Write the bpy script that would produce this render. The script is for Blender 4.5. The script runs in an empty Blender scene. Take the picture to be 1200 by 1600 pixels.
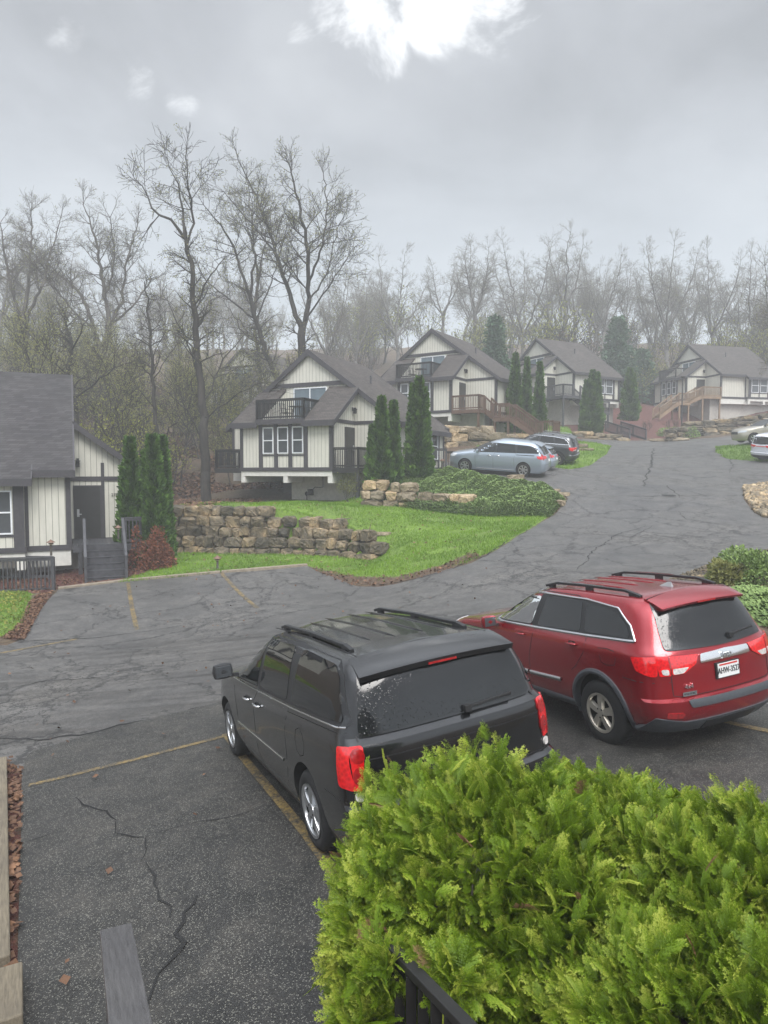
import bpy, bmesh, math, random
import numpy as np
from mathutils import Vector, Matrix, Euler
scn = bpy.context.scene
col = scn.collection
# ------------------------------------------------------------------ camera
F, PIT = 1085.0, 0.057
cam = bpy.data.objects.new('camera', bpy.data.cameras.new('camera'))
col.objects.link(cam); scn.camera = cam
cam.rotation_euler = (math.pi/2 - PIT, 0, 0)
cam.data.sensor_fit = 'VERTICAL'; cam.data.sensor_height = 36; cam.data.sensor_width = 27
cam.data.lens = F/1600*36
cam.data.clip_start = 0.05; cam.data.clip_end = 3000
HAZE = .0026
SKYOFF = (3.7, 1.3, 0.0)
# ------------------------------------------------------------------ sky and light
scn.view_settings.view_transform = 'Standard'
scn.view_settings.look = 'None'
scn.view_settings.exposure = 0.50
scn.cycles.volume_bounces = 3; scn.cycles.max_bounces = 8
scn.view_settings.gamma = 1.0
SUN_EL, SUN_AZ = math.radians(50), math.radians(165)
w = bpy.data.worlds.new("World"); scn.world = w; w.use_nodes = True
nt = w.node_tree; nt.nodes.clear()
def N(nt, t, **kw):
    n = nt.nodes.new(t)
    for k, v in kw.items():
        if k.startswith('i_'):
            n.inputs[int(k[2:])].default_value = v
        else:
            setattr(n, k, v)
    return n
def L(nt, a, ao, b, bi): nt.links.new(a.outputs[ao], b.inputs[bi])
def ramp(nt, src, so, stops, interp='LINEAR'):
    r = nt.nodes.new('ShaderNodeValToRGB'); r.color_ramp.interpolation = interp
    els = r.color_ramp.elements
    while len(els) < len(stops): els.new(0.5)
    for e, (p, c) in zip(els, stops):
        e.position = p; e.color = c if len(c) == 4 else (*c, 1)
    nt.links.new(src.outputs[so], r.inputs[0]); return r
def mixc(nt, fac, a, b, mode='MIX'):
    m = nt.nodes.new('ShaderNodeMix'); m.data_type = 'RGBA'; m.blend_type = mode
    def put(sock, v):
        if isinstance(v, tuple) and len(v) == 2 and hasattr(v[0], 'outputs'): nt.links.new(v[0].outputs[v[1]], sock)
        elif isinstance(v, (int, float)): sock.default_value = v
        else: sock.default_value = v if len(v) == 4 else (*v, 1)
    put(m.inputs[0], fac); put(m.inputs[6], a); put(m.inputs[7], b)
    return m
def mth(nt, op, a, b=None, c=None, clamp=False):
    m = nt.nodes.new('ShaderNodeMath'); m.operation = op; m.use_clamp = clamp
    for i, v in enumerate((a, b, c)):
        if v is None: continue
        if isinstance(v, tuple): nt.links.new(v[0].outputs[v[1]], m.inputs[i])
        else: m.inputs[i].default_value = v
    return m
tc = N(nt, 'ShaderNodeTexCoord')
sky = N(nt, 'ShaderNodeTexSky', sky_type='NISHITA', sun_disc=False, sun_elevation=SUN_EL, sun_rotation=SUN_AZ)
skys = mixc(nt, 1.0, (sky, 0), (0.09, 0.09, 0.09), 'MULTIPLY')
# broken overcast deck: project the view direction on a flat cloud layer
sep = N(nt, 'ShaderNodeSeparateXYZ'); L(nt, tc, 'Generated', sep, 0)
zc = mth(nt, 'MAXIMUM', (sep, 2), 0.0); zc = mth(nt, 'ADD', (zc, 0), 0.22)
dx = mth(nt, 'DIVIDE', (sep, 0), (zc, 0)); dy = mth(nt, 'DIVIDE', (sep, 1), (zc, 0))
cmb = N(nt, 'ShaderNodeCombineXYZ'); L(nt, dx, 0, cmb, 0); L(nt, dy, 0, cmb, 1)
n1 = N(nt, 'ShaderNodeTexNoise'); n1.inputs['Scale'].default_value = 1.5; n1.inputs['Detail'].default_value = 7; n1.inputs['Roughness'].default_value = .52
n1.inputs['Distortion'].default_value = .25; L(nt, cmb, 0, n1, 'Vector')
n2 = N(nt, 'ShaderNodeTexNoise'); n2.inputs['Scale'].default_value = 4.6; n2.inputs['Distortion'].default_value = .5; n2.inputs['Detail'].default_value = 8; n2.inputs['Roughness'].default_value = .6
mpo = N(nt, 'ShaderNodeMapping'); mpo.inputs[1].default_value = SKYOFF; L(nt, cmb, 0, mpo, 0); L(nt, mpo, 0, n2, 'Vector')
c1 = ramp(nt, n1, 0, [(.36, (.27, .285, .305)), (.50, (.365, .383, .41)), (.64, (.47, .49, .515))])
# thin places in the deck: one patch high ahead, where the noise lets the light through
def gap(dirv, r0, r1):
    vm = N(nt, 'ShaderNodeVectorMath', operation='DOT_PRODUCT'); L(nt, tc, 'Generated', vm, 0)
    d = Vector(dirv).normalized(); vm.inputs[1].default_value = d
    mr = N(nt, 'ShaderNodeMapRange'); mr.interpolation_type = 'SMOOTHSTEP'; L(nt, vm, 'Value', mr, 0)
    mr.inputs[1].default_value = math.cos(math.radians(r1)); mr.inputs[2].default_value = math.cos(math.radians(r0))
    return mr
def pdir(u, v):
    c, s = math.cos(PIT), math.sin(PIT); X = (u-600)/F; Z = -(v-800)/F
    return (X, c+Z*s, -s+Z*c)
g = mth(nt, 'MAXIMUM', (gap(pdir(565, 66), .3, 3.9), 0), (gap(pdir(690, 0), .3, 3.9), 0))
for (u_, v_, a_, b_, s_) in ((215, 130, .2, 1.9, .62), (285, 160, .2, 1.7, .55), (470, 60, .2, 1.6, .8), (95, 20, .3, 2.6, .35), (545, 5, .3, 4, .9), (775, 0, .3, 4, .8)):
    gg = mth(nt, 'MULTIPLY', (gap(pdir(u_, v_), a_, b_), 0), s_); g = mth(nt, 'MAXIMUM', (g, 0), (gg, 0))
t1 = mth(nt, 'MULTIPLY_ADD', (n2, 0), 5.5, -2.75)
t2 = mth(nt, 'ADD', (g, 0), (t1, 0))
gm = N(nt, 'ShaderNodeMapRange'); gm.interpolation_type = 'SMOOTHSTEP'; L(nt, t2, 0, gm, 0); gm.inputs[1].default_value = .35; gm.inputs[2].default_value = 1.45
gm2 = mth(nt, 'MULTIPLY', (gm, 0), (mth(nt, 'MULTIPLY', (g, 0), 2.5, clamp=True), 0))
c2 = mixc(nt, (gm2, 0), (c1, 0), (1.0, 1.02, 1.04))
# lower sky is an even pale veil
lo = N(nt, 'ShaderNodeMapRange'); lo.interpolation_type = 'SMOOTHSTEP'; L(nt, sep, 2, lo, 0); lo.inputs[1].default_value = .50; lo.inputs[2].default_value = .10
c3 = mixc(nt, (lo, 0), (c2, 2), (.46, .52, .57))
c4 = mixc(nt, .06, (c3, 2), (skys, 2))
# overcast dome is brightest overhead; extra fill light is added overhead and behind camera
zen = N(nt, 'ShaderNodeMapRange'); zen.interpolation_type = 'SMOOTHSTEP'; L(nt, sep, 2, zen, 0); zen.inputs[1].default_value = .56; zen.inputs[2].default_value = .95; zen.inputs[3].default_value = 1.0; zen.inputs[4].default_value = 4.2
bk = N(nt, 'ShaderNodeMapRange'); bk.interpolation_type = 'SMOOTHSTEP'; L(nt, sep, 1, bk, 0); bk.inputs[1].default_value = .15; bk.inputs[2].default_value = -.6; bk.inputs[3].default_value = 1.0; bk.inputs[4].default_value = 1.9
dome = mth(nt, 'MULTIPLY', (zen, 0), (bk, 0))
bg = N(nt, 'ShaderNodeBackground'); L(nt, dome, 0, bg, 1)
nt.links.new(c4.outputs[2], bg.inputs[0])
ow = N(nt, 'ShaderNodeOutputWorld'); L(nt, bg, 0, ow, 0)
sd = bpy.data.lights.new('sun', 'SUN'); sd.energy = 2.2; sd.angle = math.radians(30); sd.color = (1, .97, .93)
sun = bpy.data.objects.new('sun', sd); col.objects.link(sun)
sdir = Vector((math.sin(SUN_AZ)*math.cos(SUN_EL), math.cos(SUN_AZ)*math.cos(SUN_EL), math.sin(SUN_EL)))
sun.rotation_euler = sdir.to_track_quat('Z', 'Y').to_euler()
# ------------------------------------------------------------------ helpers
def setp(o, label=None, cat=None, group=None, kind=None):
    if label: o['label'] = label
    if cat: o['category'] = cat
    if group: o['group'] = group
    if kind: o['kind'] = kind
    return o
def thing(name, label, cat, loc=(0, 0, 0), rot=(0, 0, 0), group=None):
    o = bpy.data.objects.new(name, None); col.objects.link(o); o.location = loc
    o.rotation_euler = rot; o.empty_display_size = .2
    return setp(o, label, cat, group)
def kids(o): return [c for c in bpy.data.objects if c.parent is o]
def dup(o, parent=None, **kw):
    c = o.copy(); col.objects.link(c); c.parent = parent
    if 'loc' in kw: c.location = kw['loc']
    if 'rotz' in kw: c.rotation_euler = (0, 0, kw['rotz'])
    if 'scale' in kw: c.scale = kw['scale']
    if 'label' in kw: c['label'] = kw['label']
    for k in kids(o): dup(k, c)
    return c
def mesh_np(name, V, Fq, mat, parent=None, smooth=False, mats=None, midx=None):
    """V (n,3); Fq (m,3|4) ints -> object"""
    V = np.asarray(V, dtype=np.float32); Fq = np.asarray(Fq, dtype=np.int32)
    k = Fq.shape[1]; me = bpy.data.meshes.new(name)
    me.vertices.add(len(V)); me.vertices.foreach_set('co', V.ravel())
    me.loops.add(Fq.size); me.loops.foreach_set('vertex_index', Fq.ravel())
    me.polygons.add(len(Fq)); me.polygons.foreach_set('loop_start', np.arange(0, Fq.size, k, dtype=np.int32))
    me.polygons.foreach_set('loop_total', np.full(len(Fq), k, dtype=np.int32))
    if smooth: me.polygons.foreach_set('use_smooth', np.ones(len(Fq), dtype=bool))
    for m in (mats or [mat]): me.materials.append(m)
    if midx is not None: me.polygons.foreach_set('material_index', np.asarray(midx, dtype=np.int32))
    me.update(calc_edges=True)
    o = bpy.data.objects.new(name, me); col.objects.link(o); o.parent = parent
    return o
class MB:
    """collects shapes, links ONE mesh object"""
    def __init__(s): s.v = []; s.f = []; s.m = []; s.M = Matrix.Identity(4)
    def add(s, vs, fs, mi=0):
        n = len(s.v)
        s.v += [tuple(s.M @ Vector(v)) for v in vs]
        s.f += [tuple(n+i for i in f) for f in fs]; s.m += [mi]*len(fs)
        return s
    def box(s, a, b, mi=0):
        x0, y0, z0 = a; x1, y1, z1 = b
        return s.add([(x0,y0,z0),(x1,y0,z0),(x1,y1,z0),(x0,y1,z0),(x0,y0,z1),(x1,y0,z1),(x1,y1,z1),(x0,y1,z1)],
                     [(3,2,1,0),(4,5,6,7),(0,1,5,4),(1,2,6,5),(2,3,7,6),(3,0,4,7)], mi)
    def bar(s, p, q, wd, ht, up=(0, 0, 1), mi=0):
        """rectangular bar p->q, width wd sideways, height ht along up"""
        p = Vector(p); q = Vector(q); d = (q-p); d.normalize(); up = Vector(up)
        sd_ = d.cross(up)
        if sd_.length < 1e-4: sd_ = d.cross(Vector((1, 0, 0)))
        sd_.normalize(); u2 = sd_.cross(d); a = sd_*wd/2; b = u2*ht/2
        vs = [c+i*a+j*b for c in (p, q) for i, j in ((-1,-1),(1,-1),(1,1),(-1,1))]
        return s.add(vs, [(3,2,1,0),(4,5,6,7),(0,1,5,4),(1,2,6,5),(2,3,7,6),(3,0,4,7)], mi)
    def prism(s, poly, ext, mi=0):
        """poly: list of 3D points (planar), ext: vector"""
        n = len(poly); e = Vector(ext)
        vs = [Vector(p) for p in poly]+[Vector(p)+e for p in poly]
        return s.add(vs, [tuple(range(n))[::-1], tuple(range(n, 2*n))]+[(i, (i+1) % n, (i+1) % n+n, i+n) for i in range(n)], mi)
    def tube(s, pts, rad, k=8, cap=True, mi=0):
        pts = [Vector(p) for p in pts]; n = len(pts)
        if not hasattr(rad, '__len__'): rad = [rad]*n
        vs = []; prev = None
        for i, p in enumerate(pts):
            d = (pts[min(i+1, n-1)]-pts[max(i-1, 0)]).normalized()
            a = d.orthogonal().normalized() if prev is None else (prev-d*prev.dot(d)).normalized()
            prev = a; b = d.cross(a)
            for j in range(k):
                t = 2*math.pi*j/k; vs.append(p+(a*math.cos(t)+b*math.sin(t))*rad[i])
        fs = [(i*k+j, i*k+(j+1) % k, (i+1)*k+(j+1) % k, (i+1)*k+j) for i in range(n-1) for j in range(k)]
        if cap: fs += [tuple(range(k))[::-1], tuple((n-1)*k+j for j in range(k))]
        return s.add(vs, fs, mi)
    def lathe(s, prof, c=(0, 0, 0), axis='z', k=24, mi=0, closed=False):
        """prof [(r,h)] revolved about axis through c"""
        vs = []
        for r, h in prof:
            for j in range(k):
                t = 2*math.pi*j/k; a, b = r*math.cos(t), r*math.sin(t)
                vs.append((c[0]+a, c[1]+b, c[2]+h) if axis == 'z' else ((c[0]+h, c[1]+a, c[2]+b) if axis == 'x' else (c[0]+a, c[1]+h, c[2]+b)))
        n = len(prof)
        fs = [(i*k+j, i*k+(j+1) % k, ((i+1) % n)*k+(j+1) % k, ((i+1) % n)*k+j) for i in range(n if closed else n-1) for j in range(k)]
        return s.add(vs, fs, mi)
    def obj(s, name, mat, parent=None, smooth=False, bev=0, sub=0):
        me = bpy.data.meshes.new(name); me.from_pydata(s.v, [], s.f)
        for m in (mat if isinstance(mat, (list, tuple)) else [mat]): me.materials.append(m)
        me.polygons.foreach_set('material_index', s.m)
        bm = bmesh.new(); bm.from_mesh(me); bmesh.ops.recalc_face_normals(bm, faces=bm.faces); bm.to_mesh(me); bm.free()
        me.update()
        o = bpy.data.objects.new(name, me); col.objects.link(o); o.parent = parent
        if smooth:
            me.polygons.foreach_set('use_smooth', [True]*len(me.polygons))
            if smooth != 'all':
                bm = bmesh.new(); bm.from_mesh(me)
                for e in bm.edges:
                    if len(e.link_faces) == 2 and e.calc_face_angle(0) > math.radians(38): e.smooth = False
                bm.to_mesh(me); bm.free()
        if bev:
            b = o.modifiers.new('b', 'BEVEL'); b.width = bev; b.segments = 2; b.limit_method = 'ANGLE'; b.angle_limit = math.radians(40)
        return o
# ------------------------------------------------------------------ materials
MATS = {}
def newmat(name):
    m = bpy.data.materials.new(name); m.use_nodes = True; nt = m.node_tree; nt.nodes.clear()
    b = nt.nodes.new('ShaderNodeBsdfPrincipled'); o = nt.nodes.new('ShaderNodeOutputMaterial'); nt.links.new(b.outputs[0], o.inputs[0])
    MATS[name] = m; return m, nt, b
def bump(nt, b, src, so, strength=.3, dist=.01):
    bp = nt.nodes.new('ShaderNodeBump'); bp.inputs['Strength'].default_value = strength; bp.inputs['Distance'].default_value = dist
    nt.links.new(src.outputs[so], bp.inputs['Height']); nt.links.new(bp.outputs[0], b.inputs['Normal']); return bp
def noise(nt, scale, detail=4, rough=.55, vec=None, dist=0, coord='Object', vscale=None):
    n = nt.nodes.new('ShaderNodeTexNoise'); n.inputs['Scale'].default_value = scale; n.inputs['Detail'].default_value = detail
    n.inputs['Roughness'].default_value = rough; n.inputs['Distortion'].default_value = dist
    if vec is None:
        t = nt.nodes.new('ShaderNodeTexCoord'); vec = (t, coord)
        if vscale:
            mp = nt.nodes.new('ShaderNodeMapping'); mp.inputs['Scale'].default_value = vscale
            nt.links.new(t.outputs[coord], mp.inputs[0]); vec = (mp, 0)
    nt.links.new(vec[0].outputs[vec[1]], n.inputs['Vector']); return n
def simple(name, c, rough=.6, metal=0, var=.12, scale=6, bumpk=0, spec=.5, coat=0, vscale=None, **kw):
    m, nt, b = newmat(name)
    n = noise(nt, scale, 5, .6, vscale=vscale)
    r = ramp(nt, n, 0, [(.3, tuple(x*(1-var) for x in c)), (.7, tuple(min(1, x*(1+var)) for x in c))])
    nt.links.new(r.outputs[0], b.inputs['Base Color'])
    b.inputs['Roughness'].default_value = rough; b.inputs['Metallic'].default_value = metal
    b.inputs['Specular IOR Level'].default_value = spec; b.inputs['Coat Weight'].default_value = coat; b.inputs['Coat Roughness'].default_value = .04
    if bumpk: bump(nt, b, n, 0, bumpk, .02)
    return m
def siding():
    m, nt, b = newmat('siding')
    t = N(nt, 'ShaderNodeTexCoord'); s = N(nt, 'ShaderNodeSeparateXYZ'); L(nt, t, 'Object', s, 0)
    a = mth(nt, 'ADD', (s, 0), (s, 1)); a = mth(nt, 'MULTIPLY', (a, 0), 1/.21); fr = mth(nt, 'FRACT', (a, 0))
    d = mth(nt, 'SUBTRACT', (fr, 0), .5); d = mth(nt, 'ABSOLUTE', (d, 0)); gr = mth(nt, 'GREATER_THAN', (d, 0), .458)
    fl = mth(nt, 'FLOOR', (a, 0)); wn = N(nt, 'ShaderNodeTexWhiteNoise', noise_dimensions='1D'); L(nt, fl, 0, wn, 'W')
    n = noise(nt, 3, 5, .6, vscale=(3, 3, .6)); r = ramp(nt, n, 0, [(.3, (.53, .52, .45)), (.7, (.62, .605, .53))])
    c = mixc(nt, mth_(nt, wn, .12), (r, 0), (.44, .425, .36)); c2 = mixc(nt, (gr, 0), (c, 2), (.20, .19, .16))
    nt.links.new(c2.outputs[2], b.inputs['Base Color']); b.inputs['Roughness'].default_value = .7
    inv = mth(nt, 'SUBTRACT', 1.0, (gr, 0)); bump(nt, b, inv, 0, .5, .012); return m
def mth_(nt, wn, k):
    m = mth(nt, 'MULTIPLY', (wn, 0), k); return (m, 0)
def shingle(name='shingles', base=(.105, .098, .095), mort=(.03, .028, .028)):
    m, nt, b = newmat(name)
    t = N(nt, 'ShaderNodeTexCoord'); s = N(nt, 'ShaderNodeSeparateXYZ'); L(nt, t, 'Object', s, 0)
    a = mth(nt, 'ADD', (s, 0), (s, 1)); z = mth(nt, 'MULTIPLY', (s, 2), 1.7)
    nz = noise(nt, 1.7, 3, .5); zz = mth(nt, 'MULTIPLY_ADD', (nz, 0), .03, (z, 0))
    c = N(nt, 'ShaderNodeCombineXYZ'); L(nt, a, 0, c, 0); L(nt, zz, 0, c, 1)
    br = N(nt, 'ShaderNodeTexBrick'); L(nt, c, 0, br, 0); br.inputs['Scale'].default_value = 1
    br.inputs['Color1'].default_value = (*[x*1.28 for x in base], 1); br.inputs['Color2'].default_value = (*[x*.74 for x in base], 1)
    br.inputs['Mortar'].default_value = (*mort, 1); br.inputs['Mortar Size'].default_value = .011; br.inputs['Mortar Smooth'].default_value = .35
    br.inputs['Brick Width'].default_value = .31; br.inputs['Row Height'].default_value = .145; br.inputs['Bias'].default_value = 0
    n = noise(nt, 60, 4, .7); n2 = noise(nt, .7, 4, .6)
    r = ramp(nt, n, 0, [(.3, (.72, .72, .72)), (.7, (1.25, 1.25, 1.25))]); c2 = mixc(nt, 1, (br, 0), (r, 0), 'MULTIPLY')
    r2 = ramp(nt, n2, 0, [(.3, (.85, .85, .86)), (.7, (1.1, 1.09, 1.07))]); c3 = mixc(nt, 1, (c2, 2), (r2, 0), 'MULTIPLY')
    nt.links.new(c3.outputs[2], b.inputs['Base Color']); b.inputs['Roughness'].default_value = .82; b.inputs['Specular IOR Level'].default_value = .3
    bump(nt, b, br, 1, -.35, .01); return m
def wood(name, c, rough=.6, var=.3, ax=0):
    m, nt, b = newmat(name)
    n = noise(nt, 5, 6, .65, vscale=[(1, 14, 14), (14, 1, 14), (14, 14, 1)][ax], dist=.3)
    n2 = noise(nt, 1.3, 4, .6)
    r = ramp(nt, n, 0, [(.3, tuple(x*(1-var) for x in c)), (.52, c), (.75, tuple(x*(1+var) for x in c))])
    r2 = ramp(nt, n2, 0, [(.3, (.75, .75, .78)), (.7, (1.2, 1.2, 1.17))]); x = mixc(nt, 1, (r, 0), (r2, 0), 'MULTIPLY')
    nt.links.new(x.outputs[2], b.inputs['Base Color']); b.inputs['Roughness'].default_value = rough
    bump(nt, b, n, 0, .35, .004); return m
def asphalt(name, lot):
    m, nt, b = newmat(name)
    t = N(nt, 'ShaderNodeTexCoord'); P = (t, 'Object')
    big = noise(nt, .35, 5, .6, P); mid = noise(nt, 2.2, 6, .62, P); fine = noise(nt, 34, 4, .75, P)
    v = N(nt, 'ShaderNodeTexVoronoi', feature='F1'); v.inputs['Scale'].default_value = 90; L(nt, t, 'Object', v, 'Vector')
    wn = N(nt, 'ShaderNodeTexWhiteNoise'); L(nt, v, 'Position', wn, 0)
    sp = mth(nt, 'GREATER_THAN', (wn, 0), .72); near = mth(nt, 'LESS_THAN', (v, 0), .42); sp = mth(nt, 'MULTIPLY', (sp, 0), (near, 0))
    if lot:
        base = ramp(nt, mid, 0, [(.25, (.016, .016, .015)), (.5, (.031, .030, .028)), (.78, (.055, .051, .045))])
        stone = (.34, .33, .28)
    else:
        base = ramp(nt, mid, 0, [(.25, (.066, .065, .063)), (.5, (.090, .088, .085)), (.78, (.125, .120, .113))])
        stone = (.23, .23, .22)
    bb = ramp(nt, big, 0, [(.3, (.78, .79, .82)), (.7, (1.22, 1.2, 1.17))]); c = mixc(nt, 1, (base, 0), (bb, 0), 'MULTIPLY')
    ff = ramp(nt, fine, 0, [(.3, (.55, .55, .56)), (.7, (1.45, 1.45, 1.43))]); c = mixc(nt, 1, (c, 2), (ff, 0), 'MULTIPLY')
    m2 = noise(nt, 9, 5, .75, P); m3 = ramp(nt, m2, 0, [(.3, (.74, .74, .75)), (.7, (1.28, 1.27, 1.25))]); c = mixc(nt, 1, (c, 2), (m3, 0), 'MULTIPLY')
    c = mixc(nt, mt(nt, sp, .45 if lot else .3), (c, 2), stone)
    # long seepage stains left along the fall of the paving
    st = N(nt, 'ShaderNodeMapping'); st.inputs['Rotation'].default_value = (0, 0, -.12); st.inputs['Scale'].default_value = (.16, 1.9, 1); L(nt, t, 'Object', st, 0)
    sn = noise(nt, 1.0, 7, .62, (st, 0), dist=.9); sr = ramp(nt, sn, 0, [(.36, (.62, .61, .60)), (.56, (1, 1, 1))]); 
    att = N(nt, 'ShaderNodeAttribute', attribute_name='stain'); c = mixc(nt, (att, 'Fac'), (c, 2), (mixc(nt, 1, (c, 2), (sr, 0), 'MULTIPLY'), 2))
    # fine cracking
    dn = noise(nt, 1.1, 5, .7, P); vm = N(nt, 'ShaderNodeVectorMath', operation='MULTIPLY_ADD'); L(nt, dn, 1, vm, 0); vm.inputs[1].default_value = (1.5, 1.5, 0); L(nt, t, 'Object', vm, 2)
    cr = None
    for sc, th in ((.42, .011), (1.15, .019), (2.6, .03)):
        e = N(nt, 'ShaderNodeTexVoronoi', feature='DISTANCE_TO_EDGE'); e.inputs['Scale'].default_value = sc; L(nt, vm, 0, e, 'Vector')
        wv = mth(nt, 'MULTIPLY', (fine, 0), th*2); q = mth(nt, 'LESS_THAN', (e, 0), (wv, 0))
        if sc > 1: gate = mth(nt, 'GREATER_THAN', (big, 0), .53 if sc < 2 else .58); q = mth(nt, 'MULTIPLY', (q, 0), (gate, 0))
        cr = q if cr is None else mth(nt, 'MAXIMUM', (cr, 0), (q, 0))
    c = mixc(nt, mt(nt, cr, .40 if lot else .75), (c, 2), (.022, .022, .022))
    nt.links.new(c.outputs[2], b.inputs['Base Color'])
    wet = ramp(nt, big, 0, [(.3, (.30,)*3), (.5, (.42,)*3), (.72, (.62,)*3)]); rr = mth(nt, 'MULTIPLY_ADD', (fine, 0), .22, (wet, 0))
    nt.links.new(rr.outputs[0], b.inputs['Roughness']); b.inputs['Specular IOR Level'].default_value = .45 if lot else .3
    h = mth(nt, 'MULTIPLY_ADD', (v, 0), -.8, (fine, 0)); h = mth(nt, 'MULTIPLY_ADD', (cr, 0), -2.0, (h, 0))
    bump(nt, b, h, 0, .55 if lot else .35, .006); return m
def mt(nt, s, k): m = mth(nt, 'MULTIPLY', (s, 0), k); return (m, 0)
def ground():
    m, nt, b = newmat('soil'); t = N(nt, 'ShaderNodeTexCoord'); P = (t, 'Object')
    n1 = noise(nt, .5, 6, .65, P); n2 = noise(nt, 9, 6, .75, P); n3 = noise(nt, 2.3, 5, .6, P)
    g = ramp(nt, n2, 0, [(.28, (.05, .10, .010)), (.5, (.12, .21, .020)), (.72, (.21, .31, .035))])
    gb = ramp(nt, n1, 0, [(.3, (.80, .78, .9)), (.7, (1.15, 1.12, 1.0))]); g = mixc(nt, 1, (g, 0), (gb, 0), 'MULTIPLY')
    g = mixc(nt, (ramp(nt, n3, 0, [(.60, (0, 0, 0)), (.74, (.75, .75, .75))]), 0), (g, 2), (.12, .12, .045))
    lf = ramp(nt, n2, 0, [(.25, (.030, .018, .012)), (.45, (.085, .052, .034)), (.62, (.15, .10, .068)), (.8, (.24, .18, .13))])
    lb = ramp(nt, n1, 0, [(.35, (1, 1, 1)), (.65, (.62, .70, .45))]); lf = mixc(nt, 1, (lf, 0), (lb, 0), 'MULTIPLY')
    ml = ramp(nt, n2, 0, [(.28, (.035, .010, .007)), (.55, (.105, .032, .022)), (.78, (.19, .075, .05))])
    gv = ramp(nt, n2, 0, [(.3, (.018, .015, .014)), (.6, (.06, .05, .046)), (.8, (.14, .12, .11))])
    def at(nm):
        a = N(nt, 'ShaderNodeAttribute', attribute_name=nm); q = mth(nt, 'MULTIPLY_ADD', (n2, 0), .5, -.25)
        q = mth(nt, 'ADD', (a, 'Fac'), (q, 0)); r = N(nt, 'ShaderNodeMapRange'); L(nt, q, 0, r, 0); r.inputs[1].default_value = .42; r.inputs[2].default_value = .58; return (r, 0)
    c = mixc(nt, at('lawn'), (lf, 2), (g, 2)); c = mixc(nt, at('mulch'), (c, 2), (ml, 0)); c = mixc(nt, at('gravel'), (c, 2), (gv, 0))
    nt.links.new(c.outputs[2], b.inputs['Base Color']); b.inputs['Roughness'].default_value = .8
    bump(nt, b, n2, 0, .9, .06); return m
def rockmat(name, cols, sc=1.6):
    m, nt, b = newmat(name); t = N(nt, 'ShaderNodeTexCoord'); P = (t, 'Object')
    n1 = noise(nt, sc, 6, .65, P, dist=.4); n2 = noise(nt, sc*7, 6, .7, P)
    vv = N(nt, 'ShaderNodeAttribute', attribute_name='tone')
    a = ramp(nt, n1, 0, [(.30, cols[0]), (.50, cols[1]), (.68, cols[2])])
    d = ramp(nt, n2, 0, [(.25, (.30, .30, .28)), (.45, (.85, .85, .85)), (.7, (1.3, 1.3, 1.28))]); c = mixc(nt, 1, (a, 0), (d, 0), 'MULTIPLY')
    tn = ramp(nt, vv, 'Fac', [(0, (.45, .46, .44)), (.5, (.9, .9, .9)), (1, (1.5, 1.38, 1.2))]); c = mixc(nt, 1, (c, 2), (tn, 0), 'MULTIPLY')
    nt.links.new(c.outputs[2], b.inputs['Base Color']); b.inputs['Roughness'].default_value = .62
    h = mth(nt, 'MULTIPLY_ADD', (n2, 0), .5, (n1, 0)); bump(nt, b, h, 0, .9, .09); return m
def leafmat(name, lo, hi, tip=None, rough=.55, trans=.0, sc=2.5):
    """foliage: per-leaf tone comes from the tone attribute (random, in places also by relief), clump tone from noise"""
    m, nt, b = newmat(name); n = noise(nt, sc, 4, .6)
    a = N(nt, 'ShaderNodeAttribute', attribute_name='tone')
    s = mth(nt, 'MULTIPLY_ADD', (a, 'Fac'), .75, mt(nt, n, .45)); s = mth(nt, 'SUBTRACT', (s, 0), .12)
    st = [(.05, lo), (.6, tuple((p+q)/2 for p, q in zip(lo, hi))), (.95, hi)]
    if tip: st = [(.05, lo), (.5, tuple((p+q)/2 for p, q in zip(lo, hi))), (.78, hi), (1, tip)]
    r = ramp(nt, s, 0, st); nt.links.new(r.outputs[0], b.inputs['Base Color']); b.inputs['Roughness'].default_value = rough
    b.inputs['Specular IOR Level'].default_value = .35
    if trans:
        tr = nt.nodes.new('ShaderNodeBsdfTranslucent'); nt.links.new(r.outputs[0], tr.inputs[0]); mx = nt.nodes.new('ShaderNodeMixShader'); mx.inputs[0].default_value = trans
        o = [q for q in nt.nodes if q.type == 'OUTPUT_MATERIAL'][0]
        nt.links.new(b.outputs[0], mx.inputs[1]); nt.links.new(tr.outputs[0], mx.inputs[2]); nt.links.new(mx.outputs[0], o.inputs[0])
    return m
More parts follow.
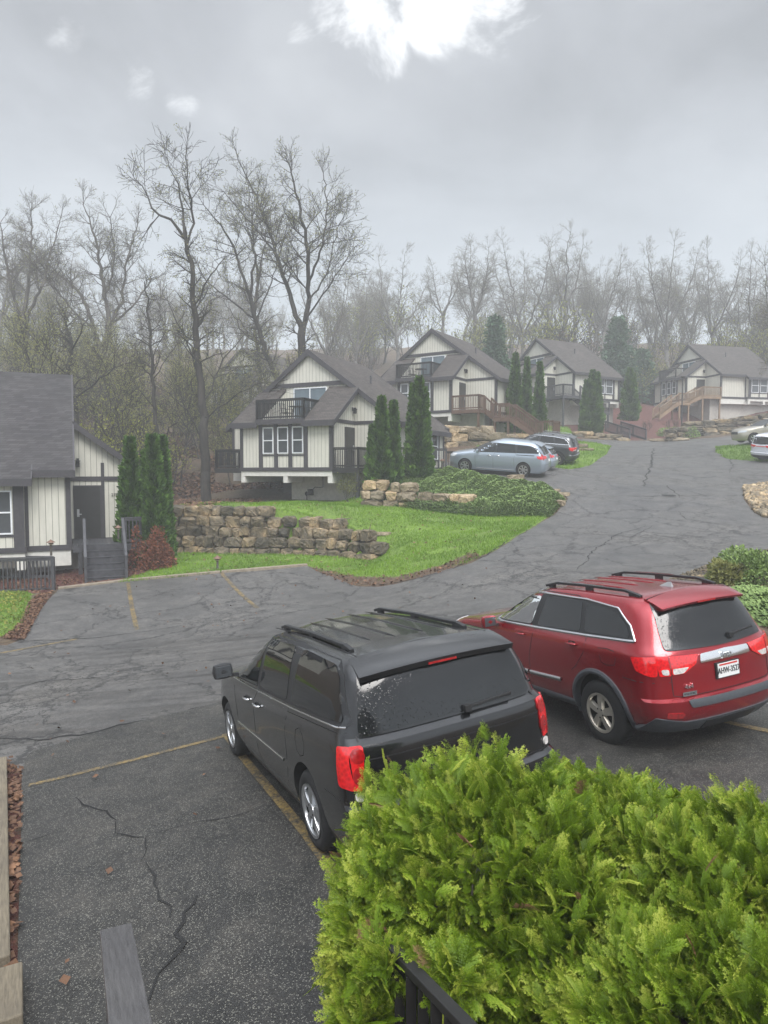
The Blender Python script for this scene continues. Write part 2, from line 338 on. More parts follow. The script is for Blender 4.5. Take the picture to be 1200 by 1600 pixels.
def carpaint(name, c, metal=.55, rough=.32, flake=.12):
    m, nt, b = newmat(name); n = noise(nt, 420, 2, .5); n2 = noise(nt, 2.2, 6, .65, vscale=(1, 1, .5)); 
    r = ramp(nt, n, 0, [(.35, tuple(x*(1-flake) for x in c)), (.65, tuple(x*(1+flake) for x in c))]); nt.links.new(r.outputs[0], b.inputs['Base Color'])
    b.inputs['Metallic'].default_value = metal; b.inputs['Roughness'].default_value = rough
    b.inputs['Coat Weight'].default_value = 1; rr = ramp(nt, n2, 0, [(.35, (.03,)*3), (.7, (.14,)*3)]); nt.links.new(rr.outputs[0], b.inputs['Coat Roughness'])
    v = N(nt, 'ShaderNodeTexVoronoi', feature='F1'); v.inputs['Scale'].default_value = 85; t = N(nt, 'ShaderNodeTexCoord'); L(nt, t, 'Object', v, 'Vector')
    wn = N(nt, 'ShaderNodeTexWhiteNoise'); L(nt, v, 'Position', wn, 0); rad = mth(nt, 'MULTIPLY', (wn, 0), .45)
    q = mth(nt, 'SUBTRACT', (rad, 0), (v, 0)); q = mth(nt, 'MAXIMUM', (q, 0), 0.0)
    bp = nt.nodes.new('ShaderNodeBump'); bp.inputs['Strength'].default_value = .5; bp.inputs['Distance'].default_value = .004
    nt.links.new(q.outputs[0], bp.inputs['Height']); nt.links.new(bp.outputs[0], b.inputs['Coat Normal']); return m
def droplets(nt, b, sc=110, k=.6):
    t = N(nt, 'ShaderNodeTexCoord'); v = N(nt, 'ShaderNodeTexVoronoi', feature='F1'); v.inputs['Scale'].default_value = sc; L(nt, t, 'Object', v, 'Vector')
    wn = N(nt, 'ShaderNodeTexWhiteNoise'); L(nt, v, 'Position', wn, 0); rad = mth(nt, 'MULTIPLY', (wn, 0), .5)
    q = mth(nt, 'SUBTRACT', (rad, 0), (v, 0)); q = mth(nt, 'MAXIMUM', (q, 0), 0.0); bump(nt, b, q, 0, k, .004)
siding()
shingle('shingles', (.072, .063, .058)); shingle('shingles_grey', (.050, .047, .049))
simple('trim', (.046, .043, .048), .6, var=.2, scale=9); simple('fascia', (.028, .026, .027), .6)
simple('concrete_block', (.42, .40, .36), .85, var=.15, bumpk=.2); simple('beam_white', (.62, .61, .56), .6, var=.1)
simple('soffit', (.10, .085, .075), .8); simple('frame_white', (.72, .74, .76), .4, var=.05)
simple('door_dark', (.022, .021, .020), .45); simple('rail_black', (.014, .0135, .014), .6, var=.3); simple('rail_grey', (.052, .052, .058), .6, var=.3)
simple('brass', (.17, .10, .07), .5, .3); simple('lamp_glass', (.5, .45, .35), .3); simple('metal_grey', (.25, .25, .26), .45, .8)
wood('deck_brown', (.115, .066, .042), .6, ax=2); wood('deck_tan', (.24, .16, .095), .6, ax=2); wood('handrail_grey', (.085, .082, .083), .4, .35, ax=1); wood('timber_old', (.15, .125, .088), .75, .4, ax=1)
asphalt('asphalt_lot', True); asphalt('asphalt_road', False); ground()
simple('kerb_concrete', (.24, .20, .15), .75, var=.25, bumpk=.3); simple('crack', (.012, .012, .012), .9)
def yl():
    m, nt, b = newmat('paint_yellow'); n = noise(nt, 26, 6, .8); n2 = noise(nt, 3, 3, .5)
    s = mth(nt, 'MULTIPLY_ADD', (n2, 0), .35, (n, 0))
    r = ramp(nt, s, 0, [(.50, (.27, .185, .055)), (.64, (.18, .13, .055)), (.74, (.05, .048, .043))]); nt.links.new(r.outputs[0], b.inputs['Base Color']); b.inputs['Roughness'].default_value = .5
    bump(nt, b, n, 0, .5, .005)
yl()
rockmat('stone_brown', [(.04, .038, .028), (.16, .13, .085), (.36, .275, .17)]); rockmat('stone_tan', [(.14, .105, .065), (.30, .235, .15), (.44, .36, .25)])
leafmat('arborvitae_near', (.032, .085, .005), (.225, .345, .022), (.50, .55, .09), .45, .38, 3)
leafmat('arborvitae_far', (.012, .045, .004), (.10, .20, .022), (.20, .32, .04), .7)
leafmat('spruce', (.035, .075, .045), (.12, .20, .10), None, .8)
leafmat('juniper', (.09, .15, .04), (.27, .37, .11), (.42, .50, .20), .6)
leafmat('grass_blade', (.07, .15, .006), (.20, .35, .018), (.32, .42, .05), .5, .2)
leafmat('bud_green', (.16, .17, .05), (.36, .36, .13), (.48, .45, .2), .7, .3)
leafmat('brush_leaf', (.12, .13, .02), (.36, .38, .07), (.5, .48, .12), .7, .3); leafmat('red_leaf', (.10, .03, .015), (.32, .12, .06), (.48, .22, .11), .6)
leafmat('dry_leaf', (.06, .03, .018), (.17, .09, .05), (.30, .16, .09), .7)
def barkm(name, a, c):
    m, nt, b = newmat(name); n = noise(nt, 3, 6, .7, vscale=(2, 2, .5)); r = ramp(nt, n, 0, [(.35, a), (.65, c)]); nt.links.new(r.outputs[0], b.inputs['Base Color'])
    b.inputs['Roughness'].default_value = .85; bump(nt, b, n, 0, .8, .03)
barkm('bark_dark', (.016, .014, .012), (.050, .044, .036)); barkm('bark_mid', (.045, .040, .034), (.10, .088, .074))
barkm('bark_hazed', (.10, .094, .085), (.21, .20, .185))  # bark of the far trees, paled so its colour carries the fade of mist
def glassdark(name, c=(.006, .007, .008), rough=.03, drops=0, met=0):
    m, nt, b = newmat(name); n = noise(nt, 1.5, 3); r = ramp(nt, n, 0, [(.3, c), (.7, tuple(x*1.4 for x in c))]); nt.links.new(r.outputs[0], b.inputs['Base Color'])
    b.inputs['Roughness'].default_value = rough; b.inputs['Specular IOR Level'].default_value = .6
    if drops: droplets(nt, b, drops, .8)
glassdark('glass_tinted', drops=0); glassdark('glass_rear', (.008, .009, .010), .09, 62); glassdark('window_glass', (.05, .055, .06), .05); glassdark('window_blind', (.09, .12, .14), .15)
def glassclear():
    m, nt, b = newmat('glass_clear'); tr = nt.nodes.new('ShaderNodeBsdfTransparent'); tr.inputs[0].default_value = (.30, .38, .36, 1)
    gl = nt.nodes.new('ShaderNodeBsdfGlossy'); gl.inputs['Roughness'].default_value = .02; fr = nt.nodes.new('ShaderNodeFresnel'); fr.inputs[0].default_value = 1.6
    n = noise(nt, 4, 2); r = ramp(nt, n, 0, [(0, (.9, .95, .93)), (1, (1, 1, 1))]); nt.links.new(r.outputs[0], gl.inputs[0])
    mx = nt.nodes.new('ShaderNodeMixShader'); nt.links.new(fr.outputs[0], mx.inputs[0]); nt.links.new(tr.outputs[0], mx.inputs[1]); nt.links.new(gl.outputs[0], mx.inputs[2])
    o = [q for q in nt.nodes if q.type == 'OUTPUT_MATERIAL'][0]; nt.links.new(mx.outputs[0], o.inputs[0])
glassclear()
carpaint('paint_graphite', (.013, .0135, .015), .5, .26); carpaint('paint_red', (.29, .005, .013), .5, .22, .2); carpaint('paint_silverblue', (.36, .42, .49), .6, .32)
carpaint('paint_darkgrey', (.085, .09, .095), .6, .3); carpaint('paint_champagne', (.46, .42, .35), .45, .35); carpaint('paint_white', (.72, .74, .79), .05, .3, .03)
simple('rubber', (.014, .014, .015), .7, var=.3, scale=30); simple('alloy', (.50, .51, .52), .28, .85, var=.08); simple('alloy_beige', (.50, .47, .41), .32, .7, var=.12)
simple('chrome', (.75, .76, .78), .08, 1, var=.04); simple('black_plastic', (.018, .019, .021), .5, var=.2, scale=40); simple('grey_plastic', (.06, .066, .075), .45, var=.15, scale=20)
simple('wheel_well', (.006, .006, .006), .9); simple('cabin_dark', (.03, .032, .035), .8); simple('seat_beige', (.17, .17, .16), .8)
simple('seam', (.006, .006, .007), .6); simple('plate_white', (.72, .73, .72), .5); simple('plate_ink', (.03, .03, .035), .5); simple('plate_red', (.5, .03, .02), .5)
def lamp(name, c, rough=.1):
    m, nt, b = newmat(name); w_ = N(nt, 'ShaderNodeTexVoronoi'); w_.inputs['Scale'].default_value = 34; t = N(nt, 'ShaderNodeTexCoord'); L(nt, t, 'Object', w_, 'Vector')
    r = ramp(nt, w_, 0, [(.1, tuple(x*.75 for x in c)), (.8, tuple(min(1, x*1.25) for x in c))]); nt.links.new(r.outputs[0], b.inputs['Base Color'])
    b.inputs['Roughness'].default_value = rough; b.inputs['Coat Weight'].default_value = 1; b.inputs['Coat Roughness'].default_value = .02; b.inputs['Specular IOR Level'].default_value = .8
lamp('lamp_red', (.62, .006, .010)); lamp('lamp_red_dark', (.30, .004, .007)); lamp('lamp_clear', (.55, .52, .50)); lamp('head_clear', (.6, .62, .64))
# ------------------------------------------------------------------ terrain: heights from surveyed points (pixel row/column and distance)
def ray(u, v):
    c, s = math.cos(PIT), math.sin(PIT); X = (u-600)/F; Z = -(v-800)/F
    d = np.array([X, c+Z*s, -s+Z*c]); return d/d[1]
def at(u, v, Y): d = ray(u, v); return d*Y
CP = [(345,895,24.2),(480,884,25),(90,920,23),(200,985,18),(400,950,19.5),(0,1100,12),(300,1050,13.2),(600,930,19.5),(0,1010,16.5),(0,1190,9.4),
 (100,1500,4.9),(30,1400,5.88),(700,900,19.5),(730,880,21),(800,840,24),(870,790,29.5),(1045,775,31),(940,748,35),(960,720,43),(1000,697,56),(1030,690,60),(1090,690,57),
 (265,862,28.4),(350,864,28.2),(450,866,27.8),(540,870,26.8),(592,874,25.6),(300,877,26.4),(400,878,26.4),(500,880,26.0),(560,890,24.3),(430,890,24.6),(310,895,24.6),(270,799,29.3),(350,800,29.2),(450,798,29.0),(500,800,28.5),(548,825,27.9),(592,850,26.9),
 (430,790,36),(560,785,35.5),(400,795,33),(620,800,31),(570,787,33.4),(650,794,32),(760,801,30.3),(640,850,25.5),(720,830,26.5),(860,803,28.8),(580,752,35),(700,742,35.8),(780,757,33.5),(860,777,31),
 (820,748,34.5),(730,736,36.5),(900,735,38),(865,729,41),(950,705,49),(955,697,56),(690,714,44),(640,716,44),(690,688,46.5),(640,688,46.5),(600,688,50),(850,690,52),(850,665,66),(900,668,64),(1000,690,59.5),(1050,684,63),
 (1130,657,76),(1060,662,72),(1180,670,66),(1160,778,30),(1200,765,33),(1180,812,26.5),(1120,702,52),(1190,722,43),(1170,692,49),(1200,850,22),(1000,850,23),(1100,880,19.3),(900,880,20.3),
 (1130,912,15.5),(1200,940,13),(1200,1010,10.6),(0,960,18.8),(60,935,21),(110,905,24.5),(0,900,25),
 (300,785,42),(320,748,48),(250,700,56),(150,655,66),(50,620,78),(300,610,85),(450,620,80),(160,790,38),(600,600,85),(760,592,85),(950,587,90),(1150,582,100),(1000,650,78),(700,640,64),(560,690,55),(480,720,50),(800,640,72)]
pts = [at(*c) for c in CP]
def planez(x, y): return -2.883+.118*x-.058*y
for (x, y) in ((0, 3), (2, 4.5), (-2, 3), (0, 0), (4, 6), (5, 9), (.3, 6.3), (-1.7, 6)): pts.append(np.array([x, y, planez(x, y)]))
pts += [np.array(p, float) for p in [(3.407, 8.237, -3.105), (2.3, 10.93, -3.33), (-1.05, 9.04, -3.53), (.70, 9.84, -3.40), (4.9, 8.9, -2.95), (3, 14, -3.1), (0, 14, -3.45), (8, 13, -2.5), (-4, 3, -3.75), (-8, 9, -4.2), (-14, 14, -4.3), (-12, 3, -4.6), (8, 3, -2.3), (0, -6, -2.6), (-20, -6, -4.8), (20, -6, -1.2),
 (0, -40, -3), (-50, -30, -7), (50, -30, 2), (-50, 20, -5), (-25, 30, -3.6), (-40, 45, 0), (-60, 70, 7), (25, 20, -1.0), (25, 30, .2), (32, 42, 1.6), (40, 30, 1), (45, 55, 5), (60, 75, 9), (-90, 40, 0), (90, 40, 6),
 (-80, 110, 20), (-30, 130, 22), (20, 130, 23), (70, 130, 24), (110, 110, 20), (-60, 180, 30), (20, 190, 33), (100, 180, 32), (-150, 60, 10), (150, 60, 14), (-150, -60, -6), (150, -60, 6), (-150, 200, 32), (160, 200, 34), (0, 260, 38)]]
pts = np.array(pts); n_ = len(pts); XY = pts[:, :2]
D_ = np.linalg.norm(XY[:, None]-XY[None], axis=2)
K = np.zeros((n_+3, n_+3)); K[:n_, :n_] = -D_ - np.eye(n_)*.06; K[:n_, n_] = 1; K[:n_, n_+1:] = XY; K[n_, :n_] = 1; K[n_+1:, :n_] = XY.T
CO = np.linalg.solve(K, np.r_[pts[:, 2], 0, 0, 0])
WX, WY, WT = [-12, -8.8, -6.5, -3.9, -1.5, -.2], [28.5, 28.4, 28.2, 27.8, 26.8, 25.6], [-1.66, -1.64, -1.64, -1.62, -2.15, -2.95]
def Hn(x, y):
    x = np.clip(np.asarray(x, float), -180, 190); y = np.clip(np.asarray(y, float), -80, 280); sh = x.shape; x = x.ravel(); y = y.ravel(); out = np.empty(len(x))
    for a in range(0, len(x), 20000):
        d = np.hypot(x[a:a+20000, None]-XY[:, 0], y[a:a+20000, None]-XY[:, 1]); out[a:a+20000] = -(d @ CO[:n_])+CO[n_]+CO[n_+1]*x[a:a+20000]+CO[n_+2]*y[a:a+20000]
    # the stone wall on the lawn holds back a real step in the ground
    k = (x > -12) & (x < .2) & (y > 23) & (y < 31)
    if k.any():
        xx, yy, zz = x[k], y[k], out[k]; dy = yy-np.interp(xx, WX, WY); top = np.interp(xx, WX, WT); fade = np.clip((xx+12)/1.5, 0, 1)*np.clip((.1-xx)/.8, 0, 1)
        low = np.minimum(zz, -3.36-.05*dy); t = np.clip((dy-.30)/.42, 0, 1); st = low+(top-low)*t; st = np.where(dy > .72, top+(np.maximum(zz, top)-top)*np.clip((dy-.72)/.7, 0, 1), st)
        w_ = np.clip((dy+1.6)/.8, 0, 1)*np.clip((1.9-dy)/.5, 0, 1)*fade; out[k] = zz+(st-zz)*w_
    return out.reshape(sh)
def H(x, y): return float(Hn(np.array([x]), np.array([y]))[0])
def G(u, v, ymin=2.5, ymax=150):
    """first ground point seen through pixel (u,v)"""
    d = ray(u, v); Y = np.concatenate([np.arange(ymin, 40, .1), np.arange(40, ymax, .4)]); below = d[2]*Y < Hn(d[0]*Y, Y)
    i = int(np.argmax(below)) if below.any() else len(Y)-1
    if i > 0 and below.any():
        a, b = Y[i-1], Y[i]
        for _ in range(12):
            m = (a+b)/2
            if d[2]*m < H(d[0]*m, m): b = m
            else: a = m
        return (d[0]*b, b)
    return (d[0]*Y[i], Y[i])
def poly(L_):
    out = []
    for p in L_: out.append(G(p[0], p[1]) if (abs(p[0]) > 160 or abs(p[1]) > 160 or len(p) == 3) else (float(p[0]), float(p[1])))
    return np.array(out)
def Pg(u, v): return (u, v, 0)
def inside(px, py, P):
    r = np.zeros(np.shape(px), bool); n = len(P)
    for i in range(n):
        x1, y1 = P[i]; x2, y2 = P[(i+1) % n]
        if y1 == y2: continue
        c = ((y1 > py) != (y2 > py)) & (px < (x2-x1)*(py-y1)/(y2-y1)+x1); r ^= c
    return r
def edgedist(px, py, P):
    best = np.full(np.shape(px), 1e9); bx = np.array(px, float); by = np.array(py, float); n = len(P)
    for i in range(n):
        a = P[i]; d = P[(i+1) % n]-a; l = (d@d) or 1e-9; t = np.clip(((px-a[0])*d[0]+(py-a[1])*d[1])/l, 0, 1)
        qx = a[0]+t*d[0]; qy = a[1]+t*d[1]; dd = np.hypot(px-qx, py-qy); m = dd < best; best = np.where(m, dd, best); bx = np.where(m, qx, bx); by = np.where(m, qy, by)
    return best, bx, by
def sdist(px, py, P):
    d, _, _ = edgedist(px, py, P); return np.where(inside(px, py, P), d, -d)
ROAD = poly([(-2.6, 2.2), Pg(26, 1560), Pg(30, 1400), Pg(33, 1300), Pg(34, 1205), Pg(0, 1188), (-12, 9.8), (-26, 11), (-26, 18.5), Pg(0, 1012), Pg(38, 1002), Pg(60, 960), Pg(92, 922), Pg(200, 908), Pg(345, 895), Pg(480, 885),
    Pg(520, 902), Pg(556, 917), Pg(600, 918), Pg(650, 905), Pg(730, 884), Pg(800, 845), Pg(845, 817), Pg(878, 792), Pg(888, 780), Pg(880, 772), Pg(850, 762), (5.6, 34.0), (3.0, 36.3), (2.6, 41), (5, 43), Pg(800, 716), (9.6, 42.6), Pg(885, 734), Pg(925, 726), Pg(948, 710), Pg(955, 698),
    Pg(930, 692), Pg(880, 688), Pg(860, 686), Pg(860, 683), Pg(900, 685), Pg(1010, 689), Pg(1060, 687), Pg(1120, 684), (33, 62), (48, 68), (60, 60), (55, 36), (30, 35), Pg(1200, 756), Pg(1168, 758), Pg(1160, 766), Pg(1163, 782), Pg(1178, 802), Pg(1200, 812), (19, 25), (17, 20), Pg(1200, 862), Pg(1150, 872), Pg(1100, 888), Pg(1048, 906), (5.6, 14.5), (5.7, 12), (6.6, 9.5), (8.2, 7.0), (7.6, 6.2), (2.6, 4.3), (0, 3.2)])
ISLE = poly([Pg(1118, 698), Pg(1150, 696.5), Pg(1200, 696), (33, 46), (30, 41), Pg(1200, 722), Pg(1135, 718), Pg(1118, 708)])
LAWNS = [poly([Pg(185, 912), Pg(345, 896), Pg(480, 885), Pg(520, 900), Pg(600, 912), Pg(650, 903), Pg(730, 882), Pg(800, 843), Pg(845, 815), Pg(872, 795), Pg(860, 802), Pg(760, 800), Pg(650, 793), Pg(570, 786), (-1.2, 35.6), (-6, 37.5), (-11, 35), (-14, 32), (-11.5, 29), Pg(250, 880)]),
    poly([Pg(888, 735), Pg(925, 727), Pg(948, 711), Pg(956, 698), Pg(930, 692), Pg(880, 688), (6, 55), (4, 47), (8.5, 44.5)]), ISLE, poly([Pg(0, 1000), Pg(28, 990), Pg(45, 960), Pg(50, 930), Pg(30, 925), (-14, 22), (-14, 17)]), poly([(17.6, 29.5), (24, 29), (26, 33), (19, 32.5)]), poly([(12, 56), (16, 58), (17, 64), (12, 64)])]
MULCH = [poly([Pg(60, 930), Pg(92, 920), Pg(185, 910), Pg(262, 885), Pg(268, 862), (-8.6, 28.2), (-16, 31), (-17, 24), (-12, 22.5)]), poly([(22, 62), (24, 61.5), (32, 63), (44, 66), (52, 74), (40, 84), (24, 80), (16, 72), (17, 64)]), poly([Pg(1000, 688), Pg(900, 684), (17, 65), (19, 70), (26, 66)]),
    poly([Pg(0, 1190), Pg(34, 1205), Pg(33, 1300), Pg(30, 1400), Pg(24, 1600), (-2.9, 2), (-5, 3), (-6.5, 9)]), poly([Pg(540, 784), Pg(430, 790), (-6.5, 36.6), (-1.5, 36.2)])]
MULCH.append(poly([Pg(0, 1000), Pg(38, 1003), Pg(60, 962), Pg(85, 925), Pg(60, 932), Pg(45, 945), Pg(36, 968), Pg(20, 988)]))
GRAV = [poly([Pg(1048, 907), Pg(1100, 887), Pg(1150, 871), Pg(1200, 861), (14, 21), (12, 14), (8, 11), (6.2, 12), (5.8, 14.5)])]
BARE = poly([Pg(480, 884), Pg(520, 893), Pg(560, 903), Pg(620, 903), Pg(690, 885), Pg(740, 862), Pg(752, 870), Pg(690, 897), Pg(600, 918), Pg(540, 916)])
def region_np(P, step, zoff):
    x0, y0 = P.min(0)-step; x1, y1 = P.max(0)+step; xs = np.arange(x0, x1, step); ys = np.arange(y0, y1, step); X, Y = np.meshgrid(xs, ys, indexing='ij')
    ins = inside(X, Y, P); nb = ins.copy()
    for a in (-1, 0, 1):
        for b in (-1, 0, 1): nb |= np.roll(np.roll(ins, a, 0), b, 1)
    out = nb & ~ins; d, bx, by = edgedist(X[out], Y[out], P); X[out] = bx; Y[out] = by
    cell = (nb[:-1, :-1] & nb[1:, :-1] & nb[1:, 1:] & nb[:-1, 1:]) & (ins[:-1, :-1] | ins[1:, :-1] | ins[1:, 1:] | ins[:-1, 1:])
    idx = -np.ones(X.shape, int); idx[nb] = np.arange(nb.sum()); V = np.stack([X[nb], Y[nb], Hn(X[nb], Y[nb])+zoff], 1)
    i, j = np.nonzero(cell); Fq = np.stack([idx[i, j], idx[i+1, j], idx[i+1, j+1], idx[i, j+1]], 1); return V, Fq
def fattr(o, name, vals, dom='POINT'):
    a = o.data.attributes.new(name, 'FLOAT', dom); a.data.foreach_set('value', np.asarray(vals, dtype=np.float32))
def sm(x, a, b): t = np.clip((x-a)/(b-a), 0, 1); return t*t*(3-2*t)
def build_ground():
    def lines(segs):
        o = []
        for a, b, s in segs: o += list(np.arange(a, b, s))
        return np.array(o)
    xs = lines([(-700, -180, 40), (-180, -60, 6), (-60, -20, 1.6), (-20, 32, .33), (32, 62, 1.2), (62, 190, 6), (190, 720, 40)])
    ys = lines([(-400, -40, 30), (-40, 0, 3), (0, 46, .33), (46, 90, .9), (90, 280, 6), (280, 900, 40)])
    X, Y = np.meshgrid(xs, ys, indexing='ij'); Z = Hn(X, Y)
    nr = (X > -40) & (X < 62) & (Y > -10) & (Y < 92); sd = np.full(X.shape, -50.); sd[nr] = sdist(X[nr], Y[nr], ROAD)
    si = np.full(X.shape, -50.); si[nr] = sdist(X[nr], Y[nr], ISLE); sd = np.minimum(sd, -si)
    Z = Z-.12*sm(sd, .05, .5)+.05*sm(-sd, .02, .4)
    rs = np.random.RandomState(3); far = sm(-sd, 6, 14)*sm(Y, 30, 44); Z = Z+far*.25*(np.sin(X*.7+2*np.sin(Y*.31))+np.sin(Y*.9+X*.4))
    nx, ny = X.shape; V = np.stack([X.ravel(), Y.ravel(), Z.ravel()], 1); ii, jj = np.meshgrid(np.arange(nx-1), np.arange(ny-1), indexing='ij'); q = (ii*ny+jj).ravel()
    o = mesh_np('ground', V, np.stack([q, q+ny, q+ny+1, q+1], 1), MATS['soil'], smooth=True); setp(o, 'grass, mulch and leaf covered hillside ground', 'ground', None, 'structure')
    def mask(Ps, w_=.25):
        m = np.zeros(X.shape)
        for P in Ps: d = sdist(X[nr], Y[nr], P); m[nr] = np.maximum(m[nr], sm(d, -w_, w_))
        return m
    lw = mask(LAWNS); br = mask([BARE], .5); lw = lw*(1-.85*br); fattr(o, 'lawn', lw.ravel()); fattr(o, 'mulch', mask(MULCH).ravel()); fattr(o, 'gravel', mask(GRAV).ravel())
    V, Fq = region_np(ROAD, .4, .02)
    c = V[Fq].mean(1); k = sdist(c[:, 0], c[:, 1], ISLE) < .1; Fq = Fq[k]
    r = mesh_np('road', V, Fq, MATS['asphalt_road'], smooth=True); setp(r, 'wet cracked grey asphalt drive winding uphill', 'road', None, 'structure')
    st = sm(V[:, 1], 8.5, 10.5)*sm(-V[:, 1], -17.5, -15.5)*sm(-V[:, 0], -5, 0); fattr(r, 'stain', st)
    LOT = poly([(-2.6, 2.2), Pg(26, 1560), Pg(30, 1400), Pg(33, 1300), Pg(36, 1205), Pg(44, 1178), Pg(140, 1150), Pg(240, 1124), Pg(345, 1100), (-1.5, 11.7), (1.5, 13), (5.6, 14.5), (5.7, 12), (6.6, 9.5), (8.2, 7.0), (7.6, 6.2), (2.6, 4.3), (0, 3.2)])
    V, Fq = region_np(LOT, .25, .028); p = mesh_np('parking_bay_surface', V, Fq, MATS['asphalt_lot'], smooth=True); setp(p, 'dark wet speckled asphalt of the near parking bays', 'pavement', None, 'structure'); fattr(p, 'stain', V[:, 0]*0)
build_ground()
def strip(mb, P, wdt, zoff, jag=0, rs=None, taper=False):
    """ribbon on the ground along world xy points"""
    P = [np.array(p, float) for p in P]; Q = []
    for a, b in zip(P[:-1], P[1:]):
        n = max(2, int(np.linalg.norm(b-a)/.12)); Q += [a+(b-a)*i/n for i in range(n)]
    Q.append(P[-1]); Q = np.array(Q)
    if jag:
        o = np.zeros(len(Q)); 
        for i in range(1, len(o)): o[i] = o[i-1]*.82+rs.normal(0, jag)
        t = np.gradient(Q, axis=0); t /= np.linalg.norm(t, axis=1)[:, None]+1e-9; Q = Q+np.stack([-t[:, 1], t[:, 0]], 1)*o[:, None]
    t = np.gradient(Q, axis=0); t /= np.linalg.norm(t, axis=1)[:, None]+1e-9; nrm = np.stack([-t[:, 1], t[:, 0]], 1)
    wv = np.full(len(Q), wdt) if not taper else wdt*np.clip(np.sin(np.linspace(.1, 3.04, len(Q)))**.5, .15, 1)*(rs.uniform(.35, 1.6, len(Q)) if rs is not None else 1)
    A = Q+nrm*wv[:, None]/2; B = Q-nrm*wv[:, None]/2; za = Hn(A[:, 0], A[:, 1])+zoff; zb = Hn(B[:, 0], B[:, 1])+zoff
    vs = [(A[i][0], A[i][1], za[i]) for i in range(len(Q))]+[(B[i][0], B[i][1], zb[i]) for i in range(len(Q))]; n = len(Q)
    mb.add(vs, [(i, i+1, n+i+1, n+i) for i in range(n-1)])
def g2(*a): return [G(u, v) for u, v in a]
mb = MB()
strip(mb, g2((45, 1231), (200, 1193), (350, 1154)), .09, .034); strip(mb, g2((352, 1150), (420, 1236), (480, 1310), (560, 1420)), .10, .034)
strip(mb, g2((200, 912), (206, 950), (214, 985)), .12, .026); strip(mb, g2((346, 896), (372, 925), (402, 951)), .12, .026)
strip(mb, [(4.9, 6.3), (2.9, 11.1)], .11, .034); strip(mb, g2((0, 1022), (120, 1000)), .09, .026)
setp(mb.obj('bay_markings', MATS['paint_yellow']), 'faded yellow parking bay lines painted on the asphalt', 'road marking', None, 'structure')
rs = np.random.RandomState(5); mb = MB(); Z2 = .035
for pts_, w_ in (([(118, 1250), (135, 1268), (152, 1272), (165, 1278), (180, 1287)], .028), ([(180, 1287), (184, 1305), (205, 1306), (228, 1312)], .02), ([(228, 1312), (260, 1303), (310, 1290), (360, 1284), (400, 1272)], .012), ([(228, 1312), (224, 1335), (216, 1352)], .018),
     ([(228, 1352), (240, 1375), (242, 1398), (258, 1425), (262, 1442)], .024), ([(308, 1405), (300, 1430), (288, 1462), (285, 1480), (268, 1510), (245, 1545), (235, 1580), (228, 1620)], .034), ([(285, 1480), (270, 1490), (262, 1500)], .014), ([(34, 1322), (90, 1305)], .01)):
    strip(mb, g2(*pts_), w_*.85, Z2, .02, rs, True)
for pts_, w_ in (([(0, 1156), (60, 1160), (140, 1148), (200, 1134), (280, 1118), (345, 1096)], .05), ([(0, 1000), (60, 1004), (130, 1000), (215, 990), (300, 975)], .03), ([(570, 918), (640, 908), (700, 892), (760, 868), (830, 826)], .05), ([(0, 1080), (80, 1065), (160, 1060), (240, 1044)], .02), ([(900, 892), (920, 868), (945, 850), (960, 838), (985, 830), (1010, 822)], .035), ([(860, 835), (920, 835), (985, 840), (1020, 822)], .03), ([(1022, 700), (1018, 720), (1010, 745), (1005, 760)], .10), ([(925, 775), (1010, 777), (1120, 774), (1160, 776)], .035), ([(940, 712), (1030, 712), (1110, 712)], .04), ([(1040, 758), (1055, 770), (1062, 778)], .04), ([(960, 860), (1010, 848), (1060, 838)], .02), ([(1120, 700), (1140, 712), (1146, 730), (1140, 742)], .05),
     ([(700, 872), (760, 866), (830, 858), (900, 850)], .02), ([(1060, 800), (1075, 812), (1110, 818), (1160, 825)], .025)):
    strip(mb, g2(*pts_), w_, .026, .03, rs, True)
setp(mb.obj('asphalt_cracks', MATS['crack']), 'dark cracks and open joints running through the asphalt', 'crack', None, 'structure')
# low concrete kerb in front of the far bays
def kerb(P, wdt, hgt, name, label, mat):
    mb = MB()
    for a, b in zip(P[:-1], P[1:]):
        L_ = math.dist(a, b); n = max(1, int(L_/1.6))
        for i in range(n):
            p = [a[k]+(b[k]-a[k])*(i+.006)/n for k in (0, 1)]; q = [a[k]+(b[k]-a[k])*(i+.994)/n for k in (0, 1)]
            mb.bar((*p, H(*p)+hgt/2-.03), (*q, H(*q)+hgt/2-.03), wdt, hgt+.06)
    o = mb.obj(name, mat, bev=.015); setp(o, label, 'kerb', None, 'structure'); return o
kerb(g2((90, 921), (200, 908), (345, 895), (481, 884)), .2, .08, 'kerb', 'pale concrete kerb along the far parking bays', MATS['kerb_concrete'])
# manhole
p = G(1045, 775); t = thing('manhole_cover', 'round dark iron manhole cover set in the uphill road', 'manhole cover', (p[0], p[1], H(*p)+.022)); t.rotation_euler = (math.atan(.14), 0, 0)
MB().lathe([(0, .004), (.30, .004), (.31, 0)], k=28).obj('lid', MATS['crack'], t); MB().lathe([(.315, 0), (.315, .006), (.40, .006), (.41, 0)], k=28).obj('rim', MATS['asphalt_road'], t)
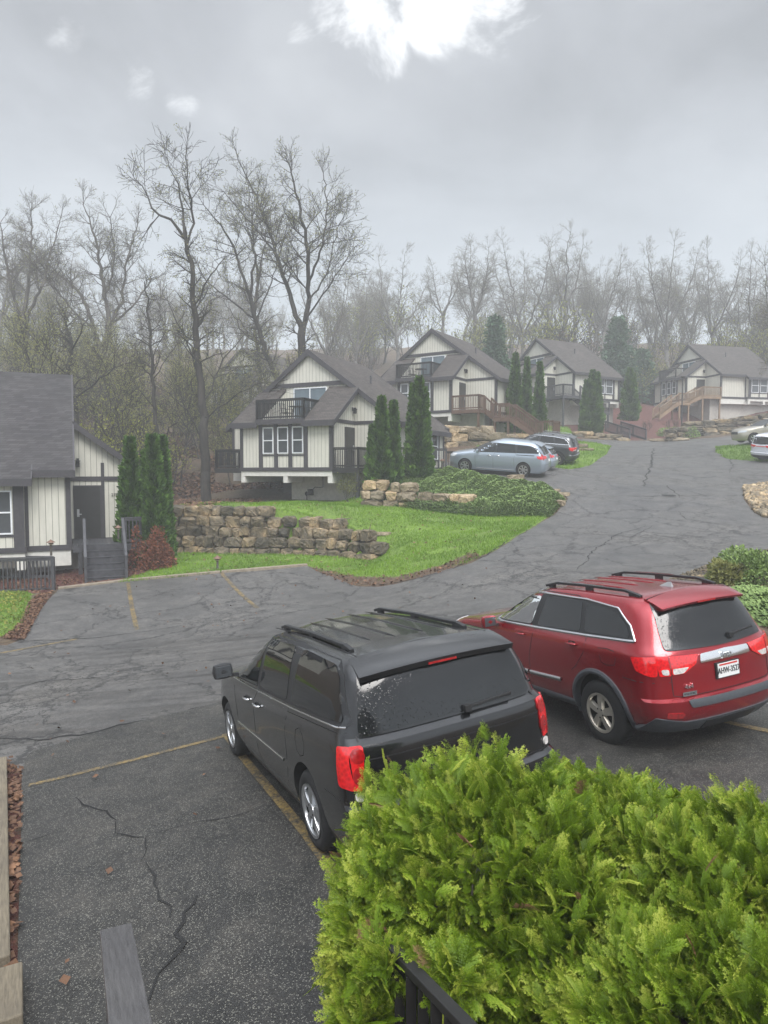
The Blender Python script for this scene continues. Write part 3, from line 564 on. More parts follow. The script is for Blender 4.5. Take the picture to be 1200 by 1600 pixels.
# ------------------------------------------------------------------ chalets
HW, BW, BD, AP, SL = 5.2, 2.8, 2.4, 6.4, .73
OV = .14
def zr(x): return AP-SL*abs(x)
def zs(y): return zr(BW)+SL*y
def T(p, fr):   # place local (u along wall, n outward, z) into house frame
    o, ux, nx = fr; return (o[0]+p[0]*ux[0]+p[1]*nx[0], o[1]+p[0]*ux[1]+p[1]*nx[1], o[2]+p[2])
def tbox(mb, fr, a, b, mi=0):
    P = [T((x, y, z), fr) for z in (a[2], b[2]) for x, y in ((a[0], a[1]), (b[0], a[1]), (b[0], b[1]), (a[0], b[1]))]
    mb.add(P, [(3,2,1,0),(4,5,6,7),(0,1,5,4),(1,2,6,5),(2,3,7,6),(3,0,4,7)], mi)
def window(par, fr, u, z, wd, ht, name='window', mid=True, vert=False, glass='window_glass'):
    mb = MB(); t = .05
    for a, b in (((u-wd/2, .002, z), (u-wd/2+t, .06, z+ht)), ((u+wd/2-t, .002, z), (u+wd/2, .06, z+ht)), ((u-wd/2+t, .002, z), (u+wd/2-t, .07, z+t)), ((u-wd/2+t, .002, z+ht-t), (u+wd/2-t, .06, z+ht))): tbox(mb, fr, a, b)
    if mid: tbox(mb, fr, (u-wd/2+t, .003, z+ht*.5-.025), (u+wd/2-t, .055, z+ht*.5+.025))
    if vert: tbox(mb, fr, (u-.03, .003, z+t), (u+.03, .055, z+ht-t))
    f = mb.obj(name, MATS['frame_white'], par)
    mb = MB(); tbox(mb, fr, (u-wd/2+t-.005, .001, z+t-.005), (u+wd/2-t+.005, .02, z+ht-t+.005)); mb.obj('pane', MATS[glass], f)
    if glass == 'window_blind':
        mb = MB()
        for i in range(11): x = u-wd/2+t+.06+i*(wd-2*t-.1)/10; tbox(mb, fr, (x-.035, .021, z+t), (x+.03, .026, z+ht-t))
        mb.obj('curtain', MATS['frame_white' if not vert else 'window_blind'], f)
    return f
def railing(par, mat, pts, h=1.0, sp=.125, name='railing', under=.05, wide=.09, posts=True):
    mb = MB()
    for a, b in zip(pts[:-1], pts[1:]):
        a = Vector(a); b = Vector(b); d = b-a; Lh = Vector((d.x, d.y, 0)).length; zz = Vector((0, 0, 1))
        mb.bar(a+zz*h, b+zz*h, wide, .04); mb.bar(a+zz*(h-.07), b+zz*(h-.07), .04, .08); mb.bar(a+zz*.10, b+zz*.10, .04, .08)
        n = max(2, int(Lh/sp))
        for i in range(1, n): p = a+d*i/n; mb.bar(p+zz*.02, p+zz*(h-.05), .035, .035, (1, 0, 0))
        if posts:
            m = max(1, round(Lh/1.9))
            for i in range(m+1): p = a+d*i/m; mb.bar(p-zz*under, p+zz*(h+.01), .092, .092, (1, 0, 0))
    return mb.obj(name, mat, par)
def stairs(par, mat, p0, p1, wid, n, name='stairs', railmat=None, rails=(1, 1), carry=True):
    """p0 top edge centre, p1 bottom centre, closed risers"""
    p0 = Vector(p0); p1 = Vector(p1); d = p1-p0; h = Vector((d.x, d.y, 0)); s = h.normalized().cross(Vector((0, 0, 1))); rise = -d.z/n; run = h.length/n; f = h.normalized(); mb = MB()
    for i in range(n):
        z = p0.z-rise*(i+1); a = p0+f*run*i; a.z = z
        c0 = a-s*wid/2; c1 = a+s*wid/2
        mb.prism([c0, c1, c1+f*(run+.03), c0+f*(run+.03)], (0, 0, -.04)); mb.prism([c0+f*.012, c1+f*.012, c1+f*.03, c0+f*.03], (0, 0, rise))
    for sg in (-1, 1):
        q0 = p0+s*sg*(wid/2+.02)-Vector((0, 0, .14)); q1 = p1+s*sg*(wid/2+.02)+Vector((0, 0, -.02)); mb.bar(q0, q1, .045, .26)
    st = mb.obj(name, mat, par)
    for sg, on in zip((-1, 1), rails):
        if on: railing(par, railmat or mat, [p0+s*sg*wid/2, p1+s*sg*wid/2], .95, under=.3)
    return st
def posts(par, mat, pts, zb, r=.07, name='post'):
    for x, y, z in pts:
        mb = MB(); mb.box((x-r, y-r, zb), (x+r, y+r, z)); mb.obj(name, mat, par)
def deckf(par, mat, x0, x1, y0, y1, z, name='deck'):
    mb = MB(); n = max(2, int((y1-y0)/.145))
    for i in range(n): a = y0+(y1-y0)*i/n; mb.box((x0, a, z-.035), (x1, a+(y1-y0)/n-.008, z))
    mb.box((x0+.01, y0-.02, z-.26), (x1-.01, y0+.02, z-.037)); mb.box((x0+.01, y1-.04, z-.26), (x1-.01, y1-.005, z-.037)); mb.box((x0-.02, y0, z-.26), (x0+.02, y1, z-.037)); mb.box((x1-.02, y0, z-.26), (x1+.02, y1, z-.037))
    return mb.obj(name, mat, par)
def door(par, fr, u, z, wd=.92, ht=2.03):
    mb = MB(); tbox(mb, fr, (u-wd/2, .004, z), (u+wd/2, .035, z+ht)); tbox(mb, fr, (u-wd/2+.14, .036, z+.95), (u+wd/2-.14, .045, z+ht-.15)); tbox(mb, fr, (u-wd/2+.14, .036, z+.15), (u+wd/2-.14, .045, z+.8))
    d = mb.obj('door', MATS['door_dark'], par)
    mb = MB(); tbox(mb, fr, (u+wd/2-.16, .046, z+.85), (u+wd/2-.07, .075, z+1.15)); tbox(mb, fr, (u+wd/2-.24, .07, z+.93), (u+wd/2-.10, .10, z+.97)); mb.obj('handle', MATS['alloy'], d)
    mb = MB(); tbox(mb, fr, (u-wd/2-.05, .003, z), (u-wd/2, .05, z+ht+.05)); tbox(mb, fr, (u+wd/2, .003, z), (u+wd/2+.05, .05, z+ht+.05)); tbox(mb, fr, (u-wd/2, .003, z+ht), (u+wd/2, .05, z+ht+.05)); mb.obj('frame', MATS['trim'], d)
def lantern(par, fr, u, z):
    mb = MB(); tbox(mb, fr, (u-.05, .0, z+.02), (u+.05, .03, z+.22)); tbox(mb, fr, (u-.02, .03, z+.16), (u+.02, .16, z+.19)); tbox(mb, fr, (u-.07, .09, z-.12), (u+.07, .23, z+.10)); tbox(mb, fr, (u-.10, .06, z+.10), (u+.10, .26, z+.13)); tbox(mb, fr, (u-.05, .11, z+.13), (u+.05, .21, z+.19)); mb.obj('wall_lamp', MATS['rail_black'], par)
def house(label, loc, rot, base, bs=2.3, be=5.7, Lm=6.5, roofmat='shingles', fx=(-.6, 4.7), doors=(1,), balc=True, group='chalets of the resort'):
    t = thing('chalet', label, 'house', loc, (0, 0, rot), group); S = MATS['siding']
    # main walls (siding): one closed gabled body and the front block with its balcony recess
    mb = MB(); g = .20
    mb.prism([(-HW, 0, 0), (HW, 0, 0), (HW, 0, zr(HW)-g), (0, 0, AP-g), (-HW, 0, zr(HW)-g)], (0, Lm, 0))
    x0, x1 = -1.5, 1.25
    for a, b in ((-BW, x0), (x1, BW)): mb.prism([(a, -.002, 0), (a, -BD, 0), (a, -BD, zs(-BD)-g), (a, -.002, zs(0)-g)], (b-a, 0, 0))
    mb.box((x0+.002, -BD, 0), (x1-.002, -.002, 2.40))
    mb.prism([(-BW, Lm+.002, 0), (-BW, Lm+BD, 0), (-BW, Lm+BD, zs(-BD)-g), (-BW, Lm+.002, zs(0)-g)], (2*BW, 0, 0))
    for sg in (-1, 1): X = sg*(HW+.4); mb.prism([(sg*HW+sg*.002, bs, 0), (X, bs, 0), (X, bs, zr(HW+.4)-g), (sg*HW+sg*.002, bs, zr(HW)-g)], (0, be-bs, 0))
    mb.obj('wall', S, t)
    # roofs
    mb = MB(); e = HW+.35; th = .10
    def slab(P, mi=0):  # quad with thickness downwards
        mb.prism(P, (0, 0, -th), mi)
    for sg in (-1, 1):
        slab([(0, -OV, AP), (sg*e, -OV, zr(e)), (sg*e, Lm+OV, zr(e)), (0, Lm+OV, AP)])
        e2 = HW+.4+.35; slab([(sg*e, bs-.25, zr(e)), (sg*e2, bs-.25, zr(e2)), (sg*e2, be+.25, zr(e2)), (sg*e, be+.25, zr(e))])
    yf = -BD-.35
    for a, b in ((-BW-.3, x0), (x1, BW+.3)):
        slab([(a, yf, zs(yf)), (b, yf, zs(yf)), (b, -OV-.01, zs(-OV-.01)), (a, -OV-.01, zs(-OV-.01))])
        if a < 0: slab([(-BW+.1, -OV+.01, zs(-OV+.01)+.004), (x0, -OV+.01, zs(-OV+.01)+.004), (x0, -.002, zs(0)+.004), (-BW+.1, -.002, zs(0)+.004)])
        else: slab([(x1, -OV+.01, zs(-OV+.01)+.004), (BW-.1, -OV+.01, zs(-OV+.01)+.004), (BW-.1, -.002, zs(0)+.004), (x1, -.002, zs(0)+.004)])
    if not balc: slab([(x0+.002, yf, zs(yf)), (x1-.002, yf, zs(yf)), (x1-.002, -.002, zs(0)), (x0+.002, -.002, zs(0))])
    yb = Lm+BD+.35; slab([(-BW-.3, Lm+OV+.01, zs(-OV-.01)), (BW+.3, Lm+OV+.01, zs(-OV-.01)), (BW+.3, yb, zs(yf)), (-BW-.3, yb, zs(yf))])
    mb.obj('roof', MATS[roofmat], t)
    # fascia and rake boards
    mb = MB(); fh = .26
    for y in (-OV-.03, Lm+OV+.03):
        for sg in (-1, 1):
            mb.prism([(0, y-.03, AP+.02), (sg*(e+.02), y-.03, zr(e+.02)+.02), (sg*(e+.02), y-.03, zr(e+.02)-fh), (0, y-.03, AP-fh-.06)], (0, .06, 0))
    for sg in (-1, 1):
        for a, b in ((-OV, bs-.25), (be+.25, Lm+OV)): mb.box((sg*e-.02+sg*.022, a, zr(e)-.25), (sg*e+.02+sg*.022, b, zr(e)+.01))
        mb.box((sg*e2-.02+sg*.022, bs-.25, zr(e2)-.25), (sg*e2+.02+sg*.022, be+.25, zr(e2)+.01))
        for y in (bs-.27, be+.27): mb.prism([(sg*(e-.3), y-.02, zr(e-.3)+.0), (sg*e2, y-.02, zr(e2)+.012), (sg*e2, y-.02, zr(e2)-.25), (sg*(e-.3), y-.02, zr(e-.3)-.3)], (0, .04, 0))
    for a, b in ((-BW-.3, x0), (x1, BW+.3)): mb.box((a, yf-.042, zs(yf)-.28), (b, yf-.002, zs(yf)+.01))
    for xx in (-BW-.32, BW+.32): mb.prism([(xx-.02, yf, zs(yf)+.012), (xx-.02, -OV-.07, zs(-OV-.07)+.012), (xx-.02, -OV-.07, zs(-OV-.07)-.24), (xx-.02, yf, zs(yf)-.26)], (.04, 0, 0))
    mb.obj('fascia', MATS['trim'] if roofmat == 'shingles' else MATS['trim'], t)
    # applied trim
    mb = MB(); F0 = ((0, -BD, 0), (1, 0), (0, -1)); FG = ((0, 0, 0), (1, 0), (0, -1)); p = .035
    for u in (-BW+.07, BW-.07): tbox(mb, F0, (u-.08, .0, 0), (u+.08, p, 2.40+AP-6.4))
    for i, u in enumerate((-1.5, -.54, .34, 1.27)): tbox(mb, F0, (u-.12, 0, .002), (u+.12, p, 2.42))
    tbox(mb, F0, (-1.38, 0, 2.14), (1.15, p-.005, 2.20)); tbox(mb, F0, (-1.38, 0, .62), (1.15, p-.005, .68))
    for sg in (-1, 1):
        FS = ((sg*BW, 0, 0), (0, 1), (sg, 0)); tbox(mb, FS, (-BD-p, 0, 0), (-BD+.12, p, 2.40+AP-6.4)); tbox(mb, FS, (-BD+.12, 0, 2.28), (-.0, p, 2.46))
        tbox(mb, FG, (sg*(BW+.02) if sg > 0 else -HW+.12, 0, 2.28), (HW-.12 if sg > 0 else -BW-.02, p-.004, 2.46)); tbox(mb, FG, (min(sg*(HW-.12), sg*(HW+p)), 0, 0), (max(sg*(HW-.12), sg*(HW+p)), p, 2.40+AP-6.4))
        FM = ((sg*HW, 0, 0), (0, 1), (sg, 0)); tbox(mb, FM, (.001, 0, 0), (.14, p, 2.45+AP-6.4)); tbox(mb, FM, (bs-.12, 0, 0), (bs, p, 2.3+AP-6.4)); tbox(mb, FM, (Lm-.14, 0, 0), (Lm, p, 2.4+AP-6.4))
        FB = ((sg*(HW+.4), 0, 0), (0, 1), (sg, 0))
        for q, ww in ((bs-.01, .34), (bs+1.30, .12), (bs+2.39, .26), (be-.19, .2)): tbox(mb, FB, (q, 0, 0), (q+ww, p, 2.06+AP-6.4))
        tbox(mb, FB, (bs+.33, 0, .40), (bs+2.39, p-.006, .48))
    tbox(mb, FG, (-2.45, 0, 4.42), (2.45, .06, 4.64))
    mb.obj('trim', MATS['trim'], t)
    mb = MB()   # floor band round the whole plan, butted
    def band(z0, z1, o):
        mb.box((-BW-o, -BD-o, z0), (BW+o, -BD+.001-.0, z1)); mb.box((-BW-o, -BD, z0), (-BW, -.0-o, z1)); mb.box((BW, -BD, z0), (BW+o, -o, z1))
        mb.box((-HW-o, -o, z0), (-BW, 0, z1)); mb.box((BW, -o, z0), (HW+o, 0, z1))
        for sg in (-1, 1):
            a, b = sorted((sg*HW, sg*(HW+o))); mb.box((a, 0, z0), (b, bs-o, z1)); mb.box((a, be+o, z0), (b, Lm, z1)); a, b = sorted((sg*HW, sg*(HW+.4+o))); mb.box((a, bs-o, z0), (b, be+o, z1))
        mb.box((-HW-o, Lm, z0), (HW+o, Lm+o, z1))
    band(-.16, .03, .05); mb.obj('floor_band', MATS['trim'], t)
    mb = MB(); B = MATS['beam_white']; zb0 = -.42
    mb.box((-BW, -BD, zb0), (BW, -BD+.14, -.165))
    for sg in (-1, 1): a, b = sorted((sg*BW, sg*(BW-.14))); mb.box((a, -BD+.142, zb0), (b, 0, -.165)); a, b = sorted((sg*(HW), sg*(HW-.14))); mb.box((a, .14, zb0-.3), (b, Lm, -.165)); a, b = sorted((sg*HW, sg*(BW+.02))); mb.box((a, .0, zb0-.3), (b, .135, -.165))
    for x in (-BW, -.12, BW-.26): mb.box((x, -BD+.01, -.76), (x+.26, 2, zb0-.002))
    for sg in (-1, 1):
        a, b = sorted((sg*(HW+.4), sg*(HW+.26))); mb.box((a, bs, zb0), (b, be, -.165))
        for y in (bs, (bs+be)/2, be-.26): a, b = sorted((sg*(HW+.4), sg*2)); mb.box((a, y, -.76), (b, y+.26, zb0-.002))
    mb.obj('beam', B, t)
    mb = MB(); mb.box((-BW+.02, -BD+.15, -.16), (BW-.02, .1, -.14)); mb.box((-HW+.02, .15, -.163), (HW-.02, Lm-.02, -.143)); mb.obj('soffit', MATS['soffit'], t)
    mb = MB(); mb.box((fx[0], -.9, base), (fx[1], 2.2, -.17)); mb.box((-3.2, 2.2, base), (fx[1]-.002, Lm-.1, -.172)); mb.obj('foundation', MATS['concrete_block'], t)
    # openings
    for u in (-1.02, -.10, .80): window(t, F0, u, .74, .66, 1.36)
    if balc: window(t, FG, .05, 2.46, 2.1, 1.9, 'sliding_door', mid=False, vert=True, glass='window_blind')
    for sg in (-1, 1):
        FB = ((sg*(HW+.4), 0, 0), (0, 1), (sg, 0))
        for q in (bs+.82, bs+1.91): window(t, FB, q, .50, .92, 1.5)
        if sg in doors or -sg in doors: FS = ((sg*BW, 0, 0), (0, 1), (sg, 0)); door(t, FS, -.62, .03); lantern(t, ((sg*BW, 0, 0), (0, 1), (sg, 0)), -.30, 2.95)
    # balcony in the recess
    if balc:
        mb = MB(); mb.box((x0-.12, -BD-.30, 2.42), (x1+.12, -.05, 2.47)); mb.box((x0-.12, -BD-.34, 2.22), (x1+.12, -BD-.30, 2.50)); mb.obj('balcony_floor', MATS['trim'], t)
        railing(t, MATS['rail_black'], [(x0-.05, -.9, 2.5), (x0-.05, -BD-.25, 2.5), (x1+.05, -BD-.25, 2.5), (x1+.05, -.9, 2.5)], 1.0, sp=.115, name='balcony_railing')
    mb = MB(); mb.tube([(2.2, 3.0, zr(2.2)-.1), (2.2, 3.0, zr(2.2)+.45)], .06, 8); mb.tube([(-1.6, 4.2, zr(1.6)-.1), (-1.6, 4.2, zr(1.6)+.45)], .06, 8); mb.obj('roof_vent', MATS['rail_grey'], t)
    return t
def text_part(s, size, par, mat, M, name='lettering', ext=.004):
    c = bpy.data.curves.new(name, 'FONT'); c.body = s; c.size = size; c.extrude = ext; c.align_x = 'CENTER'; c.align_y = 'CENTER'
    o = bpy.data.objects.new('tmp', c); col.objects.link(o); dg = bpy.context.evaluated_depsgraph_get(); me = bpy.data.meshes.new_from_object(o.evaluated_get(dg))
    bpy.data.objects.remove(o); bpy.data.curves.remove(c); me.transform(M); me.materials.clear(); me.materials.append(MATS[mat])
    q = bpy.data.objects.new(name, me); col.objects.link(q); q.parent = par; return q
def W2(t, p):   # house local -> world
    return Matrix.Translation(t.location) @ Matrix.Rotation(t.rotation_euler[2], 4, 'Z') @ Vector(p)
def base_at(loc, rot, p):
    w_ = Matrix.Rotation(rot, 4, 'Z') @ Vector(p); return H(loc[0]+w_.x, loc[1]+w_.y)-loc[2]
# chalet at the left edge of the lot (its left side faces us)
AP = 6.74; r0 = math.radians(114); a0 = (-.41, .91)
H0 = house('near chalet cut by the left edge, grey shingled roof and dark steps to its door', (-11.25+HW*a0[0], 24.9+HW*a0[1], -2.62), r0, -1.5, bs=1.45, be=5.0, roofmat='shingles_grey', balc=False, doors=(-1,), fx=(-4.4, 4.4))
FS = ((-BW, 0, 0), (0, 1), (-1, 0))
mb = MB(); tbox(mb, FS, (-1.25, 0, 0), (-1.13, .05, 3.0)); mb.obj('corner_board', MATS['trim'], H0)
Mx = Matrix.Translation((-BW-.03, -1.62, 1.72)) @ Matrix.Rotation(math.radians(-90), 4, 'Z') @ Matrix.Rotation(math.radians(90), 4, 'X')
text_part('278', .17, H0, 'rail_black', Mx, 'house_number')
deckf(H0, MATS['rail_grey'], -HW-.1, -BW-.02, -BD, -.06, .0)
stairs(H0, MATS['rail_grey'], (-HW-.1, -1.1, 0), (-HW-1.75, -1.1, -1.22), 1.3, 6, railmat=MATS['rail_grey'])
railing(H0, MATS['rail_grey'], [(-HW-.05, -1.85, 0), (-HW-.05, -BD+.03, 0), (-BW-.1, -BD+.03, 0)], .95)
posts(H0, MATS['rail_grey'], [(-HW-.02, -BD+.08, 0), (-HW-.02, -.3, 0)], -1.5)
AP = 6.4
# chalet in the middle distance
def locpx(u, Y, v): d = ray(u, v)*Y; return (d[0], d[1], d[2])
def place(px_corner, Ycorner, vband, phi, corner=(BW, -BD)):
    """position so that the given local corner is seen at that pixel column; floor at row vband"""
    r = -math.radians(phi); d = ray(px_corner, vband)*Ycorner; c, s = math.cos(r), math.sin(r)
    return (d[0]-(corner[0]*c-corner[1]*s), d[1]-(corner[0]*s+corner[1]*c), d[2]), r
l1, r1 = place(519, 34.6, 731, 26); b1 = min(base_at(l1, r1, (x, y, 0)) for x in (-1, 4.6) for y in (-.9, 4))-.3
H1 = house('chalet above the stone wall, black balcony over three front windows, raised on a grey base', l1, r1, b1)
deckf(H1, MATS['rail_black'], BW+.02, 4.3, -BD, -.06, .0); railing(H1, MATS['rail_black'], [(BW+.06, -BD+.03, 0), (4.25, -BD+.03, 0), (4.25, -.1, 0)], 1.0); posts(H1, MATS['rail_grey'], [(4.2, -BD+.1, 0)], b1)
deckf(H1, MATS['rail_black'], -4.7, -BW-.02, -BD+.2, -.06, .0, 'deck'); railing(H1, MATS['rail_black'], [(-BW-.06, -BD+.23, 0), (-4.65, -BD+.23, 0), (-4.65, -.1, 0)], 1.0)
l2, r2 = place(705, 49.5, 641, 32); b2 = min(base_at(l2, r2, (x, y, 0)) for x in (-1, 4.6) for y in (-.9, 5))-.3
H2 = house('chalet behind the silver minivan, with reddish brown deck and long stairs on its right', l2, r2, b2)
DB = MATS['deck_brown']; gz = base_at(l2, r2, (6, -2, 0))
deckf(H2, DB, BW+.02, 4.95, -BD, -.06, 0); railing(H2, DB, [(BW+.06, -BD+.03, 0), (4.9, -BD+.03, 0), (4.9, -1.45, 0)], 1.0); 
stairs(H2, DB, (4.95, -.8, 0), (5.6, -.8, -.6), 1.1, 3); deckf(H2, DB, 5.6, 6.8, -1.5, -.1, -.6, 'landing'); railing(H2, DB, [(5.6, -1.45, -.6), (6.8, -1.45, -.6)], .98)
railing(H2, DB, [(5.6, -.15, -.6), (6.8, -.15, -.6)], .98); stairs(H2, DB, (6.8, -.8, -.6), (8.7, -.8, -1.95), 1.25, 7, name='stair_flight'); deckf(H2, DB, 8.7, 9.9, -1.5, -.1, -1.95, 'lower_landing'); railing(H2, DB, [(8.7, -1.45, -1.95), (9.9, -1.45, -1.95), (9.9, -.15, -1.95)], 1.0)
posts(H2, DB, [(4.85, -BD+.1, -.05), (4.85, -.2, -.05), (5.7, -1.4, -.65), (6.7, -1.4, -.65), (6.7, -.2, -.65), (8.8, -1.4, -2), (9.8, -1.4, -2), (9.8, -.2, -2)], gz-.6)
l3, r3 = place(896, 66, 621, 61, (HW, 0)); b3 = min(base_at(l3, r3, (x, y, 0)) for x in (0, 4.6) for y in (-.9, 6))-.4
H3 = house('far chalet between the arborvitae columns, grey stairs down from its porch', l3, r3, b3, bs=2.3, be=5.6, Lm=5.9)
RG = MATS['rail_grey']; deckf(H3, RG, BW+.02, 6.4, -BD, -.06, 0); railing(H3, RG, [(BW+.06, -BD+.03, 0), (6.35, -BD+.03, 0), (6.35, -1.2, 0)], 1.0)
stairs(H3, RG, (5.95, -.4, 0), (5.95, 1.9, -1.35), 1.0, 7); deckf(H3, RG, 5.4, 6.5, 1.9, 3.4, -1.35, 'landing'); railing(H3, RG, [(6.45, 1.9, -1.35), (6.45, 3.4, -1.35)], 1.0)
posts(H3, RG, [(6.3, -BD+.1, 0), (6.3, -.2, 0), (6.4, 2, -1.4), (6.4, 3.3, -1.4)], b3)
l4, r4 = place(1126, 74, 620, 76, (HW, 0)); b4 = min(base_at(l4, r4, (x, y, 0)) for x in (0, 4.6) for y in (-.9, 6))-.4
H4 = house('farthest chalet at the right edge, with a pale wooden deck and stairs on stilts', l4, r4, b4, bs=3.1, be=6.9, Lm=7.4)
DT = MATS['deck_tan']; deckf(H4, DT, BW+.02, 5.4, -BD, -.06, 0); railing(H4, DT, [(5.35, -.1, 0), (5.35, -BD+.03, 0), (4.1, -BD+.03, 0)], 1.0)
stairs(H4, DT, (4.75, -BD, 0), (4.75, -3.9, -.75), 1.2, 4); deckf(H4, DT, 4.1, 5.4, -5.2, -3.9, -.75, 'landing'); railing(H4, DT, [(5.35, -3.9, -.75), (5.35, -5.2, -.75)], 1.0); stairs(H4, DT, (4.75, -5.2, -.75), (4.75, -7.4, -2.3), 1.2, 8, name='stair_flight')
posts(H4, DT, [(5.3, -.2, 0), (5.3, -BD+.1, 0), (5.3, -4, -.8), (5.3, -5.1, -.8), (4.2, -5.1, -.8), (4.2, -4, -.8)], b4)
l5, r5 = place(392, 66, 640, 28); H5 = house('hazy chalet half hidden behind the bare trees left of the middle chalet', l5, r5, -3.5)
# house behind the viewer: what the glass of the parked cars mirrors
H6 = house('chalet the photo is taken from, out of frame, mirrored in the rear windows', (3.5, -9.5, -.9), math.radians(196), -3.2)
# ------------------------------------------------------------------ vehicles (local: x right, y forward, rear axle at y = 0)
def ipl(z, Z, A): return np.interp(z, Z, A)
class Body:
    def __init__(s, lv, Lr=.30, nr=3.2, Lf=.9, nf=2.4, crown=.035, dz=((-1, 0), (4, 0)), top=.35):
        lv = sorted(lv); s.Z, s.Wd, s.YR, s.YF = [np.array(a, float) for a in zip(*lv)]; s.Lr, s.nr, s.Lf, s.nf, s.crown, s.dzp, s.top = Lr, nr, Lf, nf, crown, dz, top
    def wt(s, z): return np.clip((z-1.12)/.4, 0, 1)
    def dz(s, y): return np.interp(y, [p[0] for p in s.dzp], [p[1] for p in s.dzp])
    def X(s, y, z):
        z = z-s.wt(z)*s.dz(y); w, yr, yf = ipl(z, s.Z, s.Wd), ipl(z, s.Z, s.YR), ipl(z, s.Z, s.YF)
        t = np.clip((yr+s.Lr-y)/s.Lr, 0, .999); u = np.clip((y-yf+s.Lf)/s.Lf, 0, .999)
        return w*(1-t**s.nr)**(1/s.nr)*(1-u**s.nf)**(1/s.nf)
    def Y(s, x, z):
        y0 = ipl(z, s.Z, s.YR); z = z-s.wt(z)*s.dz(y0); w, yr = ipl(z, s.Z, s.Wd), ipl(z, s.Z, s.YR)
        return yr+s.Lr-s.Lr*(1-np.clip(abs(x)/w, 0, .999)**s.nr)**(1/s.nr)
    def Tz(s, x, y):
        """roof height"""
        w, yr, yf = s.Wd[-1], s.YR[-1], s.YF[-1]; k = np.clip(abs(x)/w, 0, 1); return s.Z[-1]+s.crown*(1-k*k)+s.dz(y)
    def loop(s, z, w, yr, yf, sc=1.0, zz=None):
        out = []
        for th in np.linspace(0, math.pi/2, 11):
            out.append((w*math.sin(th)**(2/s.nr), yr+s.Lr-s.Lr*math.cos(th)**(2/s.nr)))
        for q in np.linspace(0, 1, 26)[1:-1]: out.append((w, yr+s.Lr+(yf-s.Lf-yr-s.Lr)*q))
        for th in np.linspace(math.pi/2, 0, 11): out.append((w*math.sin(th)**(2/s.nf), yf-s.Lf+s.Lf*math.cos(th)**(2/s.nf)))
        a = np.array(out); full = np.concatenate([a, np.stack([-a[-2:0:-1, 0], a[-2:0:-1, 1]], 1)])
        x, y = full[:, 0], full[:, 1]
        if sc < 1: ym = np.clip(y, yr+.25*(1-sc)*(s.top/.35), yf-.25*(1-sc)); y = ym; x = x*sc
        zl = np.full(len(x), z if zz is None else zz); return np.stack([x, y, zl+s.wt(z)*s.dz(y)], 1)
    def mesh(s):
        rows = []
        zs_ = []
        for a, b in zip(s.Z[:-1], s.Z[1:]): n = max(1, int((b-a)/.05)); zs_ += list(a+(b-a)*np.arange(n)/n)
        zs_.append(s.Z[-1])
        for z in zs_: rows.append(s.loop(z, ipl(z, s.Z, s.Wd), ipl(z, s.Z, s.YR), ipl(z, s.Z, s.YF)))
        w, yr, yf = s.Wd[-1], s.YR[-1], s.YF[-1]
        for k in (.93, .8, .6, .35, 0): rows.append(s.loop(s.Z[-1], w, yr, yf, k, s.Z[-1]+s.crown*(1-k*k)))
        M = len(rows[0]); V = np.concatenate(rows); bm = bmesh.new(); vs = [bm.verts.new(v) for v in V]
        for i in range(len(rows)-1):
            for j in range(M):
                a, b, c, d = vs[i*M+j], vs[i*M+(j+1) % M], vs[(i+1)*M+(j+1) % M], vs[(i+1)*M+j]
                bm.faces.new((a, b, c, d))
        bm.faces.new(vs[:M][::-1]); bmesh.ops.remove_doubles(bm, verts=bm.verts, dist=.0012)
        bmesh.ops.dissolve_degenerate(bm, edges=bm.edges, dist=.0005); bmesh.ops.recalc_face_normals(bm, faces=bm.faces); return bm
def rounded(P, r, k=5):
    P = [np.array(p, float) for p in P]; n = len(P); out = []
    if not hasattr(r, '__len__'): r = [r]*n
    for i in range(n):
        a, b, c = P[i-1], P[i], P[(i+1) % n]; u = a-b; v = c-b; lu, lv = np.linalg.norm(u), np.linalg.norm(v); q = min(r[i], lu*.45, lv*.45)
        if q < 1e-3: out.append(b); continue
        p0 = b+u/lu*q; p1 = b+v/lv*q
        for t in np.linspace(0, 1, k): out.append((1-t)**2*p0+2*t*(1-t)*b+t*t*p1)
    return out
def patch_bm(P, fmap, off=.003, step=.12, thick=.014):
    """flat outline P mapped on a curved surface fmap(a,b)->xyz, lifted by off, with edges turned in"""
    bm = bmesh.new(); vs = [bm.verts.new((p[0], p[1], 0)) for p in P]; f = bm.faces.new(vs)
    A = np.array(P)
    for ax in (0, 1):
        lo, hi = A[:, ax].min(), A[:, ax].max()
        for c in np.arange(math.floor(lo/step)*step+step, hi, step):
            co = [0, 0, 0]; co[ax] = c; no = [0, 0, 0]; no[ax] = 1
            bmesh.ops.bisect_plane(bm, geom=bm.verts[:]+bm.edges[:]+bm.faces[:], plane_co=co, plane_no=no, dist=1e-5)
    def surf(a, b):
        p = Vector(fmap(a, b)); e = .004; d1 = Vector(fmap(a+e, b))-Vector(fmap(a-e, b)); d2 = Vector(fmap(a, b+e))-Vector(fmap(a, b-e)); n = d1.cross(d2).normalized(); return p, n
    info = {}
    c = Vector((0, 1.3, .8))
    for v in bm.verts:
        p, n = surf(v.co.x, v.co.y)
        if n.dot(p-c) < 0: n = -n
        info[v] = (p, n)
    bedges = [e for e in bm.edges if len(e.link_faces) == 1]; sk = {}
    for e in bedges:
        for v in e.verts:
            if v not in sk: sk[v] = bm.verts.new(info[v][0]-info[v][1]*thick)
    for e in bedges: bm.faces.new((e.verts[0], e.verts[1], sk[e.verts[1]], sk[e.verts[0]]))
    for v, (p, n) in info.items(): v.co = p+n*off
    bmesh.ops.recalc_face_normals(bm, faces=bm.faces); return bm
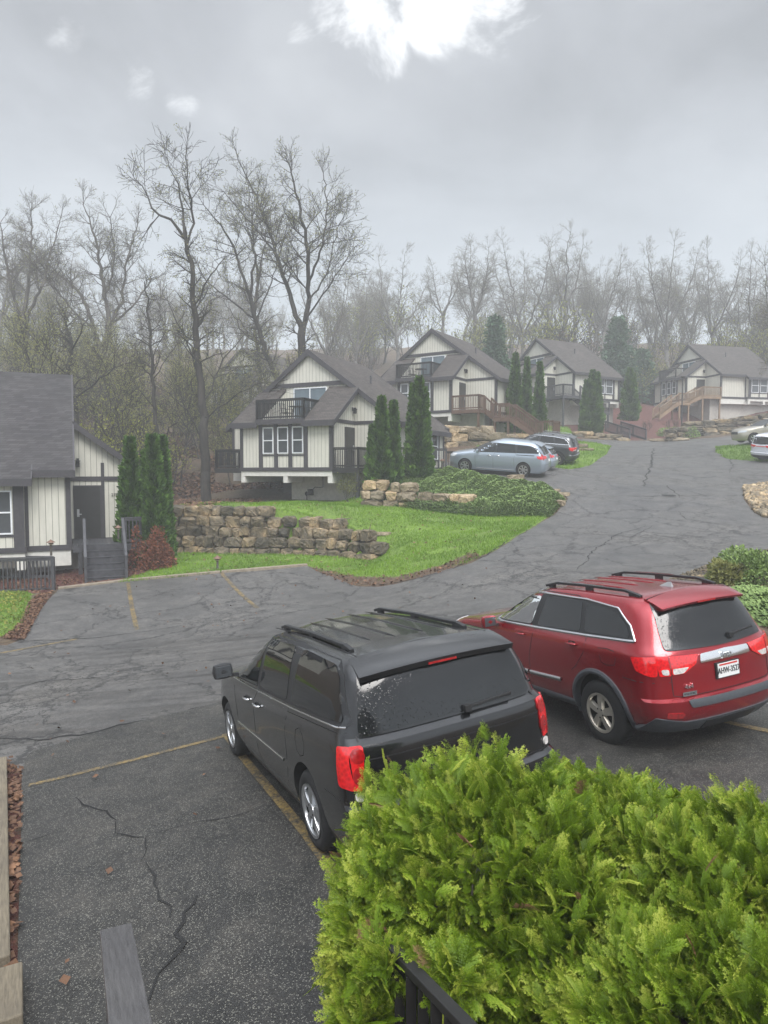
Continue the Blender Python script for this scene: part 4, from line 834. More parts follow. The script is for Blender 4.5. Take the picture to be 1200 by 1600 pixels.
def bm_obj(bm, name, mat, parent, smooth=True, ang=38):
    me = bpy.data.meshes.new(name); 
    if smooth:
        for f in bm.faces: f.smooth = True
        for e in bm.edges:
            if len(e.link_faces) == 2 and e.calc_face_angle(0) > math.radians(ang): e.smooth = False
    bm.to_mesh(me); bm.free(); me.materials.append(mat); o = bpy.data.objects.new(name, me); col.objects.link(o); o.parent = parent; return o
def join_bm(bms):
    out = bmesh.new()
    for b in bms: me = bpy.data.meshes.new('t'); b.to_mesh(me); out.from_mesh(me); b.free(); bpy.data.meshes.remove(me)
    return out
def side(B, sg): return lambda y, z: (sg*float(B.X(y, z)), y, z)
def rear(B): return lambda x, z: (x, float(B.Y(x, z)), z)
def roofm(B): return lambda x, y: (x, y, float(B.Tz(x, y)))
def ribbon(P, w, fmap, off=.002, step=.08, closed=False):
    P = [np.array(p, float) for p in P]; Q = []
    if closed: P = P+[P[0]]
    for a, b in zip(P[:-1], P[1:]): n = max(1, int(np.linalg.norm(b-a)/step)); Q += [a+(b-a)*i/n for i in range(n)]
    Q.append(P[-1]); Q = np.array(Q); t = np.gradient(Q, axis=0); t /= np.linalg.norm(t, axis=1)[:, None]+1e-9; nn = np.stack([-t[:, 1], t[:, 0]], 1)
    bm = bmesh.new(); c = Vector((0, 1.3, .8)); prev = None
    for q, n in zip(Q, nn):
        pa = []
        for s_, o_ in ((-1, -.004), (-1, off), (1, off), (1, -.004)):
            a, b = q+n*w/2*s_; p = Vector(fmap(a, b)); e = .004; nn_ = (Vector(fmap(a+e, b))-Vector(fmap(a-e, b))).cross(Vector(fmap(a, b+e))-Vector(fmap(a, b-e))).normalized()
            if nn_.dot(p-c) < 0: nn_ = -nn_
            pa.append(bm.verts.new(p+nn_*o_))
        if prev:
            for k in range(3): bm.faces.new((prev[k], prev[k+1], pa[k+1], pa[k]))
        prev = pa
    return bm
def cut(o, cutters, mats):
    """subtract closed cutter meshes, then freeze"""
    for bm in cutters:
        me = bpy.data.meshes.new('c'); bmesh.ops.recalc_face_normals(bm, faces=bm.faces); bm.to_mesh(me); bm.free(); me.materials.append(mats); c = bpy.data.objects.new('c', me); col.objects.link(c)
        m = o.modifiers.new('x', 'BOOLEAN'); m.operation = 'DIFFERENCE'; m.object = c; m.solver = 'EXACT'; m.material_mode = 'TRANSFER'
        dg = bpy.context.evaluated_depsgraph_get(); me2 = bpy.data.meshes.new_from_object(o.evaluated_get(dg), preserve_all_data_layers=True, depsgraph=dg)
        o.modifiers.clear(); o.data = me2; bpy.data.objects.remove(c)
    bm = bmesh.new(); bm.from_mesh(o.data)
    for f in bm.faces: f.smooth = True
    for e in bm.edges:
        e.smooth = not (len(e.link_faces) == 2 and (e.calc_face_angle(0) > math.radians(30) or e.link_faces[0].material_index != e.link_faces[1].material_index))
    bm.to_mesh(o.data); bm.free()
def cyl_bm(y, z, r, x0, x1, k=40):
    bm = bmesh.new(); a = [bm.verts.new((x0, y+r*math.cos(2*math.pi*i/k), z+r*math.sin(2*math.pi*i/k))) for i in range(k)]; b = [bm.verts.new((x1, v.co.y, v.co.z)) for v in a]
    bm.faces.new(a[::-1]); bm.faces.new(b)
    for i in range(k): bm.faces.new((a[i], a[(i+1) % k], b[(i+1) % k], b[i]))
    return bm
def prism_bm(P, x0, x1):
    bm = bmesh.new(); a = [bm.verts.new((x0, p[0], p[1])) for p in P]; b = [bm.verts.new((x1, p[0], p[1])) for p in P]; n = len(P); bm.faces.new(a[::-1]); bm.faces.new(b)
    for i in range(n): bm.faces.new((a[i], a[(i+1) % n], b[(i+1) % n], b[i]))
    return bm
def wheel(par, x, y, r, rim, style, mat, w_=.225):
    sg = 1 if x > 0 else -1; t = thing('wheel', None, None, (x, y, r)); t.parent = par
    xo = 0; prof = [(rim-.01, -.02), (rim+.01, -.004), (rim+.03, .004), (r*.88, .002), (r-.022, -.012), (r-.004, -.032), (r, -.06), (r, -w_+.05), (r-.02, -w_+.01), (rim, -w_)]
    mb = MB(); mb.lathe([(a, sg*b) for a, b in prof], (0, 0, 0), 'x', 48)
    for k in range(48):   # tread grooves read as small blocks
        a = 2*math.pi*k/48
        if k % 2: mb.M = Matrix.Rotation(a, 4, 'X'); mb.box((min(-sg*.055, -sg*(w_-.05)), -.008, r-.004), (max(-sg*.055, -sg*(w_-.05)), .008, r+.003)); mb.M = Matrix.Identity(4)
    mb.obj('tyre', MATS['rubber'], t, smooth='x')
    mb = MB(); mb.lathe([(rim, -sg*.01), (rim, sg*.004), (rim-.018, sg*.002), (rim-.025, -sg*.02), (rim-.03, -sg*.16), (.0, -sg*.17)], (0, 0, 0), 'x', 48, mi=1); mb.lathe([(rim+.004, -sg*.01), (rim+.004, sg*.006), (rim-.02, sg*.003), (rim-.026, -sg*.02)], (0, 0, 0), 'x', 48)
    def spoke(a, r0, r1, w0, w1, dx0, dx1, tk=.035):
        pts_ = []
        for rr, ww, dx in ((r0, w0, dx0), ((r0+r1)*.5, (w0+w1)*.47, (dx0+dx1)*.5+.006), (r1, w1, dx1)): pts_.append((rr, ww, dx))
        vs = []; ca, sa = math.cos(a), math.sin(a)
        for rr, ww, dx in pts_:
            for s_, d_ in ((-1, -tk), (-.75, 0), (.75, 0), (1, -tk)): u = ww/2*s_; vs.append((sg*(dx+d_), rr*ca-u*sa, rr*sa+u*ca))
        fs = [(4*i+j, 4*i+j+1, 4*i+5+j, 4*i+4+j) for i in range(2) for j in range(3)]+[(0, 1, 2, 3), (8, 9, 10, 11)]; mb.add(vs, fs, 0)
    n = {'five': 5, 'twin': 5, 'seven': 7}[style]
    for i in range(n):
        a = 2*math.pi*i/n+.35
        if style == 'five': spoke(a, .045, rim-.012, .085, .115, .0, -.012)
        elif style == 'twin': spoke(a-.13, .04, rim-.012, .05, .05, -.005, -.008); spoke(a+.20, .04, rim-.012, .055, .085, -.005, -.008)
        else: spoke(a-.10, .04, rim-.01, .035, .045, -.01, -.006); spoke(a+.12, .04, rim-.01, .035, .045, -.01, -.006)
    mb.lathe([(.07, -sg*.03), (.065, sg*.002), (.03, sg*.008), (.0, sg*.008)], (0, 0, 0), 'x', 20)
    for i in range(5): a = 2*math.pi*(i+.5)/5+.35; mb.lathe([(.011, -sg*.02), (.011, sg*.006), (0, sg*.008)], (0, .052*math.cos(a), .052*math.sin(a)), 'x', 8, mi=1)
    mb.obj('rim', [MATS[mat], MATS['wheel_well']], t, smooth='x')
    return t
def Rm(yaw, p, r): return Matrix.Rotation(yaw, 3, 'Z') @ Matrix.Rotation(p, 3, 'X') @ Matrix.Rotation(r, 3, 'Y')
def on_ground(x, y, yaw, wb=3.0, lift=.02):
    f = (-math.sin(yaw), math.cos(yaw)); s = (math.cos(yaw), math.sin(yaw)); q = lambda a, b: H(x+f[0]*a+s[0]*b, y+f[1]*a+s[1]*b)
    p = math.atan(((q(wb, 0))-(q(0, 0)))/wb); r = -math.atan((q(wb/2, .8)-q(wb/2, -.8))/1.6); return (x, y, q(0, 0)+lift), Rm(yaw, p, r).to_euler()
def mirror(par, paint, x, y, z, s=1.0):
    sg = 1 if x > 0 else -1; bm = bmesh.new(); bmesh.ops.create_cube(bm, size=1); bmesh.ops.subdivide_edges(bm, edges=bm.edges, cuts=3, use_grid_fill=True)
    for v in bm.verts: c = v.co.copy(); l = max(abs(c.x), abs(c.y), abs(c.z)); d = c.normalized()*l*1.15; v.co = c.lerp(d, .5); v.co.x *= .22*s; v.co.y *= .12*s*(1-.3*(v.co.y > 0)); v.co.z *= .17*s; v.co += Vector((x+sg*.02, y, z))
    o = bm_obj(bm, 'mirror', MATS[paint], par, ang=80)
    mb = MB(); mb.bar((x-sg*.16, y+.02, z-.07), (x, y+.01, z-.06), .07, .035); mb.obj('mirror_arm', MATS['black_plastic'], o)
    mb = MB(); mb.box((x+sg*.02-.088*s, y-.062*s, z-.064*s), (x+sg*.02+.088*s, y-.052*s, z+.064*s)); mb.obj('mirror_glass', MATS['window_glass'], o, bev=.01)
def car(name, label, cat, sp, detail=1):
    t = thing(name, label, cat); B = Body(**sp['body']); paint = MATS[sp['paint']]; wb = sp['wb']; r = sp['r']; th = sp['th']; ar = sp.get('ar', r+.06)
    bm = B.mesh(); body = bm_obj(bm, 'body', paint, t); body.data.materials.append(MATS['wheel_well'])
    cutters = []
    for y in (0, wb):
        for sg in (-1, 1): cutters.append(cyl_bm(y, r+.015, ar, sg*(th-.32), sg*1.3))
    cut(body, cutters, MATS['wheel_well'])
    if sp.get('see'):
        cut(body, [prism_bm([(np.mean([q[0] for q in P])+(p[0]-np.mean([q[0] for q in P]))*.965, np.mean([q[1] for q in P])+(p[1]-np.mean([q[1] for q in P]))*.94) for p in P], -1.3, 1.3) for P in sp['see']], MATS['cabin_dark'])
    # windows
    if 'seal' in sp and sp['seal']:
        for sg in (-1, 1):
            P = sp['seal']
            bm = join_bm([patch_bm(rounded(q, .05), side(B, sg), .005, .10, .008) for q in P]); o = bm_obj(bm, 'window_surround', MATS['black_plastic'], t)
    for P, kind in sp['side']:
        for sg in (-1, 1):
            bm = patch_bm(rounded(P, sp.get('wr', .05)), side(B, sg), .009, .10, .004 if kind == 'clear' else .01); bm_obj(bm, 'side_window', MATS['glass_clear' if kind == 'clear' else 'glass_tinted'], t)
    if detail:
        bm = patch_bm(rounded(sp['rglass'], .05), rear(B), .012, .10, .03); g_ = bm_obj(bm, 'rear_window', MATS['glass_rear'], t)
        for w1, w2 in sp.get('wiper', []):
            P = [Vector((a[0], float(B.Y(a[0], a[1]))-.022, a[1])) for a in (w1, w2)]; mb = MB(); mb.bar(P[0], P[1], .022, .02); q = P[0].lerp(P[1], .25); mb.bar(q+Vector((0, .008, -.012)), P[1]+Vector((0, .008, -.012)), .012, .016); mb.box(P[0]-Vector((.03, .03, .03)), P[0]+Vector((.03, .02, .025))); mb.obj('wiper', MATS['rubber'], t, bev=.004)
    else:
        bm = patch_bm(rounded(sp['rglass'], .05), rear(B), .004, .14, .02); bm_obj(bm, 'rear_window', MATS['glass_tinted'], t)
    if sp.get('see'):
        for P in sp['see']:
            for sg in (-1, 1): bm_obj(ribbon(rounded(P, .04), .022, side(B, sg), .006, closed=True), 'window_seal', MATS['black_plastic'], t)
    # windshield: a pane laid on the raked front of the cabin
    ws = sp['ws']; fr = lambda a, z: (a*float(ipl(z, B.Z, B.Wd)), float(ipl(z, B.Z, B.YF))-B.Lf+B.Lf*(1-min(.999, abs(a))**B.nf)**(1/B.nf), z)
    bm = patch_bm(rounded([(-.86, ws[0]), (.86, ws[0]), (.84, ws[1]), (-.84, ws[1])], .05), fr, .004, .1, .01); bm_obj(bm, 'windshield', MATS['glass_tinted'], t)
    # lamps
    for k, mat in (('tail', 'lamp_red'), ('taild', 'lamp_red_dark'), ('tailc', 'lamp_clear')):
        for sg in (-1, 1):
            bms = []
            for q in sp.get(k+'_s', []): bms.append(patch_bm(rounded(q, .02), side(B, sg), .012 if k == 'tail' else .016, .05, .03))
            for q in sp.get(k+'_r', []): bms.append(patch_bm(rounded([(a*sg, b) for a, b in q], .02), rear(B), .012 if k == 'tail' else .016, .05, .03))
            if bms: bm_obj(join_bm(bms), 'tail_lamp' if k != 'tailc' else 'reversing_lamp', MATS[mat], t)
    for sg in (-1, 1):
        bm = patch_bm(rounded([(sg*a, b) for a, b in sp['head']], .04), fr, .008, .06, .03); bm_obj(bm, 'headlight', MATS['head_clear'], t)
    bm = patch_bm(rounded(sp.get('grille', [(-.5, .62), (.5, .62), (.45, .80), (-.45, .80)]), .03), fr, .006, .1, .02); bm_obj(bm, 'grille', MATS['black_plastic'], t)
    # seams, handles, mouldings
    bms = [ribbon(q, sp.get('sw', .008), side(B, sg), .0012) for sg in (-1, 1) for q in sp['seams']]+[ribbon(q, .009, rear(B), .0012) for q in sp.get('rseams', [])]+[ribbon(q, .010, roofm(B), .0015) for q in sp.get('rfseams', [])]
    bm_obj(join_bm(bms), 'panel_gap', MATS['seam'], t)
    for q, w_, mat, off, nm in sp.get('mould', []):
        for sg in (-1, 1): bm_obj(ribbon(q, w_, side(B, sg), off), nm, MATS[mat], t)
    for y, z in sp['handles']:
        for sg in (-1, 1):
            X_ = float(B.X(y, z)); mb = MB(); P = [(sg*(X_+dx), y+dy, z) for dx, dy in ((.0, -.10), (.030, -.085), (.038, 0), (.030, .075), (.0, .09))]; mb.tube(P, [.012, .014, .015, .014, .012], 8); mb.obj('door_handle', MATS[sp.get('hmat', sp['paint'])], t, smooth='all')
            bm = patch_bm(rounded([(y-.07, z-.03), (y+.06, z-.03), (y+.06, z+.03), (y-.07, z+.03)], .028), side(B, sg), .0012, .1, .004); bm_obj(bm, 'handle_cup', MATS['seam'], t)
    for sg in (-1, 1): mirror(t, sp.get('mmat', sp['paint']), sg*sp['mir'][0], sp['mir'][1], sp['mir'][2])
    # wheels
    for y in (0, wb):
        for sg in (-1, 1): wheel(t, sg*th, y, r, sp['rim'], sp['style'], sp.get('alloy', 'alloy'))
    # arches
    if 'flare' in sp:
        fw, mat = sp['flare']
        for y in (0, wb):
            for sg in (-1, 1):
                bm = bmesh.new(); prev = None
                for a in np.linspace(math.radians(sp.get('fa', (-22, 202))[0]), math.radians(sp.get('fa', (-22, 202))[1]), 30):
                    row = []
                    for rr, o_ in ((ar-.012, -.06), (ar-.012, .022), (ar+fw*.35, .030), (ar+fw, .018), (ar+fw+.004, -.01)):
                        yy = y+rr*math.cos(a); zz = r+.015+rr*math.sin(a); xx = float(B.X(yy, max(zz, B.Z[0]+.02))); row.append(bm.verts.new((sg*(xx+o_), yy, zz)))
                    if prev:
                        for k in range(4): bm.faces.new((prev[k], prev[k+1], row[k+1], row[k]))
                    prev = row
                bmesh.ops.recalc_face_normals(bm, faces=bm.faces); bm_obj(bm, 'wheel_arch', MATS[mat], t)
    # cladding / bumper patches
    for q, mat, off, nm in sp.get('rpatch', []): bm_obj(patch_bm(rounded(q, .02), rear(B), off, .08, .03), nm, MATS[mat], t)
    for q, mat, off, nm in sp.get('spatch', []):
        for sg in (-1, 1): bm_obj(patch_bm(rounded(q, .015), side(B, sg), off, .12, .02), nm, MATS[mat], t)
    # roof furniture
    for x, y0, y1, mat, mat2 in sp.get('rails', []):
        for sg in (-1, 1):
            ys = np.linspace(y0, y1, 15); P = []
            for i, y in enumerate(ys): e = min(i, 14-i); P.append((sg*x*(1-.0), y, float(B.Tz(x, y))+(.005 if e == 0 else .028 if e == 1 else sp.get('rh', .045))))
            mb = MB()
            for a, b in zip(P[:-1], P[1:]): mb.bar(a, b, .045, .03)
            o = mb.obj('roof_rail', MATS[mat], t, bev=.006)
            if mat2:
                mb = MB()
                for a, b in zip(P[2:9], P[3:10]): mb.bar((a[0], a[1], a[2]+.018), (b[0], b[1], b[2]+.018), .03, .008)
                mb.obj('rail_strip', MATS[mat2], o)
            mb = MB()
            for i in (1, 7, 13): mb.box((P[i][0]-.022, P[i][1]-.05, float(B.Tz(x, P[i][1]))-.02), (P[i][0]+.022, P[i][1]+.05, P[i][2]-.004))
            mb.obj('rail_foot', MATS['black_plastic'], o)
    if sp.get('ribs'):
        mb = MB()
        for x, y0, y1 in sp['ribs']:
            ys = np.linspace(y0, y1, 10); mb.tube([(x, y, float(B.Tz(x, y))+.001) for y in ys], [.002]+[.011]*8+[.002], 6)
        o = mb.obj('roof_rib', paint, t, smooth='all')
    if 'spoiler' in sp:
        s_ = sp['spoiler']; w1, y1, w0, y0, zt, drop = s_   # trailing half width, y; leading half width, y
        bm = bmesh.new(); n = 16; rows = []
        for i in range(n+1):
            a = -1+2*i/n; bow = .035*(a*a); xT = a*w1; xL = a*w0; zL = float(B.Tz(xL, y0))+.004; zT = zt-.03*a*a; edge = .012*(abs(a) > .97)
            P = [(xL, y0, zL-.03), (xL, y0, zL), ((xL+xT)/2, (y0+y1)/2+bow*.5, (zL+zT)/2+.012-edge), (xT, y1+bow+.02, zT+.006-edge), (xT, y1+bow, zT-.012), (xT*.99, y1+bow+.012, zT-drop), (xT*.97, y1+bow+.07, zT-drop-.008), (xT*.95, y0+.05, zL-.10)]
            rows.append([bm.verts.new(p) for p in P])
        for i in range(n):
            for k in range(7): bm.faces.new((rows[i][k], rows[i][k+1], rows[i+1][k+1], rows[i+1][k]))
            bm.faces.new((rows[i][7], rows[i][0], rows[i+1][0], rows[i+1][7]))
        bm.faces.new(rows[0]); bm.faces.new(rows[-1][::-1]); bmesh.ops.recalc_face_normals(bm, faces=bm.faces); so = bm_obj(bm, 'spoiler', paint, t, ang=50)
        mb = MB(); mb.box((-.13, y1-.002, zt-drop+.004), (.13, y1+.02, zt-drop+.020)); mb.obj('brake_light', MATS['lamp_red_dark'], so)
    return t, B
def interior(t, B, rows_, dash):
    mb = MB()
    for y in rows_:
        for x in (-.36, .36): mb.box((x-.22, y-.02, .75), (x+.22, y+.10, 1.28)); mb.box((x-.11, y, 1.30), (x+.11, y+.07, 1.46))
    mb.obj('seat', MATS['seat_beige'], t, bev=.03)
    mb = MB(); mb.box((-.68, dash, .95), (.68, dash+.25, 1.13)); mb.obj('dashboard', MATS['cabin_dark'], t, bev=.03)
    pts_ = []; c = Vector((-.36, dash-.12, 1.17))
    for i in range(21): a = 2*math.pi*i/20; pts_.append(c+Vector((.18*math.cos(a), .07*math.sin(a), .17*math.sin(a))))
    mb = MB(); mb.tube(pts_, .015, 6, cap=False); mb.bar(c-Vector((.17, 0, 0)), c+Vector((.17, 0, 0)), .03, .03); mb.obj('steering_wheel', MATS['rubber'], t, smooth='all')
VAN = dict(paint='paint_graphite', wb=3.078, r=.345, th=.955, ar=.405, rim=.225, style='twin', alloy='alloy', sw=.008,
 body=dict(lv=[(.20,.88,-1.00,3.92),(.30,.93,-1.08,4.0),(.45,.962,-1.11,4.03),(.60,.975,-1.12,4.03),(.66,.975,-1.11,4.02),(.69,.972,-1.06,4.01),(.80,.972,-1.05,3.98),(.92,.970,-1.06,3.90),(1.02,.962,-1.065,3.66),(1.10,.948,-1.06,3.25),(1.125,.942,-1.05,3.05),(1.17,.930,-.985,2.84),(1.32,.890,-.955,2.52),(1.46,.850,-.92,2.24),(1.58,.805,-.885,2.0),(1.655,.765,-.85,1.84),(1.695,.72,-.80,1.68),(1.715,.66,-.74,1.52)], Lr=.26, nr=3.4, Lf=.8, nf=2.5, crown=.035, dz=((-1, -.035), (-.3, -.006), (.6, .012), (1.4, 0), (2.2, -.03), (3, -.05))),
 see=[[(2.42,1.13),(1.48,1.175),(1.42,1.63),(1.80,1.60),(2.12,1.45)]],
 seal=[[(1.48,1.145),(-.90,1.25),(-.72,1.60),(-.55,1.685),(.4,1.71),(1.42,1.69)]],
 side=[([(2.45,1.135),(1.50,1.175),(1.42,1.655),(1.80,1.62),(2.14,1.46)],'clear'),([(1.38,1.18),(.46,1.215),(.50,1.68),(1.32,1.66)],'t'),([(.33,1.22),(-.84,1.28),(-.68,1.58),(-.52,1.655),(.28,1.68)],'t')],
 rglass=[(-.80,1.185),(.80,1.185),(.74,1.45),(.68,1.66),(-.68,1.66),(-.74,1.45)], wiper=[((.13,1.205),(.58,1.225))], ws=(1.19,1.63),
 tail_s=[[(-.865,.84),(-.85,1.125),(-.955,1.125),(-.975,.80)]], tail_r=[[(.80,1.125),(.90,1.125),(.89,.81),(.84,.79),(.815,.95)]], taild_r=[[(.80+.048*math.cos(a)+.045, 1.06+.055*math.sin(a)) for a in np.linspace(0, 5.9, 14)], [(.80+.042*math.cos(a)+.05, .91+.07*math.sin(a)) for a in np.linspace(0, 5.9, 14)]], tailc_r=[[(.83,.77),(.89,.79),(.89,.73),(.84,.72)]],
 head=[(.45,.72),(.93,.78),(.93,.92),(.5,.88)], seams=[[(2.50,1.12),(2.50,.9),(2.42,.5),(2.40,.32)],[(1.44,1.70),(1.45,1.14),(1.63,.98),(1.66,.45),(1.62,.32)],[(.40,1.70),(.40,1.16),(.50,.95),(.52,.58),(.62,.42)],[(1.44,1.70),(.9,1.715),(.40,1.712)],[(-.06,.93),(-.02,1.02),(.07,1.055),(.16,1.02),(.19,.93),(.16,.84),(.07,.81),(-.02,.84),(-.06,.93)],[(.42,1.125),(-.95,1.215)],[(-.5,.70),(-1.0,.72)]],
 rseams=[[(-.84,.70),(-.81,1.18)],[(.84,.70),(.81,1.18)],[(-.93,.705),(.93,.705)],[(-.82,1.02),(.82,1.02)]], rfseams=[[(-.63,-.62),(0,-.57),(.63,-.62)],[(-.60,1.7),(-.60,-.6)],[(.60,1.7),(.60,-.6)]],
 mould=[([(2.46,.585),(.62,.63)],.022,'chrome',.008,'side_moulding'),([(2.55,1.095),(1.4,1.13),(.3,1.175),(-.86,1.245)],.016,'chrome',.010,'beltline_strip'),([(2.4,.27),(.45,.27)],.10,'black_plastic',.004,'sill')],
 handles=[(1.88,.975),(1.44,.985)], hmat='chrome', mir=(1.10,2.30,1.24), mmat='black_plastic', rails=[(.56,1.55,-.40,'black_plastic',None)], rh=.024, ribs=[(.40,1.5,-.33),(.18,1.5,-.30),(-.09,1.5,-.28),(-.30,1.4,-.2)],
 spoiler=(.72,-.93,.68,-.60,1.645,.055), rpatch=[([(-.5,.35),(.5,.35),(.5,.50),(-.5,.50)],'black_plastic',.004,'bumper_insert')])
JEEP = dict(paint='paint_red', wb=2.915, r=.375, th=.945, ar=.455, rim=.225, style='five', alloy='alloy_beige', sw=.009,
 body=dict(lv=[(.30,.84,-.88,3.66),(.40,.90,-.98,3.76),(.50,.93,-1.03,3.80),(.60,.945,-1.055,3.82),(.665,.95,-1.06,3.82),(.69,.95,-.995,3.82),(.80,.955,-.985,3.82),(.93,.955,-.985,3.80),(1.05,.95,-.975,3.72),(1.12,.945,-.96,3.42),(1.165,.93,-.94,2.85),(1.20,.915,-.915,2.50),(1.32,.865,-.865,2.28),(1.46,.812,-.81,2.02),(1.56,.77,-.765,1.82),(1.64,.725,-.715,1.62),(1.685,.675,-.665,1.44),(1.70,.62,-.61,1.25)], Lr=.42, nr=2.7, Lf=.6, nf=2.8, crown=.04, dz=((-1, -.02), (-.3, 0), (.6, .014), (1.3, .008), (2, -.02))),
 see=[[(2.18,1.235),(1.30,1.25),(1.22,1.58),(1.62,1.58),(1.9,1.47)]],
 seal=[[(1.29,1.215),(-.60,1.265),(-.50,1.42),(-.26,1.58),(.3,1.63),(1.21,1.64)]],
 side=[([(2.20,1.235),(1.30,1.25),(1.20,1.61),(1.63,1.585),(1.94,1.46)],'clear'),([(1.16,1.25),(.30,1.275),(.36,1.61),(1.08,1.62)],'t'),([(.22,1.28),(-.53,1.30),(-.46,1.42),(-.24,1.555),(.28,1.60)],'t')],
 rglass=[(-.70,1.175),(0,1.155),(.70,1.175),(.66,1.40),(.60,1.66),(-.60,1.66),(-.66,1.40)], wiper=[((.16,1.235),(.56,1.26))], ws=(1.23,1.58),
 tail_s=[[(-.60,1.125),(-.66,.99),(-.80,.93),(-.84,.93),(-.84,1.13)]], tail_r=[[(.70,1.13),(.82,1.13),(.81,.93),(.70,.93)],[(.69,1.125),(.36,1.115),(.41,1.02),(.56,.94),(.69,.935)]],
 tailc_r=[[(.68,1.0),(.50,1.0),(.57,.945),(.68,.94)],[(.72,1.0),(.79,1.0),(.78,.945),(.72,.94)]], taild_r=[[(.69,1.118),(.70,.936),(.705,.936),(.705,1.118)]],
 head=[(.5,.92),(.93,.95),(.93,1.06),(.55,1.05)], grille=[(-.45,.80),(.45,.80),(.45,1.02),(-.45,1.02)],
 seams=[[(2.24,1.20),(2.2,.9),(2.12,.40)],[(1.20,1.62),(1.21,1.2),(1.35,.8),(1.37,.36)],[(.27,1.62),(.17,1.22),(.20,1.05),(.36,.86),(.45,.80)],[(1.75,1.635),(1.2,1.675),(.5,1.67),(.33,1.63)],[(-.09,1.06),(-.06,1.14),(-.2,1.155),(-.33,1.14),(-.36,1.06),(-.33,.985),(-.2,.97),(-.11,.99),(-.09,1.06)],[(-.45,.88),(-.90,.86)]],
 rseams=[[(-.70,1.15),(-.70,.72),(-.62,.70),(.62,.70),(.70,.72),(.70,1.15)]], rfseams=[[(-.60,-.54),(0,-.48),(.60,-.54)]],
 mould=[([(2.36,1.205),(1.2,1.222),(.2,1.245),(-.60,1.275)],.030,'chrome',.012,'beltline_strip'),([(2.34,1.205),(2.0,1.475),(1.66,1.615),(1.2,1.65),(.3,1.64),(-.26,1.59),(-.50,1.43),(-.60,1.275)],.018,'chrome',.012,'window_trim'),([(2.1,.60),(1.39,.615)],.045,'alloy',.02,'side_moulding'),([(1.35,.615),(.68,.64)],.045,'alloy',.02,'side_moulding'),([(2.45,.37),(.45,.37)],.10,'grey_plastic',.012,'sill')],
 handles=[(1.52,1.105),(.42,1.125)], mir=(1.07,2.10,1.22), mmat='paint_red', rails=[(.56,1.35,-.42,'black_plastic','chrome')], rh=.05, ribs=[(.32,1.2,.1),(.12,1.2,.1),(-.12,1.2,.1),(-.32,1.2,.1)], flare=(.045,'grey_plastic'), fa=(-14,190),
 spoiler=(.60,-.80,.60,-.50,1.645,.035),
 rpatch=[([(-.36,1.02),(.36,1.02),(.34,1.11),(0,1.12),(-.34,1.11)],'chrome',.02,'chrome_bar'),([(-.60,.668),(.60,.668),(.56,.595),(-.56,.595)],'grey_plastic',.012,'bumper_step'),([(-.90,.31),(.90,.31),(.88,.50),(.6,.44),(-.6,.44),(-.88,.50)],'grey_plastic',.012,'bumper_skirt'),([(-.36,.31),(.36,.31),(.36,.42),(-.36,.42)],'black_plastic',.018,'bumper_insert'),([(-.80,.50),(-.64,.49),(-.63,.545),(-.80,.555)],'lamp_red_dark',.01,'rear_reflector'),([(.80,.50),(.64,.49),(.63,.545),(.80,.555)],'lamp_red_dark',.01,'rear_reflector')])
v, VB = car('minivan', 'dark graphite minivan parked behind the bright green hedge, left of the red vehicle', 'minivan', VAN)
v.location = (.265, 6.259, -3.195); v.rotation_euler = Rm(.443, -.103, -.082).to_euler(); interior(v, VB, (1.35,), 2.05)
j, JB = car('sport_utility_vehicle', 'red four wheel drive estate with chrome window trim and a white number plate', 'suv', JEEP)
j.location = (3.407, 8.237, -3.085); j.rotation_euler = Rm(.391, -.084, -.071).to_euler(); interior(j, JB, (1.25,), 1.95)
# plate, letters, antenna
mb = MB(); yp = float(JB.Y(.10, .90)); fr_ = lambda dy: Matrix.Translation((.0, yp-dy, .90)) @ Matrix.Rotation(math.radians(90), 4, 'X')
mb.box((-.17, yp-.02, .815), (.17, yp+.02, .985)); po = mb.obj('number_plate', MATS['black_plastic'], j, bev=.006)
mb = MB(); mb.box((-.152, yp-.026, .826), (.152, yp-.021, .976)); mb.obj('plate_face', MATS['plate_white'], po)
text_part('AHW-3527', .078, po, 'plate_ink', Matrix.Translation((0, yp-.028, .895)) @ Matrix.Rotation(math.radians(90), 4, 'X') @ Matrix.Diagonal((.86, 1.15, 1, 1)))
mb = MB(); mb.box((-.13, yp-.029, .952), (.13, yp-.0265, .968)); mb.obj('plate_band', MATS['plate_red'], po)
yc = float(JB.Y(0, 1.065)); text_part('Jeep', .085, j, 'alloy', Matrix.Translation((0, yc-.026, 1.066)) @ Matrix.Rotation(math.radians(90), 4, 'X'), 'emblem', .008)
y4 = float(JB.Y(.5, .8)); Mr = lambda z, s: Matrix.Translation((-.53, y4-.008, z)) @ Matrix.Rotation(math.radians(-8), 4, 'Z') @ Matrix.Rotation(math.radians(90), 4, 'X')
text_part('4x4', .07, j, 'chrome', Mr(.80, 1), 'badge', .006)
mb = MB(); mb.M = Mr(.725, 1); mb.box((-.085, -.022, 0), (.085, .022, .006)); mb.obj('badge_plate', MATS['chrome'], j); text_part('FLEX FUEL', .03, j, 'plate_ink', Mr(.725, 1) @ Matrix.Translation((0, 0, .008)), 'badge_lettering', .002)
mb = MB(); zt = float(JB.Tz(0, -.25)); mb.add([(-.02, -.32, zt-.004), (.02, -.32, zt-.004), (.015, -.12, zt-.004), (-.015, -.12, zt-.004), (0, -.31, zt+.055), (0, -.25, zt+.05)], [(0, 1, 2, 3), (0, 4, 5, 3), (1, 2, 5, 4), (0, 1, 4), (3, 5, 2)]); mb.obj('antenna_fin', MATS['alloy'], j)
